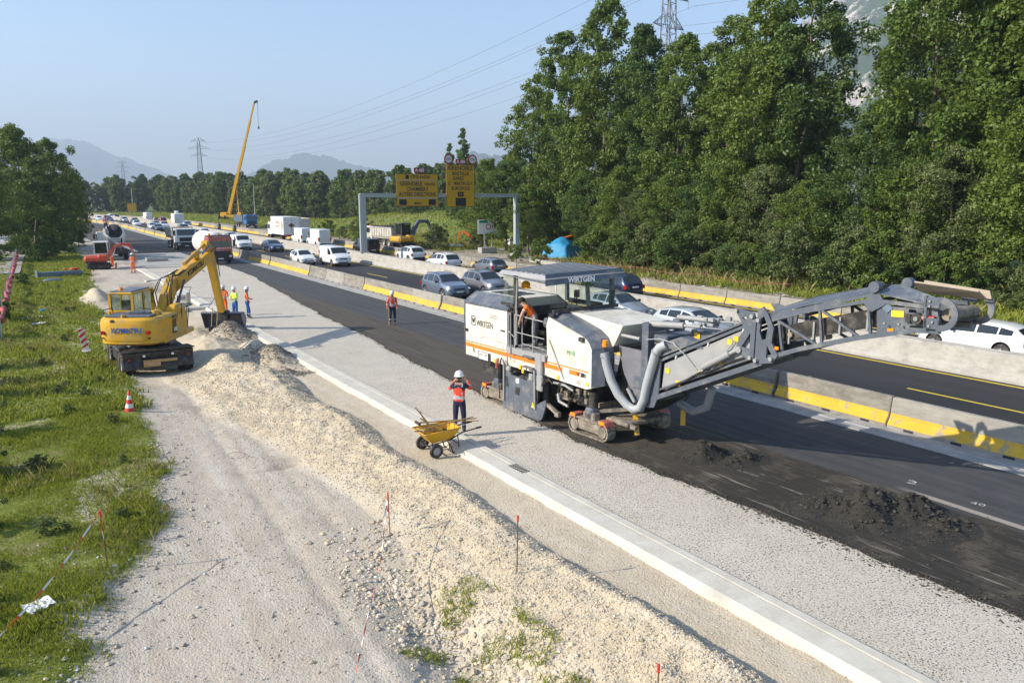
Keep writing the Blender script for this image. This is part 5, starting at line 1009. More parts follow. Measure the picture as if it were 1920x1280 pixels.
# rear engine housing
def f(b):
    pr = [(0, 1.42), (0, 3.26), (.42, 3.58), (2.08, 3.58), (2.5, 3.26), (2.5, 1.42)]
    V = [(-2.05, y, z) for y, z in pr]+[(.42, y, z) for y, z in pr]; b.add(V, [tuple(range(6)), tuple(range(6, 12))[::-1]]+[(i, (i+1) % 6, 6+(i+1) % 6, 6+i) for i in range(6)])
hou = B_('engine_housing', CR, f)
def f(b):   # grey chamfers
    for s, y0, y1 in ((1, -.012, .44), (-1, 2.512, 2.06)):
        b.prism([(-2.12, y0, 3.26), (.46, y0, 3.26), (.46, y1, 3.60), (-2.02, y1, 3.60)], (0, 0, .012))
        b.prism([(-2.12, y0, 3.20), (.46, y0, 3.20), (.46, y0, 3.27), (-2.12, y0, 3.27)], (0, .012*s, 0))
    b.prism([(-2.1, 0.0, 3.28), (-2.3, .1, 3.0), (-2.3, 2.4, 3.0), (-2.1, 2.5, 3.28)], (0, 0, .02)); b.prism([(-2.3, .1, 3.0), (-2.3, 2.4, 3.0), (-2.1, 2.5, 1.55), (-2.1, 0, 1.55)], (-.02, 0, 0))
    b.prism([(-2.12, .0, 3.28), (-2.12, 2.5, 3.28), (-2.02, 2.08, 3.61), (-2.02, .42, 3.61)], (-.02, 0, .01)); b.prism([(-2.06, -.01, 1.5), (-2.06, -.01, 3.28), (-2.31, .1, 3.0), (-2.18, .1, 1.5)], (0, .03, 0))
B_('hood_trim', MG, f)
B_('top_vent', BK, lambda b: [b.box((-1.4+.5*i, 1.2, 3.59), (.34, .9, .02)) for i in range(3)]+[b.box((-.3, .85, 3.59), (.5, .12, .03))])
B_('radiator_grille', BK, lambda b: [b.box((-2.08, 1.25, 1.7+.12*i), (.05, 2.1, .05)) for i in range(10)])
B_('hatch_seam', 'grey_ink', lambda b: b.tube([(-2.0, -.004, 2.14), (-1.1, -.004, 2.10), (-.9, -.004, 2.2), (.4, -.004, 2.12)], .011, 5))
B_('hatch_seam', 'grey_ink', lambda b: b.bar((.42, -.003, 1.45), (.42, -.003, 2.1), .012))
B_('side_vent', 'grey_ink', lambda b: [b.box((-.32, -.004, 2.98-.05*i), (.46, .012, .022)) for i in range(3)])
text(T, 'WIRTGEN', .30, 'black_ink', (-.86, -.008, 2.60), (1, 0, 0), (0, 0, 1), width=.98, bold=0)
def f(b): [b.bar(p, q, .028, .008, up=(0, 1, 0)) for p, q in (((-1.66, -.006, 2.52), (-1.66, -.006, 2.82)), ((-1.44, -.006, 2.52), (-1.44, -.006, 2.82)), ((-1.67, -.006, 2.52), (-1.43, -.006, 2.52)), ((-1.67, -.006, 2.82), (-1.43, -.006, 2.82)), ((-1.62, -.006, 2.76), (-1.58, -.006, 2.6)), ((-1.58, -.006, 2.6), (-1.55, -.006, 2.72)), ((-1.55, -.006, 2.72), (-1.52, -.006, 2.6)), ((-1.52, -.006, 2.6), (-1.48, -.006, 2.76)))]
B_('brand_logo', 'black_ink', f)
# lower band running the whole length
B_('side_skirt', CR, lambda b: (pz(b, [(.42, 1.44), (.42, 2.06), (2.5, 2.06), (2.5, 1.46)], 0.02, 2.48)))
B_('skirt_bracket', LG, lambda b: b.box((2.18, -.05, 1.72), (.34, .12, .8), .03))
for a, c_ in ((-2.04, .40), (.44, 1.98), (2.4, 4.40)):
    B_('orange_stripe', 'orange', lambda b: (b.box(((a+c_)/2, .005 if c_ < 2 and a > 0 else -.005, 1.79), (c_-a if c_ < 4 else 1.0, .014, .13)) if c_ < 4 else (b.box((2.82, -.005, 1.79), (.84, .014, .13)), b.box((3.78, -.005, 1.79), (.44, .014, .13))), b.box(((a+c_)/2, .005 if c_ < 2 and a > 0 else -.005, 1.91), (c_-a, .014, .035))))
text(T, 'W 200 i', .17, 'black_ink', (4.10, -.012, 1.78), (1, 0, 0), (0, 0, 1), width=.42, bold=.006)
# front tank housing
fp = [(2.5, 1.46), (2.5, 2.3), (2.46, 3.02), (2.56, 3.28), (4.30, 2.86), (4.52, 2.62), (4.52, 1.46), (4.3, 1.40)]
B_('tank_housing', CR, lambda b: pz(b, fp, 0, .62))
B_('front_hood', CR, lambda b: b.prism([(2.5, .62, 2.1), (2.5, .62, 3.36), (3.2, .62, 3.42), (5.1, .62, 3.28), (4.75, .62, 2.66), (3.4, .62, 2.1)], (0, 1.9, 0)))
B_('hood_panel_line', 'grey_ink', lambda b: (b.bar((3.2, .7, 3.425), (3.2, 2.5, 3.425), .012), b.bar((3.25, 1.6, 3.42), (5.0, 1.6, 3.295), .012)))
def f(b):
    P = [(2.40, 3.22), (2.56, 3.44), (3.4, 3.26), (4.22, 3.05), (4.55, 2.86), (4.72, 2.6), (4.78, 2.3), (4.78, 1.62)]; Q = [(2.46, 3.05), (2.56, 3.30), (3.4, 3.10), (4.20, 2.90), (4.42, 2.76), (4.53, 2.58), (4.535, 2.3), (4.535, 1.62)]
    for i in range(len(P)-1):
        a, c_, d, e_ = P[i], P[i+1], Q[i+1], Q[i]; b.prism([(e_[0], -.012, e_[1]), (d[0], -.012, d[1]), (c_[0], .28, c_[1]), (a[0], .28, a[1])], (0, .01, .012)); b.prism([(a[0], .28, a[1]), (c_[0], .28, c_[1]), (c_[0], .64, c_[1]), (a[0], .64, a[1])], (0, 0, .014))
    b.prism([(4.535, -.01, 1.55), (4.78, .28, 1.55), (4.78, .64, 1.55), (4.535, .64, 1.55)], (0, 0, .9))
B_('front_corner_trim', MG, f)
B_('ladder_strut', 'dirty_white', lambda b: b.bar((2.62, -.04, 2.62), (3.34, -.04, 1.52), .03))
text(T, 'M\u2261B', .20, 'green_ink', (3.62, -.008, 2.34), (1, 0, 0), (0, 0, 1), width=.36, bold=0)
B_('owner_logo', 'sign_white', lambda b: b.box((3.6, -.004, 2.62), (.26, .008, .24)))
B_('camera_block', BK, lambda b: b.box((4.12, -.04, 2.82), (.2, .1, .13), .02)); B_('camera_block', BK, lambda b: b.box((2.75, -.0, 3.36), (.22, .14, .1), .02))
B_('grille_plate', 'grey_ink', lambda b: [b.box((3.98, -.006, 1.50+.03*i), (.2, .012, .014)) for i in range(4)]); B_('marker_light', 'yellow_sticker', lambda b: b.cyl((4.36, -.02, 1.56), (4.36, .01, 1.56), .055, n=12))
B_('front_beacon', 'orange_lamp', lambda b: (b.cyl((4.75, .30, 2.68), (4.75, .30, 2.86), .09, .075, 10)))
B_('number_plate', 'white_plastic', lambda b: b.box((-.95, -.012, 1.52), (.56, .014, .24), .01)); text(T, 'W20  GVB', .12, 'black_ink', (-.95, -.022, 1.56), (1, 0, 0), (0, 0, 1), width=.48)
B_('plate_frame', BK, lambda b: b.box((-.9, .004, 1.50), (.78, .014, .32)))
B_('door_handle', BK, lambda b: b.box((.2, -.03, 2.55), (.22, .05, .03))); B_('door_handle', BK, lambda b: b.box((-1.95, -.04, 2.3), (.12, .06, .09))); B_('door_handle', BK, lambda b: b.tube([(-1.55, -.03, 1.58), (-1.5, -.05, 1.74), (-1.42, -.03, 1.58)], .012, 5))
for (x, z) in ((1.15, 1.50), (-.25, 1.47), (3.05, 1.52), (1.3, 1.40)): B_('warning_sticker', 'yellow_sticker', lambda b: b.box((x, -.01, z), (.10, .04, .12)))
# operator platform
B_('platform_floor', LG, lambda b: (b.box((1.50, 1.25, 2.08), (2.1, 2.6, .06)), b.box((1.5, -.07, 2.0), (2.0, .05, .2))))
B_('platform_wall', BK, lambda b: (b.box((.50, 1.25, 2.7), (.06, 2.3, 1.2)), b.box((2.44, 1.3, 2.75), (.06, 2.2, 1.2)), b.box((1.5, 2.46, 2.5), (1.9, .06, .8)), b.box((1.4, 1.5, 2.4), (1.0, .5, .6), .05)))
B_('console', MG, lambda b: (b.box((2.2, .55, 3.0), (.4, .7, .3), .05, rot=(0, .3, 0)), b.bar((2.2, .55, 2.1), (2.2, .55, 2.95), .12)))
B_('seat', 'car_black', lambda b: (b.box((1.25, .95, 2.55), (.5, .5, .14), .05), b.box((1.0, .95, 2.85), (.12, .5, .6), .05), b.bar((1.25, .95, 2.1), (1.25, .95, 2.5), .15)))
B_('wall_panel', 'pink_belt', lambda b: b.box((.455, .3, 2.75), (.03, .55, .95)))
def f(b):
    for x in (.62, .95, 1.35, 1.9): b.tube([(x, -.08, 1.98), (x, -.08, 3.12), (x+.05, -.04, 3.18)], .02, 6)
    b.tube([(.95, -.08, 3.17), (2.40, -.08, 3.12)], .022, 6); b.tube([(.95, -.08, 2.62), (2.45, -.08, 2.60)], .018, 6); b.tube([(1.35, -.08, 2.3), (2.48, -.08, 2.28)], .016, 6)
    b.tube([(.62, -.08, 3.18), (.58, .2, 3.2)], .02, 6); b.tube([(.62, -.08, 2.6), (.95, -.1, 2.45)], .018, 6); b.tube([(.78, -.12, 3.2), (.78, -.12, 1.7)], .018, 6)
B_('handrail', 'light_grey', f)
B_('access_step', MG, lambda b: [b.box((1.75, -.12, 1.95-.34*i), (.5, .14, .04)) for i in range(2)])
# canopy
def f(b):
    V = [(.22, -.18, 4.43), (2.62, -.18, 4.40), (2.98, 2.7, 4.50), (.22, 2.7, 4.52)]; W_ = [(.28, -.1, 4.53), (2.50, -.1, 4.52), (2.82, 2.6, 4.64), (.28, 2.6, 4.65)]
    b.add(V+W_, [(0, 3, 2, 1), (4, 5, 6, 7), (0, 1, 5, 4), (1, 2, 6, 5), (2, 3, 7, 6), (3, 0, 4, 7)])
cano = B_('canopy_roof', LG, f)
B_('roof_rib', LG, lambda b: [b.bar((.42+.27*i, -.04, 4.54), (.45+.31*i, 2.54, 4.655), .05, .03) for i in range(8)])
B_('canopy_visor', MG, lambda b: (b.prism([(2.63, -.19, 4.22), (2.52, -.12, 4.55), (2.86, 2.62, 4.65), (3.0, 2.72, 4.38)], (.03, 0, 0)), b.prism([(.2, -.19, 4.40), (2.63, -.19, 4.36), (2.63, -.19, 4.28), (.9, -.19, 4.36)], (0, .02, 0))))
text(T, 'WIRTGEN', .22, 'white_ink', (2.83, 1.05, 4.36), (.13, 1, .03), (0, 0, 1), width=.95, bold=.006)
for p, q in (((.9, .0, 2.1), (.9, .0, 4.45)), ((2.62, 1.55, 3.3), (2.55, 1.5, 4.4)), ((.55, 2.4, 3.4), (.5, 2.4, 4.5)), ((2.6, 2.5, 3.3), (2.6, 2.5, 4.4))): B_('canopy_post', BK if p[0] == .9 else MG, lambda b: b.bar(p, q, .11))
B_('lift_strut', 'light_grey', lambda b: (b.cyl((.98, -.04, 2.2), (.98, -.02, 3.3), .045, n=8), b.cyl((.98, -.04, 3.3), (.98, 0, 4.35), .03, n=8)))
for poly in ([(2.62, .0, 3.50), (2.62, .0, 4.38), (2.72, 1.22, 4.42), (2.72, 1.22, 3.50)], [(2.72, 1.26, 3.50), (2.72, 1.26, 4.42), (2.86, 2.5, 4.46), (2.86, 2.5, 3.5)], [(.30, -.06, 3.55), (.30, -.06, 4.42), (.84, -.06, 4.42), (.84, -.06, 3.55)], [(1.0, 2.5, 3.5), (1.0, 2.5, 4.45), (2.6, 2.5, 4.45), (2.6, 2.5, 3.5)]):
    B_('canopy_pane', 'clear_pane', lambda b: b.add(poly, [(0, 1, 2, 3)]))
text(T, 'M\u2261M', .24, 'green_ink', (1.42, 2.46, 4.02), (1, 0, 0), (0, 0, 1), width=.5, bold=.008)
B_('sill_bar', BK, lambda b: (b.bar((2.76, .0, 3.46), (2.88, 2.5, 3.48), .1), b.bar((.2, -.04, 3.46), (.85, -.04, 3.46), .08), b.box((1.4, 2.45, 3.42), (1.6, .1, .14))))
B_('mirror', BK, lambda b: (b.box((3.0, 2.2, 3.85), (.05, .14, .26), .02), b.bar((2.9, 2.2, 3.5), (3.0, 2.2, 3.8), .025), b.box((1.62, 1.9, 3.76), (.05, .2, .24)), b.bar((1.62, 1.9, 3.4), (1.62, 1.9, 3.7), .03)))
B_('front_wiper', BK, lambda b: b.tube([(2.78, .6, 3.5), (2.76, .9, 3.9)], .012, 4))
# chassis and guts
B_('chassis', BK, lambda b: (b.box((1.2, 1.25, 1.15), (5.8, 1.7, .66)), b.box((1.3, 1.25, .72), (1.9, 2.2, .9), .1), b.box((3.2, 1.25, .95), (1.5, 1.5, .5))))
def f(b):
    rs = random.Random(3)
    for i in range(26):
        a = (rs.uniform(2.55, 4.2), rs.uniform(.05, .5), rs.uniform(.75, 1.4)); b.tube([a, (a[0]+rs.uniform(-.3, .3), a[1]-.05, a[2]+rs.uniform(-.3, .1)), (a[0]+rs.uniform(-.6, .6), a[1]+.1, a[2]+rs.uniform(-.1, .3))], rs.uniform(.012, .03), 5)
B_('hydraulic_hose', 'rubber', f)['kind'] = 'stuff'
def f(b):
    rs = random.Random(8)
    for i in range(16): b.box((rs.uniform(2.55, 4.3), rs.uniform(.15, .6), rs.uniform(.7, 1.38)), (rs.uniform(.08, .35), .15, rs.uniform(.06, .22)), .02)
B_('hydraulic_block', 'track_steel', f)['kind'] = 'stuff'
B_('suction_pipe', 'light_grey', lambda b: (b.tube([(2.7, .12, 1.28), (3.3, .05, 1.32), (3.6, .12, 1.2)], .04, 8), b.tube([(3.0, .05, 1.0), (3.1, .0, .8), (3.5, .02, .72)], .045, 8)))
B_('scraper_arm', 'track_steel', lambda b: (b.bar((2.5, -.02, .62), (3.1, -.05, .42), .1), b.box((3.1, -.05, .4), (.18, .12, .14))))
# side plate
sp = [(.30, .04), (.34, 1.34), (.62, 1.40), (.78, 1.20), (1.62, 1.16), (1.72, 1.30), (1.96, 1.28), (2.02, .9), (2.14, .5), (2.34, .62), (2.58, .74), (2.60, .60), (2.40, .10), (2.24, .0)]
def f(b): pz(b, sp, -.10, -.02)
side = B_('side_plate', MG, f)
B_('side_plate', MG, lambda b: pz(b, sp, 2.52, 2.60))
B_('plate_window', BK, lambda b: (pz(b, [(1.0, .62), (1.06, .86), (1.26, .86), (1.22, .60)], -.11, -.095), pz(b, [(.52, .78), (.5, 1.12), (.58, 1.12), (.66, .78)], -.11, -.095), pz(b, [(2.06, .55), (1.98, 1.2), (2.2, 1.2), (2.16, .58)], -.09, -.0)))
B_('plate_sticker', 'white_plastic', lambda b: b.box((1.14, -.108, 1.07), (.17, .01, .15))); B_('warning_triangle', 'yellow_sticker', lambda b: pz(b, [(1.86, .36), (1.94, .56), (2.02, .36)], -.112, -.1))
B_('lift_cylinder', 'light_grey', lambda b: (b.tube([(.42, -.13, .3), (.44, -.14, 1.45), (.36, -.12, 1.62)], .035, 8), b.tube([(2.08, -.13, .35), (2.06, -.13, 1.3), (2.0, -.1, 1.55)], .035, 8)))
B_('hydraulic_line', BK, lambda b: (b.tube([(.18, -.13, .3), (.12, -.14, 1.3), (.3, -.14, 1.68), (.6, -.12, 1.4)], .02, 6), b.tube([(1.5, -.12, 1.2), (1.7, -.16, 1.62), (2.1, -.14, 1.6), (2.15, -.12, 1.1)], .018, 6), b.tube([(2.3, -.1, 1.0), (2.6, -.12, 1.52), (2.9, -.1, 1.3)], .018, 6)))
B_('skirt_lug', 'light_grey', lambda b: (b.box((.62, -.09, 1.38), (.22, .1, .16), .03), b.box((2.26, -.09, 1.2), (.3, .08, .5), .08), b.box((1.85, -.11, 1.32), (.2, .08, .22), .03)))
B_('red_lever', 'red_paint', lambda b: b.box((.0, -.1, 1.45), (.10, .1, .36), .03, rot=(0, .15, 0)))
# crawler tracks
def track(cx, cy):
    t = MB(); L_, r_ = .60, .235; n = 34; cz = .27
    per = 2*L_*2+2*math.pi*r_
    for i in range(n):
        s_ = per*i/n
        if s_ < 2*L_: x, z, a = -L_+s_, -r_, 0
        elif s_ < 2*L_+math.pi*r_: q = (s_-2*L_)/r_; x, z, a = L_+math.sin(q)*r_, -math.cos(q)*r_, -q
        elif s_ < 4*L_+math.pi*r_: x, z, a = L_-(s_-2*L_-math.pi*r_), r_, 0
        else: q = (s_-4*L_-math.pi*r_)/r_; x, z, a = -L_-math.sin(q)*r_, math.cos(q)*r_, -q
        t.box((cx+x, cy, cz+z), (.105, .30, .055), 0, (0, a, 0))
    o = t.build('crawler_track', 'track_steel', T)
    q = MB(); q.box((cx, cy, cz+.02), (1.0, .24, .30), .04); [q.cyl((cx+s*L_, cy-.14, cz), (cx+s*L_, cy+.14, cz), .17, n=16) for s in (-1, 1)]; q.box((cx, cy, cz+.3), (.5, .26, .34), .04); q.build('track_frame', 'track_steel', o)
    for s in (-1, 1):
        q = MB(); pl_ = [(cx+s*.48, .60), (cx+s*.74, .585), (cx+s*.82, .46), (cx+s*.76, .47), (cx+s*.66, .52), (cx+s*.54, .42)]; q.prism([(x, cy-.17, z) for x, z in pl_], (0, .34, 0)); q.build('mudguard', 'red_paint', o)
        q = MB(); q.box((cx+s*.62, cy-.175, .555), (.2, .02, .09)); q.build('reflector', 'orange_lamp', o)
    q = MB(); q.cyl((cx, cy+.06, .5), (cx, cy+.06, 1.3), .13, n=14); q.build('leg_cylinder', 'black_metal', o); q = MB(); q.box((cx, cy+.02, .68), (.34, .3, .36), .05); q.build('leg_clamp', MG, o)
    return o
track(-.28, .16); track(4.38, .16); track(-.28, 2.34); track(4.38, 2.40)
B_('steering_link', 'track_steel', lambda b: (b.bar((4.5, .3, .75), (5.3, .9, .9), .09), b.bar((4.7, 2.1, .7), (5.3, 1.5, .85), .09), b.bar((4.35, .5, .85), (4.35, 2.1, .85), .14)))
B_('front_skid', 'track_steel', lambda b: (b.box((5.15, 1.25, .55), (.9, 1.7, .12), .03), b.box((5.55, 1.9, .45), (.35, .3, .4), .05), b.bar((4.9, .5, .62), (5.8, .55, .5), .1)))
for p, q in (((5.35, .95, .72), (5.6, .8, .22)), ((6.1, 2.1, .85), (6.15, 2.05, .42))): B_('yellow_wiper', 'yellow_paint', lambda b: b.bar(p, q, .14, .03))
B_('marker_chain', 'rust', lambda b: b.tube([(4.95, .1, .5), (5.03, .08, .25), (5.1, .08, .02)], .014, 5))
# suction hose and front tower
B_('suction_hose', 'hose_grey', lambda b: b.tube([(4.72, .30, 2.50), (4.78, .32, 2.2), (4.92, .38, 1.75), (5.12, .48, 1.35), (5.36, .6, 1.08), (5.58, .66, .98), (5.78, .7, 1.06), (5.92, .7, 1.35), (6.02, .7, 1.8), (6.18, .7, 2.3), (6.30, .7, 2.68), (6.42, .72, 2.86), (6.6, .78, 2.96)], .125, 14))
def f(b): [b.tube([(x-.02, y, z-.02), (x+.02, y, z+.02)], .138, 14) for x, y, z in ((4.73, .3, 2.4), (5.58, .66, .98), (6.32, .7, 2.72))]
B_('hose_clamp', 'light_grey', f)
B_('tower_post', MG, lambda b: (b.bar((5.86, .85, 1.7), (5.86, .85, 3.45), .24), b.bar((5.86, 2.05, 1.7), (5.86, 2.05, 3.45), .24), b.bar((5.86, .85, 3.3), (5.86, 2.05, 3.3), .2), b.bar((5.86, .85, 1.8), (5.5, .9, 1.25), .26), b.bar((5.86, 2.05, 1.8), (5.4, 2.0, 1.25), .26), b.box((5.7, .85, 1.75), (.5, .3, .35), .03)))
B_('tower_cylinder', 'light_grey', lambda b: (b.cyl((5.9, .9, 3.42), (7.0, 1.0, 3.50), .085, n=10), b.cyl((7.0, 1.0, 3.5), (7.5, 1.05, 3.53), .045, n=8), b.cyl((6.6, 1.2, 3.66), (7.9, 1.3, 3.70), .07, n=10), b.cyl((5.0, .7, 3.0), (5.65, .75, 2.98), .05, n=8), b.cyl((5.35, .62, 1.55), (5.6, .66, 1.2), .05, n=8)))
def f(b):
    rs = random.Random(4)
    for i in range(22): b.box((rs.uniform(7.3, 8.3), rs.uniform(1.1, 1.6), rs.uniform(3.5, 3.75)), (rs.uniform(.06, .2), .1, rs.uniform(.05, .14)), .015)
B_('valve_block', 'light_grey', f)['kind'] = 'stuff'
B_('tie_rod', 'light_grey', lambda b: (b.bar((7.9, 1.3, 3.7), (9.0, 1.2, 3.78), .03), b.bar((7.4, 1.05, 3.52), (9.0, 1.0, 3.6), .025)))
B_('control_cable', 'hose_grey', lambda b: b.tube([(5.9, .72, 3.0), (6.4, .7, 3.1), (6.9, .7, 3.06), (7.2, .75, 2.85), (7.6, .78, 2.5), (8.1, .78, 2.5), (8.5, .78, 3.0), (8.8, .78, 3.4)], .014, 5))
B_('swivel_table', MG, lambda b: (b.box((7.6, 1.75, 3.2), (1.4, .8, .34), .04), b.box((6.2, 1.5, 3.05), (.6, 1.2, .2), .03))); B_('warning_sticker', 'yellow_sticker', lambda b: b.box((7.15, 1.34, 3.22), (.2, .012, .16)))
B_('dust_curtain', 'grey_cloth', lambda b: (b.prism([(4.85, .72, 2.68), (5.75, .76, 2.66), (5.7, .74, 1.5), (5.5, .74, 1.3), (5.1, .72, 1.9), (4.95, .72, 2.3)], (0, .03, 0))))
B_('transfer_cover', BK, lambda b: (b.prism([(4.6, .8, 1.3), (4.9, .8, 2.6), (5.9, .8, 2.5), (6.2, .8, 1.3), (5.4, .8, .75)], (0, 1.3, 0))))
B_('dust_duct', MG, lambda b: b.prism([(6.5, .78, 2.82), (6.6, .78, 3.04), (7.1, .8, 3.24), (7.75, .84, 3.12), (7.8, .84, 3.02), (7.0, .8, 2.94)], (0, .3, 0)))
# discharge conveyor, lower section
Y0, Y1 = .85, 2.10
lo = [(6.06, 1.38), (6.22, 2.46), (9.22, 3.93), (9.50, 2.94)]
for y in (Y0, Y1): B_('conveyor_side', LG, lambda b: pz(b, [(6.42, 1.68), (6.5, 2.42), (9.1, 3.72), (9.3, 3.0)], y, y+.03))
B_('lower_chord', MG, lambda b: [(b.bar((5.95, y, 1.30), (9.6, y, 2.98), .10, .13), b.bar((6.0, y+.0, 1.52), (9.4, y, 3.08), .05, .05), b.bar((6.1, y, 2.36), (9.25, y, 3.86), .06, .07), b.bar((6.15, y-.03, 2.50), (9.25, y-.03, 3.96), .05, .05)) for y in (Y0-.02, Y1+.02)])
B_('hinge_plate', MG, lambda b: [pz(b, [(5.92, 1.1), (6.02, 2.4), (6.42, 2.55), (6.36, 1.5), (6.2, 1.15)], y, y+.05) for y in (Y0-.06, Y1+.03)])
B_('conveyor_belt', 'rubber', lambda b: (b.prism([(6.0, Y0+.08, 1.75), (9.3, Y0+.08, 3.35), (9.3, Y1-.08, 3.35), (6.0, Y1-.08, 1.75)], (0, 0, .03)), b.prism([(6.0, Y0+.08, 1.45), (9.4, Y0+.08, 3.05), (9.4, Y1-.08, 3.05), (6.0, Y1-.08, 1.45)], (0, 0, .03)), b.prism([(9.3, Y0+.1, 3.36), (13.6, Y0+.1, 4.56), (13.6, Y1-.1, 4.56), (9.3, Y1-.1, 3.36)], (0, 0, .03))))
B_('lower_cover', MG, lambda b: (b.prism([(6.2, Y0, 2.5), (9.2, Y0, 3.96), (9.2, Y1, 3.96), (6.2, Y1, 2.5)], (0, 0, .02))))
B_('conveyor_cylinder', LG, lambda b: (b.cyl((7.90, .74, 2.58), (8.72, .74, 3.06), .085, n=12), b.cyl((8.7, .74, 3.05), (9.0, .74, 3.22), .05, n=8), b.cyl((7.86, .70, 2.56), (7.86, .8, 2.56), .1, n=12), b.cyl((8.98, .7, 3.2), (8.98, .8, 3.2), .08, n=10)))
B_('cable_run', BK, lambda b: b.tube([(6.6, .80, 1.72), (7.3, .79, 2.12), (7.8, .76, 2.42), (8.1, .76, 2.5), (8.6, .78, 2.8), (9.3, .8, 3.1)], .03, 6))
for x, z in ((6.62, 2.25), (7.0, 1.98), (7.75, 2.42), (8.35, 2.78), (8.62, 3.32), (8.8, 3.42)): B_('warning_sticker', 'yellow_sticker', lambda b: b.box((x, Y0-.012, z), (.15, .012, .14)))
B_('cover_clip', 'white_plastic', lambda b: [b.bar((6.9+1.05*i, Y0-.02, 2.62+.5*i), (6.93+1.05*i, Y0-.02, 2.76+.5*i), .03) for i in range(3)])
# folding joint plates with lightening holes
def plate(b, o, holes, y, th=.06):
    """flat plate (x,z outline) with holes: shapely-free, built by bridging with bmesh"""
    import mathutils.geometry as mg
    loops = [o]+holes; tri = mg.tessellate_polygon([[Vector((p[0], p[1], 0)) for p in l] for l in loops]); P = [p for l in loops for p in l]; n = len(P)
    V = [(p[0], y, p[1]) for p in P]+[(p[0], y+th, p[1]) for p in P]; F = [t for t in tri]+[tuple(i+n for i in t[::-1]) for t in tri]; k = 0
    for l in loops:
        F += [(k+i, k+(i+1) % len(l), n+k+(i+1) % len(l), n+k+i) for i in range(len(l))]; k += len(l)
    b.add(V, F)
jp1 = [(8.78, 4.18), (8.92, 4.20), (9.34, 4.12), (9.42, 3.92), (9.40, 3.02), (9.22, 2.98), (8.88, 3.22), (8.96, 3.5), (9.1, 3.72), (9.0, 3.88)]
jp2 = [(9.44, 4.22), (9.58, 4.30), (9.72, 4.16), (9.90, 3.84), (9.86, 3.5), (10.05, 3.22), (9.9, 3.02), (9.42, 2.92)]
for y in (Y0-.10, Y1+.06):
    B_('joint_plate', MG, lambda b: plate(b, jp1, [[(9.04, 3.28), (9.28, 3.24), (9.28, 3.66)], [(9.02, 3.98), (9.16, 4.04), (9.14, 3.9)]], y)); B_('joint_plate', MG, lambda b: plate(b, jp2, [[(9.54, 4.02), (9.62, 4.08), (9.74, 3.86), (9.7, 3.56), (9.6, 3.52), (9.52, 3.7)], [(9.86-.12, 3.42), (9.92, 3.16), (9.74, 3.12)]], y+.02))
B_('joint_pin', 'light_grey', lambda b: [b.cyl((x, Y0-.16, z), (x, Y0-.08, z), .05, n=10) for x, z in ((8.86, 4.14), (9.32, 4.05), (9.32, 3.06), (9.5, 3.98), (9.9, 3.12), (9.48, 3.02))])
# upper section: truss
UL = [(9.7, 3.10), (10.6, 3.46), (11.8, 3.86), (13.12, 4.22), (13.6, 4.26)]; UU = [(9.72, 3.98), (10.6, 4.30), (12.2, 4.72)]
for y in (Y0, Y1):
    B_('truss_chord', MG, lambda b: ([b.bar((p[0], y, p[1]), (q[0], y, q[1]), .09, .10) for p, q in zip(UL[:-1], UL[1:])], [b.bar((p[0], y, p[1]), (q[0], y, q[1]), .075) for p, q in zip(UU[:-1], UU[1:])], b.bar((12.3, y, 4.72), (13.5, y, 4.70), .075)))
    B_('truss_strut', MG, lambda b: [b.bar((p[0], y, p[1]), (q[0], y, q[1]), .055) for p, q in (((9.98, 4.02), (10.12, 3.3)), ((10.0, 4.0), (10.95, 3.62)), ((11.0, 4.38), (11.1, 3.66)), ((11.05, 4.38), (11.95, 3.92)), ((12.1, 4.66), (12.2, 4.0)))])
    B_('tip_plate', MG, lambda b: plate(b, [(12.28, 4.62), (13.5, 4.66), (13.6, 4.36), (13.58, 4.26), (12.34, 4.04)], [[(12.95, 4.62), (13.25, 4.63), (13.25, 4.56), (12.95, 4.55)], [(13.0, 4.30), (13.5, 4.33), (13.5, 4.29), (13.0, 4.26)]] if y == Y0 else [], y, .04))
B_('belt_cover', MG, lambda b: (b.prism([(9.72, Y0-.02, 4.10), (10.6, Y0-.02, 4.42), (12.15, Y0-.02, 4.86), (12.15, Y0+.5, 5.0), (10.6, Y0+.5, 4.6), (9.72, Y0+.5, 4.26)], (0, 0, .02)), b.prism([(9.72, Y0+.5, 4.26), (10.6, Y0+.5, 4.6), (12.15, Y0+.5, 5.0), (12.15, Y1, 4.92), (10.6, Y1, 4.5), (9.72, Y1, 4.14)], (0, 0, .02)), b.prism([(12.3, Y0-.02, 4.86), (13.35, Y0-.02, 4.74), (13.5, Y0+.05, 4.86), (12.5, Y0+.5, 5.02), (12.3, Y0+.5, 5.0)], (0, 0, .02)), b.prism([(9.7, Y0-.02, 4.02), (9.72, Y0-.02, 4.12), (12.15, Y0-.02, 4.88), (12.15, Y0-.02, 4.80)], (0, .02, 0))))
B_('tip_cover', 'tan_panel', lambda b: b.prism([(12.55, Y1-.35, 5.06), (13.8, Y1-.3, 4.98), (13.85, Y1-.02, 4.80), (12.5, Y1-.05, 4.84)], (0, 0, .03)))
B_('far_cover', 'tan_panel', lambda b: b.prism([(12.55, Y1+.06, 5.08), (13.85, Y1+.06, 4.98), (13.9, Y1+.06, 4.82), (12.5, Y1+.06, 4.84)], (0, .03, 0)))
B_('belt_trough', 'rubber', lambda b: b.prism([(9.75, Y0+.12, 3.42), (12.25, Y0+.12, 4.16), (12.25, Y0+.12, 4.56), (9.75, Y0+.12, 3.82)], (0, Y1-Y0-.24, 0)))
B_('trough_bracket', 'light_grey', lambda b: [b.bar((10.2+.62*i, Y0+.1, 3.5+.185*i), (10.2+.62*i, Y0+.1, 3.9+.185*i), .04) for i in range(4)])
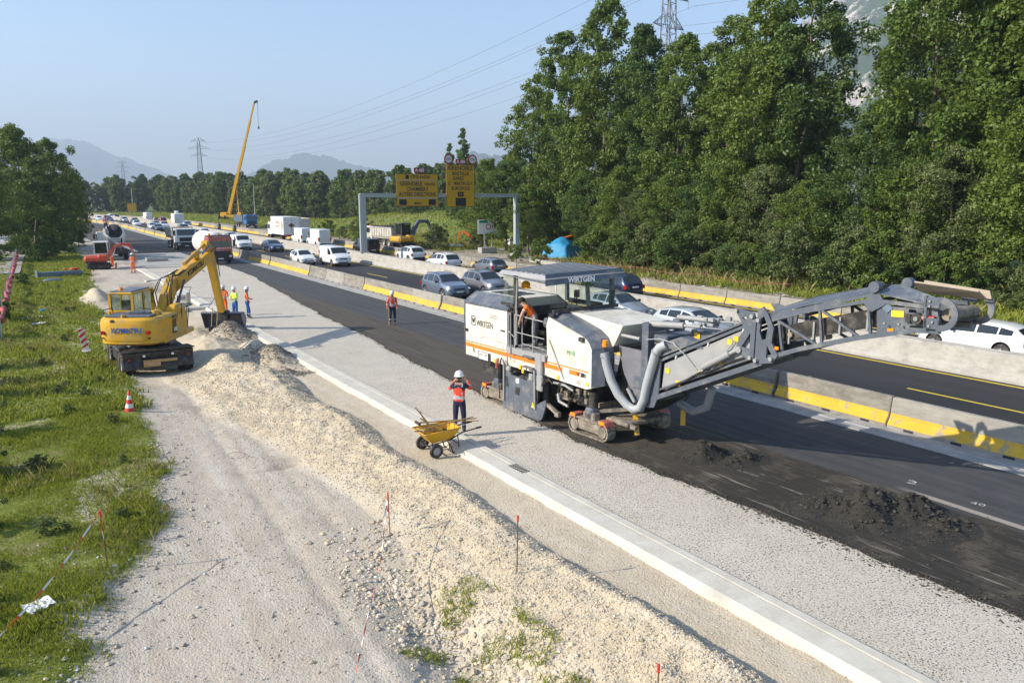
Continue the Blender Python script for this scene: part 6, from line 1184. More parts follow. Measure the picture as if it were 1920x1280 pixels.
B_('belt_roller', 'track_steel', lambda b: ([b.cyl((x, Y0+.04, z), (x, Y0+.3, z+.0), .06, n=10) for x, z in ((10.25, 3.72), (11.1, 3.78), (12.1, 4.42))], b.cyl((13.66, Y0+.1, 4.58), (13.66, Y1-.1, 4.58), .12, n=16)))
B_('belt_return', 'dirty_white', lambda b: b.prism([(10.6, Y0+.12, 3.70), (12.2, Y0+.12, 4.14), (12.2, Y1-.12, 4.14), (10.6, Y1-.12, 3.70)], (0, 0, .03)))
for y in (Y0-.04, Y1+.0): B_('roller_bracket', MG, lambda b: (b.prism([(12.02, y, 4.62), (12.20, y, 4.98), (12.28, y, 4.98), (12.48, y, 4.66), (12.2, y, 4.48)], (0, .04, 0)), b.cyl((12.24, y-.06, 5.0), (12.24, y+.1, 5.0), .115, n=18)))
B_('motor', BK, lambda b: (b.cyl((13.16, Y0-.10, 4.46), (13.16, Y0+.05, 4.46), .11, n=14), b.box((12.98, Y0-.04, 4.45), (.1, .06, .16)))); B_('motor_hub', 'alloy', lambda b: b.cyl((13.16, Y0-.13, 4.46), (13.16, Y0-.09, 4.46), .045, n=10)); B_('motor_sleeve', 'red_paint', lambda b: b.cyl((13.24, Y0-.05, 4.48), (13.5, Y0-.05, 4.5), .05, n=8)); B_('scraper_bar', 'black_metal', lambda b: b.box((13.72, 1.5, 4.5), (.06, 1.1, .12)))
B_('warning_sticker', 'yellow_sticker', lambda b: b.box((12.74, Y0-.012, 4.50), (.26, .012, .13), rot=(0, -.04, 0))); B_('orange_reflector', 'orange_lamp', lambda b: b.box((12.62, Y0-.01, 4.16), (.13, .015, .06), rot=(0, -.2, 0))); B_('orange_reflector', 'orange_lamp', lambda b: b.box((10.05, Y0-.13, 3.40), (.1, .02, .07)))
B_('blue_tag', 'steel_blue', lambda b: b.box((12.52, Y0-.01, 4.6), (.16, .02, .16), rot=(0, .78, 0)))
def cg(b, y):
    cx, cz = 13.62, 4.60; n = 16; V = []
    for i in range(n+1):
        a = R(-100)+R(200)*i/n
        for r_ in (.21, .33):
            for yy in (y, y+.05): V.append((cx+math.cos(a)*r_*1.0, yy, cz+math.sin(a)*r_))
    F = []
    for i in range(n):
        q = i*4; F += [(q, q+4, q+6, q+2), (q+1, q+3, q+7, q+5), (q+2, q+6, q+7, q+3), (q, q+1, q+5, q+4)]
    F += [(0, 2, 3, 1), (n*4, n*4+1, n*4+3, n*4+2)]; b.add(V, F)
    b.box((cx-.16, y+.02, cz+.2), (.3, .05, .2), .02); b.box((cx-.16, y+.02, cz-.2), (.3, .05, .22), .02); b.bar((cx-.3, y+.02, cz+.33), (cx-.26, y+.02, cz-.32), .05)
for y in (Y0-.12, Y1+.12): B_('belt_guard', MG, lambda b: cg(b, y))
B_('guard_bolt', 'light_grey', lambda b: [b.cyl((x, Y0-.16, z), (x, Y0-.10, z), .022, n=6) for x, z in ((13.42, 4.84), (13.42, 4.74), (13.5, 4.44), (13.44, 4.36), (12.55, 4.3), (12.85, 4.32))])
B_('dust_hose', 'hose_grey', lambda b: b.tube([(5.9, 2.15, 1.0), (6.4, 2.2, .85), (6.9, 2.15, 1.1), (7.1, 2.1, 1.7)], .12, 10))
B_('rear_rail', 'white_plastic', lambda b: (b.tube([(-1.75, 2.3, 3.58), (-1.78, 2.3, 3.8), (-1.9, 2.3, 3.86)], .02, 5), b.tube([(.1, 2.3, 3.58), (.05, 2.3, 3.85), (-.1, 2.3, 3.9)], .02, 5)))
hh_ = thing('hard_hat', 'yellow hard hat hanging under the milling machine canopy', 'hard hat', (13.2, 22, 0), R(-86)); b = MB(); b.ball((.95, .35, 4.08), .15, 12, sc=(1, 1, .9)); b.box((1.05, .3, 4.0), (.3, .2, .03), .01); b.build('shell', 'helmet_yellow', hh_)
# ================================================================ YELLOW WHEELED EXCAVATOR
E_ = thing('wheeled_excavator', 'yellow wheeled excavator seen from behind, reaching over the gravel mound to the kerb', 'excavator', (4.33, 35.55, -.15), R(-31.5))
YP = 'yellow_paint'
def X_(name, m, f, parent=E_, rz=None):
    b = MB(); f(b)
    if rz is not None: M_ = Matrix.Rotation(rz, 3, 'Z'); b.v = [tuple(M_ @ Vector(v)) for v in b.v]
    return b.build(name, m, parent)
UZ = R(31.5+3)      # undercarriage turned back against the upper structure
wt = X_('undercarriage', 'black_metal', lambda b: (b.box((0, 0, .78), (.9, 3.4, .42), .06), b.box((0, 1.35, .5), (2.3, .35, .35), .05), b.box((0, -1.25, .5), (2.3, .35, .35), .05), b.cyl((0, 0, .9), (0, 0, 1.2), .62, n=20), b.box((1.0, .1, .7), (.5, 1.3, .5), .05), b.box((-1.0, .1, .7), (.5, 1.3, .5), .05)), rz=UZ)
X_('dozer_blade', 'black_metal', lambda b: (b.prism([(-1.3, -2.02, .46), (-1.3, -1.95, .70), (-1.3, -2.05, .98), (-1.3, -1.95, 1.0), (-1.3, -1.82, .7), (-1.3, -1.9, .46)], (2.6, 0, 0)), b.prism([(-1.36, -2.05, 1.02), (1.36, -2.05, 1.02), (1.2, -1.65, 1.08), (-1.2, -1.65, 1.08)], (0, 0, .04)), b.bar((-.45, -1.9, .6), (-.45, -1.2, .6), .18), b.bar((.45, -1.9, .6), (.45, -1.2, .6), .18)), rz=UZ)
X_('blade_edge', 'black_metal', lambda b: b.box((0, -2.0, .40), (2.6, .06, .14)), rz=UZ)
X_('outrigger', 'wood', lambda b: (b.box((-.28, -2.12, .56), (.62, .05, .26)), b.box((.33, -2.12, .63), (.66, .05, .1))), rz=UZ)
X_('blade_light', 'white_plastic', lambda b: (b.box((-.55, -2.1, .86), (.09, .05, .08)), b.box((.5, -2.1, .86), (.09, .05, .08))), rz=UZ); X_('tail_light', 'tail_red', lambda b: (b.box((-1.1, -2.08, .75), (.06, .05, .06)), b.box((1.1, -2.08, .75), (.06, .05, .06))), rz=UZ)
ty = MB(); ty.lathe([(.28, -.22), (.47, -.24), (.51, -.18), (.51, .18), (.47, .24), (.28, .22)], axis='X', n=22); [ty.box((0, .5*math.cos(a), .5*math.sin(a)), (.46, .05, .07), rot=(a, 0, 0)) for a in np.linspace(0, 6.28, 19)[:-1]]; ty = ty.mesh('tyre', 'rubber'); rm = MB(); rm.lathe([(.01, .1), (.12, .14), (.27, .1), (.29, .2)], axis='X', n=16); rm = rm.mesh('rim', 'dirty_white')
for x in (-1.08, 1.08):
    for y in (-1.4, 1.3):
        p = Matrix.Rotation(UZ, 3, 'Z') @ Vector((x, y, .51)); o = link(bpy.data.objects.new('wheel', ty), E_); o.location = p; o.rotation_euler.z = UZ+(0 if x > 0 else math.pi); link(bpy.data.objects.new('rim', rm), o)
def f(b):   # rounded counterweight
    n = 16; lv = [(1.22, .92), (1.30, 1.0), (1.40, 1.0), (1.42, 1.012), (2.05, 1.03), (2.22, 1.0), (2.30, .93)]; V = []
    P = [(-1.27, -.35)]+[(-1.25*abs(math.cos(a))**.55*(1 if math.cos(a) > 0 else -1), -.75-1.08*abs(math.sin(a))**.8) for a in [math.pi*i/n for i in range(n+1)]]+[(1.27, -.35)]; k = len(P)
    for z, s in lv: V += [(x*s, y*s+(1-s)*-.3, z) for x, y in P]
    F = [(a*k+i, (a+1)*k+i, (a+1)*k+i+1, a*k+i+1) for a in range(len(lv)-1) for i in range(k-1)]; b.add(V, F, 0, True); b.add(V[-k:], [tuple(range(k))]); b.add(V[:k], [tuple(range(k))[::-1]]); b.add(V[0::k]+V[k-1::k], [])
cw = X_('counterweight', YP, f); cw.data.set_sharp_from_angle(angle=R(35))
text(cw, 'KOMATSU', .27, 'sign_blue', (.05, -1.885, 1.83), (1, 0, 0), (0, 0, 1), width=1.15, bold=.008)
X_('tail_lamp', 'tail_red', lambda b: (b.cyl((.86, -1.84, 1.74), (.86, -1.60, 1.74), .075, n=12), b.cyl((-.92, -1.82, 1.74), (-.92, -1.6, 1.74), .075, n=12)), cw); X_('lifting_eye', 'black_metal', lambda b: (b.box((-.5, -1.8, 2.2), (.14, .12, .1), .02), b.cyl((.88, -1.84, 1.52), (.88, -1.7, 1.52), .035, n=8), b.cyl((-.95, -1.8, 1.52), (-.95, -1.6, 1.52), .03, n=8)), cw)
X_('side_body', YP, lambda b: (b.box((.93, .28, 1.78), (.66, 1.7, 1.05), .1), b.box((.93, .75, 2.0), (.6, .9, 1.1), .18), b.box((.0, -.5, 2.28), (2.3, .5, .06), .02)))
X_('engine_hood', 'machine_grey', lambda b: (b.box((-.05, -.95, 2.33), (1.8, 1.1, .1), .04), b.box((.2, -.75, 2.42), (.9, .5, .1), .03)))
X_('exhaust_cap', YP, lambda b: (b.cyl((.75, -.8, 2.3), (.75, -.8, 2.5), .17, .14, 12), b.cyl((-1.02, -.9, 2.3), (-1.02, -.9, 2.45), .07, n=8), b.cyl((-.2, -1.55, 2.3), (-.2, -1.55, 2.42), .07, n=8)))
X_('handrail', 'black_metal', lambda b: (b.tube([(-1.15, -1.2, 2.3), (-1.15, -1.1, 2.55), (-1.05, -.6, 2.55), (-1.05, -.55, 2.3)], .02, 5), b.tube([(1.2, .0, 1.6), (1.32, .1, 2.6), (1.3, .5, 2.6), (1.24, .55, 1.9)], .02, 5), b.tube([(.2, -1.1, 2.35), (.2, -1.05, 2.62), (.6, -.8, 2.55)], .02, 5)))
X_('platform_skirt', YP, lambda b: (b.box((.85, 1.25, 1.34), (.9, .9, .2), .05), b.box((1.0, -.1, 1.28), (.56, 2.2, .12), .03), b.box((-.65, .3, 1.28), (1.2, 2.9, .14), .03)))
X_('stripe_decal', 'black_ink', lambda b: (b.box((1.312, -.35, 1.68), (.014, .34, .34)), b.box((1.312, -.35, 2.22), (.014, .36, .035)), b.box((1.312, -.35, 2.15), (.014, .36, .035)))); X_('shield_decal', 'rust', lambda b: b.prism([(1.314, -.52, 2.08), (1.314, -.18, 2.08), (1.314, -.2, 1.92), (1.314, -.35, 1.8), (1.314, -.5, 1.92)], (.012, 0, 0)))
text(E_, '148', .24, 'white_ink', (1.325, -.35, 1.66), (0, 1, 0), (0, 0, 1), width=.32, bold=.012)
X_('antenna', 'black_metal', lambda b: (b.tube([(1.22, 1.1, 1.4), (1.3, 1.2, 2.3), (1.25, 1.1, 2.45), (1.2, 1.15, 1.5)], .02, 5)))
# cab
def f(b):
    x0, x1, y0, y1 = -1.22, -.30, -.42, 1.45
    for x, y in ((x0, y0), (x1, y0), (x0, y1), (x1, y1)): b.bar((x, y, 1.35), (x*.98-.01, y*(.98 if y > 0 else 1), 3.1), .1)
    b.box(((x0+x1)/2, .5, 3.12), (1.02, 1.98, .1), .05); b.box(((x0+x1)/2, .5, 1.65), (.98, 1.9, .55), .05); b.box(((x0+x1)/2, -.44, 2.2), (.98, .08, .5), .02)
    for x in (x0, x1): b.bar((x, .55, 1.5), (x, .55, 3.08), .07)
cab_ = X_('cab', YP, f)
X_('roof_pad', 'machine_grey', lambda b: b.box((-.76, .45, 3.185), (.86, 1.7, .05), .02), cab_); X_('beacon', 'orange_lamp', lambda b: b.cyl((-.88, -.1, 3.2), (-.88, -.1, 3.34), .09, .07, 10), cab_)
X_('rear_window', 'clear_pane', lambda b: b.box((-.76, -.47, 2.72), (.80, .012, .62)), cab_)
for x in (-1.235, -.285): X_('side_window', 'clear_pane', lambda b: (b.box((x, .08, 2.5), (.012, .82, 1.1)), b.box((x, 1.0, 2.5), (.012, .82, 1.1))), cab_)
X_('windscreen', 'clear_pane', lambda b: b.box((-.76, 1.46, 2.5), (.82, .012, 1.1)), cab_); X_('operator_seat', 'car_black', lambda b: (b.box((-.76, .3, 2.0), (.5, .5, .2), .05), b.box((-.76, .08, 2.4), (.48, .14, .8), .05)), cab_)
X_('window_wiper', 'black_metal', lambda b: b.bar((-.28, .3, 2.1), (-.28, .7, 2.95), .02), cab_)
# boom in the plane x = .05 (u forward, z)
BX = .12
def seg(b, pts, w0, w1, x=BX, th=.34):
    n = len(pts); U = []; Lw = []
    for i, (u, z, h) in enumerate(pts):
        a = pts[max(i-1, 0)]; c_ = pts[min(i+1, n-1)]; d = Vector((c_[0]-a[0], c_[1]-a[1])).normalized(); nx, nz = -d.y, d.x; U.append((u+nx*h/2, z+nz*h/2)); Lw.append((u-nx*h/2, z-nz*h/2))
    b.prism([(x-th/2, u, z) for u, z in U+Lw[::-1]], (th, 0, 0))
X_('boom', YP, lambda b: seg(b, [(1.05, 1.75, .5), (1.75, 2.55, .62), (2.3, 3.05, .66), (2.75, 3.30, .62)], 0, 0))
b2 = X_('boom', YP, lambda b: (seg(b, [(2.45, 3.1, .55), (3.3, 3.35, .62), (4.6, 3.62, .60), (5.9, 3.86, .52), (6.9, 4.12, .44), (7.35, 4.22, .36)], 0, 0), b.box((BX, 5.4, 4.24), (.2, .5, .34), .03), b.box((BX, 7.2, 4.35), (.3, .4, .3), .05)))
text(b2, 'KOMATSU', .34, 'black_ink', (BX+.18, 4.9, 3.68), (0, 1, .195), (0, -.195, 1), width=2.0, bold=.012)
X_('arm', YP, lambda b: (seg(b, [(6.55, 4.75, .3), (7.0, 4.45, .44), (7.3, 3.9, .52), (7.75, 2.7, .40), (8.35, 1.15, .28)], 0, 0, th=.3)))
X_('boom_cylinder', 'machine_grey', lambda b: [(b.cyl((x, 1.5, 1.55), (x, 2.5, 2.6), .085, n=10), b.cyl((x, 2.5, 2.6), (x, 3.2, 3.3), .05, n=8)) for x in (BX-.28, BX+.28)])
X_('arm_cylinder', YP, lambda b: (b.cyl((BX, 4.0, 3.95), (BX, 5.5, 4.38), .09, n=10), b.cyl((BX, 5.5, 4.38), (BX, 6.6, 4.72), .05, n=8))); X_('blue_rod', 'blue_paint', lambda b: b.cyl((BX+.14, 5.9, 4.3), (BX+.14, 6.9, 4.62), .045, n=8))
X_('bucket_cylinder', 'black_metal', lambda b: (b.cyl((BX, 7.45, 3.7), (BX, 8.2, 2.2), .08, n=10), b.cyl((BX, 8.2, 2.2), (BX, 8.55, 1.5), .05, n=8), b.bar((BX, 8.5, 1.6), (BX, 8.75, .95), .14), b.bar((BX, 8.2, 1.4), (BX, 8.6, 1.5), .1), b.box((BX, 8.55, .85), (.5, .5, .4), .05)))
def f(b):
    for i, dx in enumerate((-.3, -.2, .2, .3, .36)): b.tube([(BX+dx, 1.5, 2.1), (BX+dx*1.2, 1.35, 2.9+.05*i), (BX+dx, 1.9, 3.45+.06*i), (BX+dx*.8, 2.6, 3.55), (BX+dx*.6, 3.6, 3.72)], .024, 6)
    b.tube([(BX+.22, 6.8, 4.3), (BX+.3, 7.2, 4.5), (BX+.25, 7.5, 4.0), (BX+.2, 7.9, 3.0)], .022, 6); b.tube([(BX-.22, 6.7, 4.2), (BX-.45, 6.7, 3.6), (BX-.3, 7.2, 3.3)], .02, 6); b.tube([(BX-.2, 8.1, 1.9), (BX-.55, 8.0, 1.4), (BX-.2, 8.5, 1.0)], .018, 5)
X_('hydraulic_hose', 'rubber', f)['kind'] = 'stuff'
bk = thing('grading_bucket', 'wide dark grading bucket at the end of the yellow excavator arm', 'bucket', (4.25, 34.9, 0), R(-33))
bk.parent = E_; bk.matrix_basis = Matrix.Identity(4); [bk.pop(k, None) for k in ('label', 'category')]
def f(b):
    n = 12; V = []; o0 = Vector((8.75, .62)); a0, a1 = R(60), R(250); x0, x1 = BX-1.15, BX+.95
    for i in range(n+1):
        a = a0+(a1-a0)*i/n
        for r_ in (.42, .455):
            for x in (x0, x1): V.append((x, o0.x-math.cos(a)*r_*1.15, o0.y+math.sin(a)*r_))
    for i in range(n): q = i*4; b.add(V[q:q+8], [(0, 1, 5, 4), (2, 6, 7, 3), (0, 4, 6, 2), (1, 3, 7, 5)])
    for x in (x0, x1-.03): b.prism([(x, v[1], v[2]) for v in V[0::4]], (.03, 0, 0))
X_('bucket_shell', 'machine_grey', f, bk)
X_('quick_coupler', 'black_metal', lambda b: (b.box((BX, 8.65, 1.05), (.45, .5, .22), .04), [b.box((BX+s*.2, 8.65, .95), (.05, .6, .3)) for s in (-1, 1)]), bk)
# ================================================================ MINI EXCAVATORS
def mini(name, label, loc, rz, col, canopy, boom, sc=1., bm='excavator_red'):
    t = thing(name, label, 'excavator', loc, rz); t.scale = (sc, sc, sc); P = lambda n, m, f: X_(n, m, f, t)
    for s in (-1, 1): P('crawler_track', 'rubber', lambda b: (b.box((s*.72, 0, .28), (.36, 2.1, .52), .2), [b.box((s*.72, -.9+.2*i, .56), (.38, .09, .05)) for i in range(10)]))
    P('car_body', 'black_metal', lambda b: b.box((0, 0, .5), (1.2, 1.2, .35), .05)); P('dozer_blade', col, lambda b: (b.box((0, 1.45, .3), (1.9, .1, .45), .03)))
    P('upper_body', col, lambda b: (b.box((0, -.35, .98), (1.8, 1.7, .62), .2), b.box((.5, .4, 1.05), (.75, .9, .7), .15))); P('body_base', 'black_metal', lambda b: b.box((0, -.2, .68), (1.75, 1.8, .12), .04))
    def f(b):
        for x, y in ((-.85, -.3), (.1, -.3), (-.85, .9), (.1, .9)): b.bar((x, y, 1.2), (x, y*.9, 2.5), .09)
        b.box((-.37, .25, 2.52), (1.08, 1.4, .12), .05); b.box((-.37, .3, 1.35), (1.0, 1.2, .3), .05)
    P('cab', canopy, f); P('rear_window', 'car_glass', lambda b: b.box((-.37, -.31, 1.95), (.85, .03, .85))); P('side_window', 'car_glass', lambda b: (b.box((.1, .3, 1.95), (.03, 1.0, .95)), b.box((-.86, .3, 1.95), (.03, 1.0, .95))))
    P('boom', bm, lambda b: seg(b, boom[0], 0, 0, .35, .26)); P('arm', bm, lambda b: seg(b, boom[1], 0, 0, .35, .2)); P('bucket', 'machine_grey', lambda b: b.lathe([(.3, -.35), (.32, -.35), (.32, .35), (.3, .35)], (.35, boom[1][-1][0]-.1, boom[1][-1][1]-.15), 'X', 10, arc=.62)); P('hydraulic_ram', 'chrome', lambda b: b.cyl((.35, boom[0][0][0]+.3, boom[0][0][1]), (.35, boom[0][2][0], boom[0][2][1]-.25), .05, n=8)); return t
t = mini('mini_excavator', 'orange red mini excavator with an open door working by the concrete mixer', (6.75, 86.2, 0), R(-98), 'excavator_red', 'white_paint', ([(.9, 1.1, .26), (1.05, 1.6, .28), (1.5, 2.15, .28), (2.2, 2.3, .26), (2.7, 2.2, .22)], [(2.6, 2.4, .18), (2.85, 2.0, .22), (3.1, 1.2, .2), (3.15, .6, .16)]), 1.02)
X_('open_door', 'white_paint', lambda b: (b.box((-1.35, -.35, 1.85), (.9, .06, 1.3), .03)), t); X_('door_glass', 'car_glass', lambda b: b.box((-1.35, -.39, 2.0), (.7, .03, .8)), t)
mini('small_excavator', 'small orange excavator cab half hidden behind the white information sign', (55, 98, .1), R(60), 'orange', 'orange', ([(.9, 1.2, .3), (1.2, 1.6, .3), (1.7, 1.9, .3), (2.2, 1.7, .2)], [(2.2, 1.8, .2), (2.4, 1.2, .2), (2.3, .6, .2)]), 1.05, 'orange')
t = mini('tracked_excavator', 'yellow tracked excavator with a dark arm digging behind the far barrier under the signs', (44.4, 99.0, 0), R(-75), 'yellow_paint', 'black_metal', ([(.8, 1.2, .34), (1.1, 2.0, .38), (1.8, 2.75, .36), (2.6, 2.72, .3), (3.0, 2.6, .25)], [(2.8, 2.9, .22), (3.1, 2.5, .3), (3.5, 1.6, .24), (3.75, .8, .2)]), 1.32, 'machine_grey')
X_('large_bucket', 'machine_grey', lambda b: b.lathe([(.45, -.6), (.48, -.6), (.48, .6), (.45, .6)], (.35, 3.8, .6), 'X', 12, arc=.6), t)
# ================================================================ PEOPLE
def person(label, loc, yaw, jacket, trousers, helmet='helmet_white', arms=None, legs=None, lean=0., skin_arm=False, band=True, boots='boot', hair=True, yoke=None, sc=1., group=None, head_turn=0., sleeves=None, vest=False, detail=True):
    """faces local +y; joints in metres for a 1.76 m person"""
    J = dict(pelvis=(0, 0, .95), waist=(0, 0, 1.08), chest=(0, .01, 1.32), neck=(0, 0, 1.50), head0=(0, .015, 1.58), head1=(0, .02, 1.70),
             shL=(-.17, 0, 1.43), shR=(.17, 0, 1.43), elL=(-.24, -.01, 1.16), elR=(.24, -.01, 1.16), wrL=(-.25, .09, .93), wrR=(.25, .09, .93), haL=(-.25, .12, .85), haR=(.25, .12, .85),
             hipL=(-.095, 0, .90), hipR=(.095, 0, .90), knL=(-.12, .02, .50), knR=(.12, .02, .50), anL=(-.13, -.02, .10), anR=(.13, -.02, .10), toL=(-.14, .15, .045), toR=(.14, .15, .045))
    J.update(arms or {}); J.update(legs or {})
    if lean:
        c, s = math.cos(lean), math.sin(lean)
        for k in ('waist', 'chest', 'neck', 'head0', 'head1', 'shL', 'shR', 'elL', 'elR', 'wrL', 'wrR', 'haL', 'haR'):
            x, y, z = J[k]; z -= .95; f_ = .5 if k == 'waist' else 1; c_, s_ = math.cos(lean*f_), math.sin(lean*f_); J[k] = (x, y*c_+z*s_, .95+z*c_-y*s_)
    Rd = dict(pelvis=(.155, .11), waist=(.145, .105), chest=(.175, .12), neck=(.062, .062), head0=(.082, .09), head1=(.088, .10), shL=(.075, .075), shR=(.075, .075), elL=(.055, .055), elR=(.055, .055), wrL=(.036, .036), wrR=(.036, .036), haL=(.045, .03), haR=(.045, .03),
              hipL=(.105, .11), hipR=(.105, .11), knL=(.074, .078), knR=(.074, .078), anL=(.055, .06), anR=(.055, .06), toL=(.045, .035), toR=(.045, .035))
    names = list(J); E = [('pelvis', 'waist'), ('waist', 'chest'), ('chest', 'neck'), ('neck', 'head0'), ('head0', 'head1')]
    for s in 'LR': E += [('chest', 'sh'+s), ('sh'+s, 'el'+s), ('el'+s, 'wr'+s), ('wr'+s, 'ha'+s), ('pelvis', 'hip'+s), ('hip'+s, 'kn'+s), ('kn'+s, 'an'+s), ('an'+s, 'to'+s)]
    me = bpy.data.meshes.new('tmp'); me.from_pydata([J[n] for n in names], [(names.index(a), names.index(b)) for a, b in E], [])
    ob = bpy.data.objects.new('tmp', me); C.objects.link(ob); md = ob.modifiers.new('s', 'SKIN'); md.use_smooth_shade = True
    for i, n in enumerate(names): d = me.skin_vertices[0].data[i]; d.radius = Rd[n]; d.use_root = (n == 'pelvis')
    ob.modifiers.new('b', 'SUBSURF').levels = 2
    bpy.context.view_layer.update(); dg = bpy.context.evaluated_depsgraph_get(); m2 = bpy.data.meshes.new_from_object(ob.evaluated_get(dg)); C.objects.unlink(ob); bpy.data.objects.remove(ob)
    V = [tuple(v.co) for v in m2.vertices]; F = [tuple(p.vertices) for p in m2.polygons]; b = MB()
    mats = [jacket, trousers, 'skin', boots, 'reflective', 'hair', yoke or jacket, sleeves or jacket, 'white_cloth']
    bones = [(J[a], J[c], a, c) for a, c in E]
    def near(p):
        best = (9, None, 0)
        for a, c, na, nc in bones:
            A = Vector(a); D = Vector(c)-A; t = max(0, min(1, (p-A).dot(D)/max(D.length_squared, 1e-6))); d = (p-A-D*t).length/(.5*(Rd[na][0]+Rd[nc][0]))
            if d < best[0]: best = (d, (na, nc), t)
        return best[1], best[2]
    mi = []
    for f in F:
        p = sum((Vector(V[i]) for i in f), Vector())/len(f); (na, nc), t = near(p); k = 0
        if nc[:2] == 'to' or (nc[:2] == 'an' and t > .82): k = 3
        elif nc[:2] == 'an': k = 4 if band and .45 < t < .62 else 1
        elif nc[:2] in ('kn', 'hi') or (nc == 'waist' and t < .1): k = 1
        elif nc in ('head0', 'head1') or (nc == 'neck' and t > .72):
            k = 2
            if hair and nc == 'head1' and p.y < J['head0'][1]-.02: k = 5
        elif nc[:2] == 'ha' or (nc[:2] == 'wr' and t > .85): k = 2
        elif nc[:2] in ('wr', 'el'):
            k = 2 if (skin_arm and (nc[:2] == 'wr' or t > .45)) else (8 if skin_arm else 7)
            if band and not skin_arm and nc[:2] == 'wr' and .2 < t < .42: k = 4
        else:
            if nc == 'chest' and band and t < .13: k = 4
            elif band and nc in ('chest', 'neck', 'shL', 'shR') and .088 < abs(p.x) < .112 and p.z > J['waist'][2]: k = 4
            elif yoke and (nc in ('neck', 'shL', 'shR')) : k = 6
        mi.append(k)
    b.v = V; b.f = F; b.m = mi; b.s = [True]*len(F)
    if detail:
        for s in 'LR':     # five tapered, bent fingers rooted in each palm
            h = Vector(J['ha'+s]); w = Vector(J['wr'+s]); d = (h-w).normalized(); sd = d.cross(Vector((0, 1, .2))).normalized() if abs(d.y) < .8 else Vector((1, 0, 0)); nn = d.cross(sd)
            for q, (o_, ln) in enumerate(((-.030, .062), (-.010, .072), (.010, .068), (.029, .052))):
                r0 = h+sd*o_+d*.012; b.tube([r0, r0+d*ln*.5+nn*.006, r0+d*ln*.8+nn*.022, r0+d*ln*.9+nn*.038], [.0095, .009, .008, .006], 6, 2)
            r0 = h-d*.02+sd*(-.03); b.tube([r0, r0-sd*.028+d*.02, r0-sd*.03+d*.05+nn*.01], [.011, .010, .007], 6, 2)
        h0, h1 = Vector(J['head0']), Vector(J['head1']); up = (h1-h0).normalized(); fw = Vector((0, 1, 0)); fw = (fw-up*fw.dot(up)).normalized(); rt = fw.cross(up)
        mid = h0+up*.05; b.ball(mid+fw*.105-up*.018, .016, 6, 2, (.8, 1.3, 1.3)); b.box(mid+fw*.094-up*.055, (.045, .012, .01), m=5)
        for s in (-1, 1): b.ball(mid+fw*.088+rt*.032*s+up*.012, .011, 6, 5); b.ball(mid+rt*.09*s, .022, 6, 2, (.4, .8, 1.2))
    t = thing('person', label, 'person', loc, yaw, group); t.scale = (sc, sc, sc)
    b.build('body', mats, t)
    h = Vector(J['head1']); up = (h-Vector(J['head0'])).normalized(); q = up.to_track_quat('Z', 'Y').to_matrix()
    if helmet:
        hm = MB(); hm.lathe([(.128, -.03), (.13, .0), (.122, .05), (.095, .095), (.05, .12), (.001, .128)], n=16); hm.lathe([(.128, -.032), (.155, -.038), (.128, -.022)], n=16); hm.box((0, .14, -.025), (.15, .09, .012), .005); hm.box((0, 0, .12), (.03, .18, .02), .008)
        M_ = q if helmet else q; hm.v = [tuple(M_ @ Vector(v)+h+up*.02) for v in hm.v]; hm.build('helmet', helmet, t)
    elif hair:
        hm = MB(); hm.ball(h+up*.015+Vector((0, -.012, 0)), .108, 12, sc=(.95, 1.05, .95), cut=.45); hm.build('hair', 'hair', t)
    return t
A_ = lambda **k: k
w1 = person('worker in red jacket with navy yoke and white helmet standing by the wheelbarrow, back turned', (10.42, 19.62, .10), R(-38), 'hivis_red', 'navy', yoke='navy', arms=A_(elL=(-.32, .18, 1.26), wrL=(-.16, .30, 1.50), haL=(-.10, .28, 1.57), elR=(.32, .20, 1.28), wrR=(.18, .32, 1.50), haR=(.11, .29, 1.58)), band=True)
person('worker in red jacket and navy trousers standing alone on the milled road with a stick', (17.1, 39.8, 0), R(165), 'hivis_red', 'navy', legs=A_(anL=(-.12, -.0, .1), anR=(.13, .02, .1)), arms=A_(elR=(.27, 0, 1.17), wrR=(.29, .1, .95), haR=(.29, .13, .88)))
b = MB(); b.cyl((16.78, 39.56, .0), (16.83, 39.66, .95), .018, n=6); tag(b.build('stick', 'wood'), 'thin wooden stick held by the lone worker on the milled road', 'stick')
person('worker in full orange suit and white helmet, left one of the three behind the bucket', (10.05, 47.9, 0), R(150), 'hivis_orange', 'hivis_orange', arms=A_(elL=(-.27, .05, 1.18), wrL=(-.12, .2, 1.12), haL=(-.05, .22, 1.12)))
person('worker in lime yellow vest and blue trousers, middle one of the three behind the bucket', (10.35, 46.5, 0), R(120), 'hivis_lime', 'jeans', arms=A_(elL=(-.25, .08, 1.18), wrL=(-.1, .25, 1.15), haL=(-.04, .27, 1.15), elR=(.25, .08, 1.18), wrR=(.1, .24, 1.12), haR=(.04, .26, 1.12)))
person('worker in orange vest and bright blue trousers, right one of the three behind the bucket', (10.95, 46.2, 0), R(-110), 'hivis_orange', 'jeans', arms=A_(elR=(.26, .1, 1.2), wrR=(.12, .26, 1.1), haR=(.06, .29, 1.1)), legs=A_(anR=(.16, .12, .1), toR=(.17, .28, .045), knR=(.13, .12, .5)))
person('machine operator in orange vest leaning over the railing of the milling machine', (13.62, 20.52, 2.11), R(42), 'hivis_orange', 'grey_cloth', helmet=None, lean=.62, skin_arm=True, arms=A_(elL=(-.34, .20, 1.30), wrL=(-.30, .40, 1.16), haL=(-.28, .46, 1.10), elR=(.34, .14, 1.28), wrR=(.28, .36, 1.12), haR=(.26, .42, 1.08)), sc=.98)
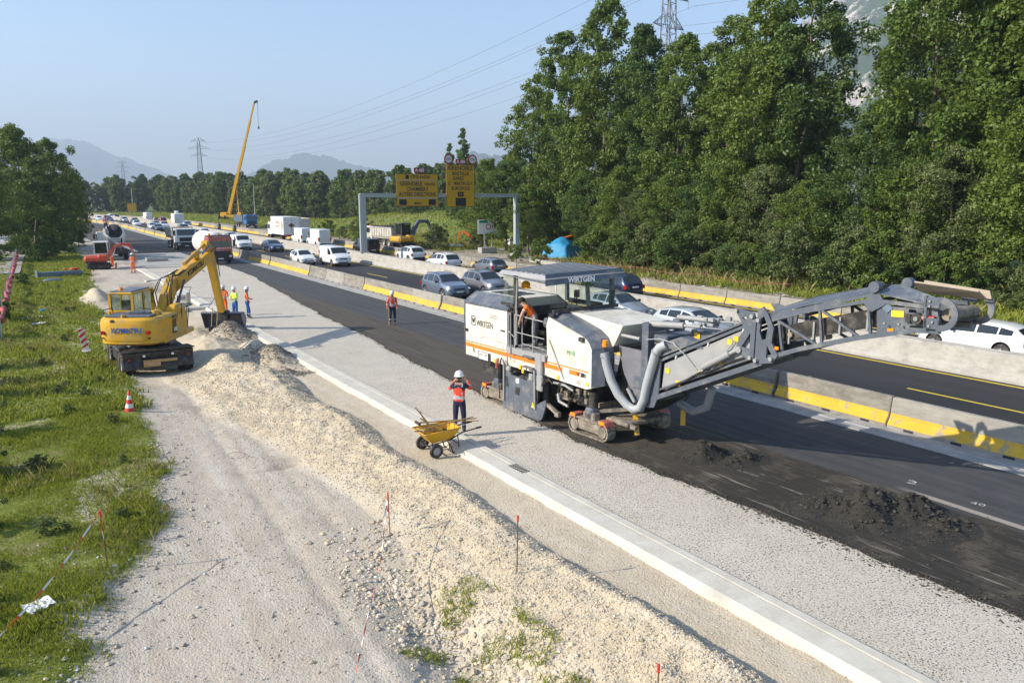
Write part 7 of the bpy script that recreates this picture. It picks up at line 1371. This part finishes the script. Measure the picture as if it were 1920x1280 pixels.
person('worker in full orange suit standing near the concrete mixer, back turned', (9.0, 79.9, 0), R(-20), 'hivis_orange', 'hivis_orange', arms=A_(elL=(-.28, .1, 1.2), wrL=(-.12, .28, 1.2), haL=(-.05, .3, 1.2)))
person('worker in orange suit without helmet between the mini excavator and the mixer', (8.1, 88.0, 0), R(60), 'hivis_orange', 'hivis_orange', helmet=None)
person('worker in red jacket standing on top of the concrete mixer', (8.7, 97.9, 3.06), R(170), 'hivis_red', 'navy', helmet=None)
person('person in dark clothes standing behind the raised boom of the yellow excavator', (8.75, 57.6, 0), R(-140), 'navy', 'white_cloth', boots='dark_cloth', band=False)
for x, y, l in ((36.2, 172.05, 'rider in dark clothes on the farther motorcycle'), (36.5, 160.05, 'rider in dark clothes on the nearer motorcycle')):
    person(l, (x, y, -.02), 0, 'dark_cloth', 'dark_cloth', helmet='dark_cloth', band=False, lean=.25, detail=False, legs=A_(hipL=(-.12, .02, .92), hipR=(.12, .02, .92), knL=(-.28, .38, .72), knR=(.28, .38, .72), anL=(-.26, .15, .38), anR=(.26, .15, .38), toL=(-.27, .3, .33), toR=(.27, .3, .33)), arms=A_(elL=(-.3, .2, 1.2), elR=(.3, .2, 1.2), wrL=(-.34, .42, 1.12), wrR=(.34, .42, 1.12), haL=(-.35, .48, 1.1), haR=(.35, .48, 1.1)))
# ================================================================ WHEELBARROW AND TOOLS
wb = thing('wheelbarrow', 'yellow two wheeled wheelbarrow loaded with long handled tools beside the kerb', 'wheelbarrow', (9.38, 18.85, -.07), R(88))
def f(b):
    lo_ = [(-.22, -.30, .40), (.22, -.30, .40), (.26, .34, .36), (-.26, .34, .36)]; hi = [(-.38, -.46, .72), (.38, -.46, .72), (.42, .62, .68), (-.42, .62, .68)]
    b.add(lo_+hi, [(3, 2, 1, 0), (0, 1, 5, 4), (1, 2, 6, 5), (2, 3, 7, 6), (3, 0, 4, 7)]); hi2 = [(x*.965, y*.965, z) for x, y, z in hi]; l2 = [(x*.93, y*.93, z+.02) for x, y, z in lo_]
    b.add(l2+hi2, [(0, 1, 2, 3), (0, 4, 5, 1), (1, 5, 6, 2), (2, 6, 7, 3), (3, 7, 4, 0)]); b.tube([(x*1.01, y*1.01, z) for x, y, z in hi], .018, 6, closed=True)
X_('tray', 'yellow_paint', f, wb)
X_('frame', 'black_metal', lambda b: [b.tube([(s*.30, -1.05, .62), (s*.30, -.55, .56), (s*.24, -.2, .38), (s*.24, .45, .30)], .02, 6) for s in (-1, 1)]+[b.tube([(s*.27, -.42, .52), (s*.27, -.46, .2), (s*.27, -.38, .02), (s*.27, -.28, .02), (s*.27, -.22, .2), (s*.25, -.12, .38)], .017, 6) for s in (-1, 1)]+[b.bar((-.46, .3, .19), (.46, .3, .19), .03), b.bar((-.2, .3, .19), (-.2, .3, .38), .03), b.bar((.2, .3, .19), (.2, .3, .38), .03), b.bar((-.27, -.44, .25), (.27, -.44, .25), .02)], wb)
for s in (-1, 1):
    w_ = X_('wheel', 'rubber', lambda b: b.lathe([(.11, -.045), (.17, -.05), (.2, 0), (.17, .05), (.11, .045)], (s*.46, .3, .2), 'X', 20), wb); X_('rim', 'light_grey', lambda b: b.lathe([(.001, .03), (.03, .05), (.1, .02), (.12, .04), (.12, -.04), (.1, -.02), (.001, -.03)], (s*.46, .3, .2), 'X', 16), w_)
    X_('grip', 'car_black', lambda b: b.bar((s*.30, -1.14, .63), (s*.30, -.98, .615), .045), wb)
def tool(name, label, p0, p1, head=None, hm='black_metal', r=.017, mt='wood'):
    t = thing(name, label, 'tool', (9.38, 18.85, -.07), R(88)); X_('handle', mt, lambda b: b.cyl(p0, p1, r, n=7), t)
    if head: X_('head', hm, head, t)
    return t
tool('shovel', 'shovel with its long handle rising steeply out of the wheelbarrow', (-.05, .10, .55), (-.22, .78, 1.42), lambda b: b.box((0, 0, .52), (.24, .3, .02), 0, (.6, 0, .2)))
tool('shovel', 'second shovel with a D grip standing in the tray of the wheelbarrow', (.06, .2, .6), (-.10, .60, 1.22), lambda b: (b.box((.10, .12, .56), (.22, .26, .02), 0, (.5, .1, 0)), b.bar((-.16, .6, 1.23), (-.04, .6, 1.23), .03)))
tool('rake', 'wooden rake lying lengthwise across the wheelbarrow with its bar at the tray', (-.25, .55, .80), (.22, -1.15, .78), lambda b: (b.bar((-.42, .62, .80), (-.10, .70, .80), .035), [b.bar((-.40+.05*i, .63, .8), (-.40+.05*i, .63, .72), .01) for i in range(7)]), 'wood')
tool('rake', 'second long wooden handle lying over the wheelbarrow grips', (.22, .50, .84), (.30, -1.30, .70), lambda b: b.box((.2, .55, .85), (.3, .05, .06), .01))
tool('broom', 'broom with a pale handle across the front rim of the wheelbarrow', (.48, .35, .78), (-.02, -1.2, .72), lambda b: b.box((.5, .42, .76), (.32, .08, .09), .02), 'wood')
tool('hoe', 'short wooden handled hoe poking out beyond the wheel of the wheelbarrow', (-.02, -.1, .6), (-.50, .95, .86), lambda b: b.box((-.02, -.12, .58), (.16, .1, .02)))
tool('spade', 'dark spade blade leaning in the wheelbarrow tray', (-.1, -.1, .5), (.12, .5, 1.0), lambda b: b.box((-.12, -.2, .56), (.26, .32, .03), .01, (.9, .2, 0)), 'black_metal', .02)
# ================================================================ SMALL THINGS
mk = thing('marker_panel', 'leaning red and white striped marker panel in the grass beside the excavator', 'marker panel', (2.3, 39.5, .0), R(-12), rot=(R(4), R(-7), R(-12))); X_('panel', 'white_plastic', lambda b: b.box((0, 0, .62), (.26, .04, 1.0), .01), mk)
for k in range(4): z = .24+k*.26; X_('red_stripe', 'tape_red', lambda b: b.prism([(-.13, -.024, z-.06 if k else z), (.13, -.024, z+.10), (.13, -.024, min(z+.23, 1.1)), (-.13, -.024, z+.07)], (0, .004, 0)), mk)
X_('base', 'dirty_white', lambda b: b.box((0, 0, .06), (.42, .3, .12), .04), mk); X_('handle', 'white_plastic', lambda b: b.box((0, 0, 1.16), (.05, .04, .1)), mk)
def cone(x, y, z, l, tilt=0., sc=1.):
    t = thing('traffic_cone', l, 'traffic cone', (x, y, z), 0, rot=(tilt, tilt*.6, .3)); t.scale = (sc, sc, sc); r_ = lambda h: .15-.125*(h-.04)/.68
    for i in range(5): h0, h1 = .04+.136*i, .04+.136*(i+1); X_('red_band' if i % 2 == 0 else 'white_band', 'tape_red' if i % 2 == 0 else 'tape_white', lambda b: b.lathe([(r_(h0), h0), (r_(h1), h1)]+([(.001, h1+.01)] if i == 4 else []), n=16), t)
    X_('base', 'tape_red', lambda b: b.box((0, 0, .022), (.38, .38, .044), .015), t); return t
cone(2.67, 27.76, -.06, 'red and white traffic cone at the edge of the grass and the dirt track', .04)
for x, y, l in ((-1.6, 123, 'nearer traffic cone in the parking area at the left edge'), (-3.5, 131, 'farther traffic cone in the parking area at the left edge')): cone(x, y, .13, l, 0, 1.4)
def stake(x, y, h, l, lean=(0, 0), top='tape_red', z=None, m='rust'):
    z0 = float(ground_h(np.array(x), np.array(y))) if z is None else z
    t = thing('stake', l, 'stake', (x, y, z0)); X_('rod', m, lambda b: b.cyl((0, 0, -.1), (lean[0], lean[1], h), .011, n=6), t); X_('red_cap', top, lambda b: b.cyl((lean[0]*.9, lean[1]*.9, h-.10), (lean[0]*1.01, lean[1]*1.01, h+.015), .020, n=8), t); return (x+lean[0], y+lean[1], z0+h)
tA = stake(.93, 15.86, 1.08, 'rusty stake with red top holding the barrier tape at the meadow edge', (-.05, .02))
tB = stake(6.05, 14.5, .98, 'stake wrapped in red and white tape at the head of the rocky ditch', (-.02, .03))
stake(7.12, 11.29, 1.07, 'thin stake with a red cap standing on the gravel mound', (.02, 0))
stake(6.5, 6.9, .9, 'stake with red cap at the bottom edge of the picture', (0, 0))
def tape(pts, label, w=.032, seg_=.42):
    t = thing('barrier_tape', label, 'barrier tape', (0, 0, 0)); P = [Vector(p) for p in pts]; fine = []
    for a, c_ in zip(P[:-1], P[1:]):
        n = max(2, int((c_-a).length/.07)); L_ = (c_-a).length
        for i in range(n): u = i/n; fine.append(a.lerp(c_, u)-Vector((0, 0, .06*L_*.3*4*u*(1-u)))+Vector((0, 0, 0)))
    fine.append(P[-1]); k = max(1, int(seg_/.07))
    for q, i in enumerate(range(0, len(fine)-1, k)):
        s_ = fine[i:i+k+1]; b = MB()
        for a, c_, j in zip(s_[:-1], s_[1:], range(99)): tw = math.sin((i+j)*.6)*.6; tw2 = math.sin((i+j+1)*.6)*.6; o1 = Vector((math.sin(tw)*w*.5, 0, math.cos(tw)*w*.5)); o2 = Vector((math.sin(tw2)*w*.5, 0, math.cos(tw2)*w*.5)); b.prism([a-o1, c_-o2, c_+o2, a+o1], (.003, .002, 0))
        b.build('red_segment' if q % 2 == 0 else 'white_segment', 'tape_red' if q % 2 == 0 else 'tape_white', t)
tape([tA, (-.1, 14.1, .62), (-1.0, 12.4, .55)], 'red and white barrier tape running from the meadow stake out of the left edge'); tape([tA, (.90, 15.84, .55)], 'loose end of red tape hanging at the meadow stake', .03)
tape([tB, (5.05, 12.6, .35), (4.25, 11.2, .25), (3.3, 9.4, .3)], 'red and white barrier tape running from the ditch stake to the bottom edge', .03, .5)
tape([tB, (5.95, 14.42, .6), (6.08, 14.55, .35)], 'bunched red and white tape hanging down the ditch stake', .07, .2); tape([(6.03, 14.5, .9), (5.85, 14.3, .45), (5.98, 14.4, .2)], 'second loop of red tape at the ditch stake', .05, .2)
# left fence with posts and pink netting
fe = thing('mesh_fence', 'row of thin metal fence posts with sagging dull red netting along the left meadow', 'fence', (0, 0, 0))
pts = [(-.95+.0525*k*1.25*1.3, 46+k*4.3) for k in range(14)]
for k, (x, y) in enumerate(pts): X_('post', 'galvanised', lambda b: b.bar((x, y, 0), (x, y, 1.55), .06), fe)
for k in range(len(pts)-1):
    (x0, y0), (x1, y1) = pts[k], pts[k+1]; b = MB(); P = [(x0+(x1-x0)*u+.06*math.sin(u*9+k), y0+(y1-y0)*u, .95-.28*math.sin(u*math.pi)+.05*math.sin(u*17)) for u in np.linspace(0, 1, 9)]
    b.tube(P, [.06+.05*((i*7+k) % 3) for i in range(9)], 6); b.build('netting', 'netting', fe)
for k in range(3): X_('wire', 'cable', lambda b: b.tube([(x, y, .4+.5*k) for x, y in pts], .008, 4), fe)
sb = thing('steel_trough', 'long blue grey steel beam lying in the grass left of the mini excavator', 'steel beam', (3.1, 79.2, .0), R(-78)); X_('beam', 'steel_blue', lambda b: (b.box((0, 0, .35), (.5, 3.6, .3), .03), b.box((0, 0, .15), (.42, 3.2, .2))), sb); X_('end_plate', 'steel_blue', lambda b: b.box((0, -1.75, .4), (.7, .08, .6)), sb)
b = MB(); rs_ = random.Random(2); [b.box((4.0+rs_.uniform(-.5, .5), 79.7+rs_.uniform(-.2, .2), .58+rs_.uniform(0, .12)), (.35, .25, .14), .05, (rs_.uniform(-.4, .4), 0, rs_.uniform(0, 3))) for _ in range(6)]; tag(b.build('orange_sacks', 'hivis_red'), 'bright orange sacks lying on the steel beam in the grass', 'sacks'); bpy.data.objects['orange_sacks'].name = 'orange_sack'
b = MB(); b.ball((0, 0, .12), .5, 10, sc=(1.5, .7, .45)); b.ball((.5, .1, .15), .3, 8, sc=(1, .8, .6)); tag(b.build('plastic_sack', 'steel_blue', None, (2.3, 74.5, 0)), 'crumpled blue grey plastic sack lying in the meadow', 'sack')
b = MB(); b.ball((0, 0, .06), .16, 8, sc=(1, .7, .5)); tag(b.build('plastic_bottle', 'tarp_blue', None, (1.1, 55.5, .03)), 'small bright blue plastic litter in the grass', 'litter')
for i, (x, y, sx, l) in enumerate(((.45, 52, 1.3, 'pale crumpled plastic sheet lying in the grass near the fence'), (.75, 49.5, .7, 'smaller white plastic scrap below the crumpled sheet'), (-.22, 14.6, .42, 'white foam offcut lying in the stony grass at the lower left'))):
    V, F = grid(np.linspace(-.5, .5, 9), np.linspace(-.3, .3, 6), lambda X, Y: .05+.06*vn(X*7+i*9, Y*7, 3)); V[:, 0] *= sx; V[:, 1] *= .55 if i < 2 else .62; n_ = len(V); V2 = V.copy(); V2[:, 2] -= .03; o = nobj('plastic_sheet' if i < 2 else 'foam_offcut', nmesh('sheet', np.vstack([V, V2]), np.vstack([F, F[:, ::-1]+n_]), 'foam')); o.location = (x, y, .06); o.rotation_euler.z = [.5, .2, .35][i]; tag(o, l, 'litter')
cb = thing('plate_compactor', 'dusty white compactor box standing by the kerb behind the excavator boom', 'compactor', (8.75, 53.4, 0), R(-30)); X_('housing', 'dirty_white', lambda b: b.box((0, 0, .55), (.75, .6, .7), .06), cb); X_('base_plate', 'machine_grey', lambda b: b.box((0, 0, .12), (.85, .8, .14), .04), cb); X_('vent', 'black_metal', lambda b: [b.box((0, -.31, .5+.1*i), (.5, .02, .04)) for i in range(3)], cb); X_('guide_handle', 'black_metal', lambda b: b.tube([(-.25, .3, .8), (-.25, .8, 1.15), (.25, .8, 1.15), (.25, .3, .8)], .02, 6), cb)
for (x, y, w_, d_, l) in ((9.35, 52.0, 1.5, .5, 'cast concrete spur joining the kerb behind the excavator arm'), (9.6, 71.5, 1.2, .45, 'second concrete spur on the left side of the kerb, nearer the mixer')):
    b = MB(); b.box((0, 0, 0), (w_, d_, .28), .04); b.box((-w_*.5+.1, -.4, 0), (.2, 1.1, .28), .03); tag(b.build('kerb_spur', 'kerb_concrete', None, (x-.2, y, -.02)), l, 'kerb')
b = MB(); [b.bar((x, 0, .18), (x+.9, 0, .42), .05) for x in (0, 1.1)]; b.box((.9, .2, .18), (2.2, .7, .34), .04, (0, .05, .1)); tag(b.build('formwork', 'slab_concrete', None, (12.0, 93, .03)), 'concrete formwork pieces lying in front of the mixer', 'formwork')
for i, (x, y, l) in enumerate(((7.95, 41.2, 'shovel stuck upright in the soil behind the yellow excavator'), (8.25, 41.4, 'second shovel stuck upright next to the first'))):
    t = thing('shovel', l, 'tool', (x, y, .3)); X_('handle', 'wood', lambda b: b.cyl((0, 0, 0), (.12, 0, 1.1), .02, n=6), t); X_('blade', 'black_metal', lambda b: b.box((0, 0, .0), (.24, .04, .34), .01), t)
t = thing('white_truck', 'white box truck parked at the left edge of the parking area', 'truck', (-4.4, 158, .13), R(170)); cab(t, 'white_paint', -3, h=2.6); X_('cargo_box', 'white_paint', lambda b: b.box((0, 1.2, 1.9), (2.3, 4.2, 2.3), .05), t); X_('chassis', 'black_metal', lambda b: b.box((0, .6, .75), (1.8, 6, .3)), t); wheels(t, [(s*1.0, y) for s in (-1, 1) for y in (-2.1, 2.2)], .42, .28)
b = MB(); b.box((0, 0, .5), (1.25, 1.0, 1.0), .05); tag(b.build('plastic_tank', 'white_plastic', None, (59.4, 96, .1), (0, 0, .3)), 'white cube shaped container near the right gantry post', 'container')
V, F = grid(np.linspace(-2.4, 2.4, 24), np.linspace(-1.6, 1.6, 16), lambda X, Y: -.6+(1.1+1.0*np.exp(-((X+.4)/1.7)**2-(Y/1.1)**2)+.35*fbm(X*1.6, Y*1.6, 3, 2))*np.clip((2.4-np.abs(X))*4, 0, 1)*np.clip((1.6-np.abs(Y))*5, 0, 1)); n_ = len(V); V2 = V.copy(); V2[:, 2] = -.7; o = nobj('blue_tarpaulin', nmesh('tarp', np.vstack([V, V2]), np.vstack([F, F[:, ::-1]+n_]), 'tarp_blue', True)); o.location = (53.0, 74.2, .75); o.rotation_euler.z = .5; tag(o, 'bright blue tarpaulin covering a heap at the left end of the wood', 'tarpaulin')
b = MB(); b.box((0, 0, .1), (3.4, .5, .2), .05, (0, -.08, 0)); tag(b.build('orange_board', 'orange', None, (55.2, 76.0, 2.2), (0, 0, .5)), 'orange board behind the blue tarpaulin', 'board')
for i, (x, y, L_, rz, l) in enumerate(((46.3, 68, 7, -.15, 'long pale concrete beam lying on the verge right of the gantry post'), (50.5, 99, 6, .5, 'white barrier piece lying on the verge left of the information sign'))):
    b = MB(); b.box((0, 0, .2), (.7, L_, .45), .05); tag(b.build('concrete_beam', 'wall_concrete' if i == 0 else 'white_plastic', None, (x, y, .02), (0, 0, rz)), l, 'beam')
b = MB(); P = [(44.9, 36+4*k, 1.0-.2*(k % 2)+verge_h(np.array(44.9), np.array(36+4.*k)).item()) for k in range(9)]; b.tube(P, .012, 4); tp = b.build('barrier_tape', 'netting'); tag(tp, 'faded red tape strung along the verge behind the far barrier', 'barrier tape')
for i in range(9): X_('tape_post', 'rust', lambda b: b.cyl((44.9, 36+4*i, 0), (44.9, 36+4*i, 1.05), .02, n=5), tp)
X, Y = scat(900, 39.8, 47, 24, 66, lambda x, y: .8+0*x); r = .05+.16*rng.random(len(X))**4; stones('verge_rubble', np.stack([X, Y, verge_h(X, Y)-.06+r*.2], 1), r, GREYC+[(.6, .58, .54)])
# survey marks sprayed on the asphalt
def mark(s, x, y, sz, rz, l):
    t = thing('survey_mark', l, 'road marking', (x, y, .006), rz); text(t, s, sz, 'road_white', (0, 0, 0), (1, 0, 0), (0, 1, 0), width=sz*.62*len(s), ext=.001, bold=-.004)
mark('2', 17.95, 10.5, .36, R(-75), 'white sprayed number 2 on the dark asphalt near the barrier'); mark('40', 17.9, 8.9, .24, R(-75), 'white sprayed number 40 on the dark asphalt beside the rubble'); mark('=', 25.6, 19.4, .3, 0, 'small white dash sprayed on the open traffic lane')
b = MB(); b.tube([(4.6+.22*math.cos(a)*1.0, 21.6+.3*math.sin(a), -.10) for a in np.linspace(0, 6.28, 24)[:-1]], .006, 5, closed=True); tag(b.build('wire_loop', 'rust', None), 'loop of rusty wire lying on the dirt track', 'wire')
S.cycles.seed = 3
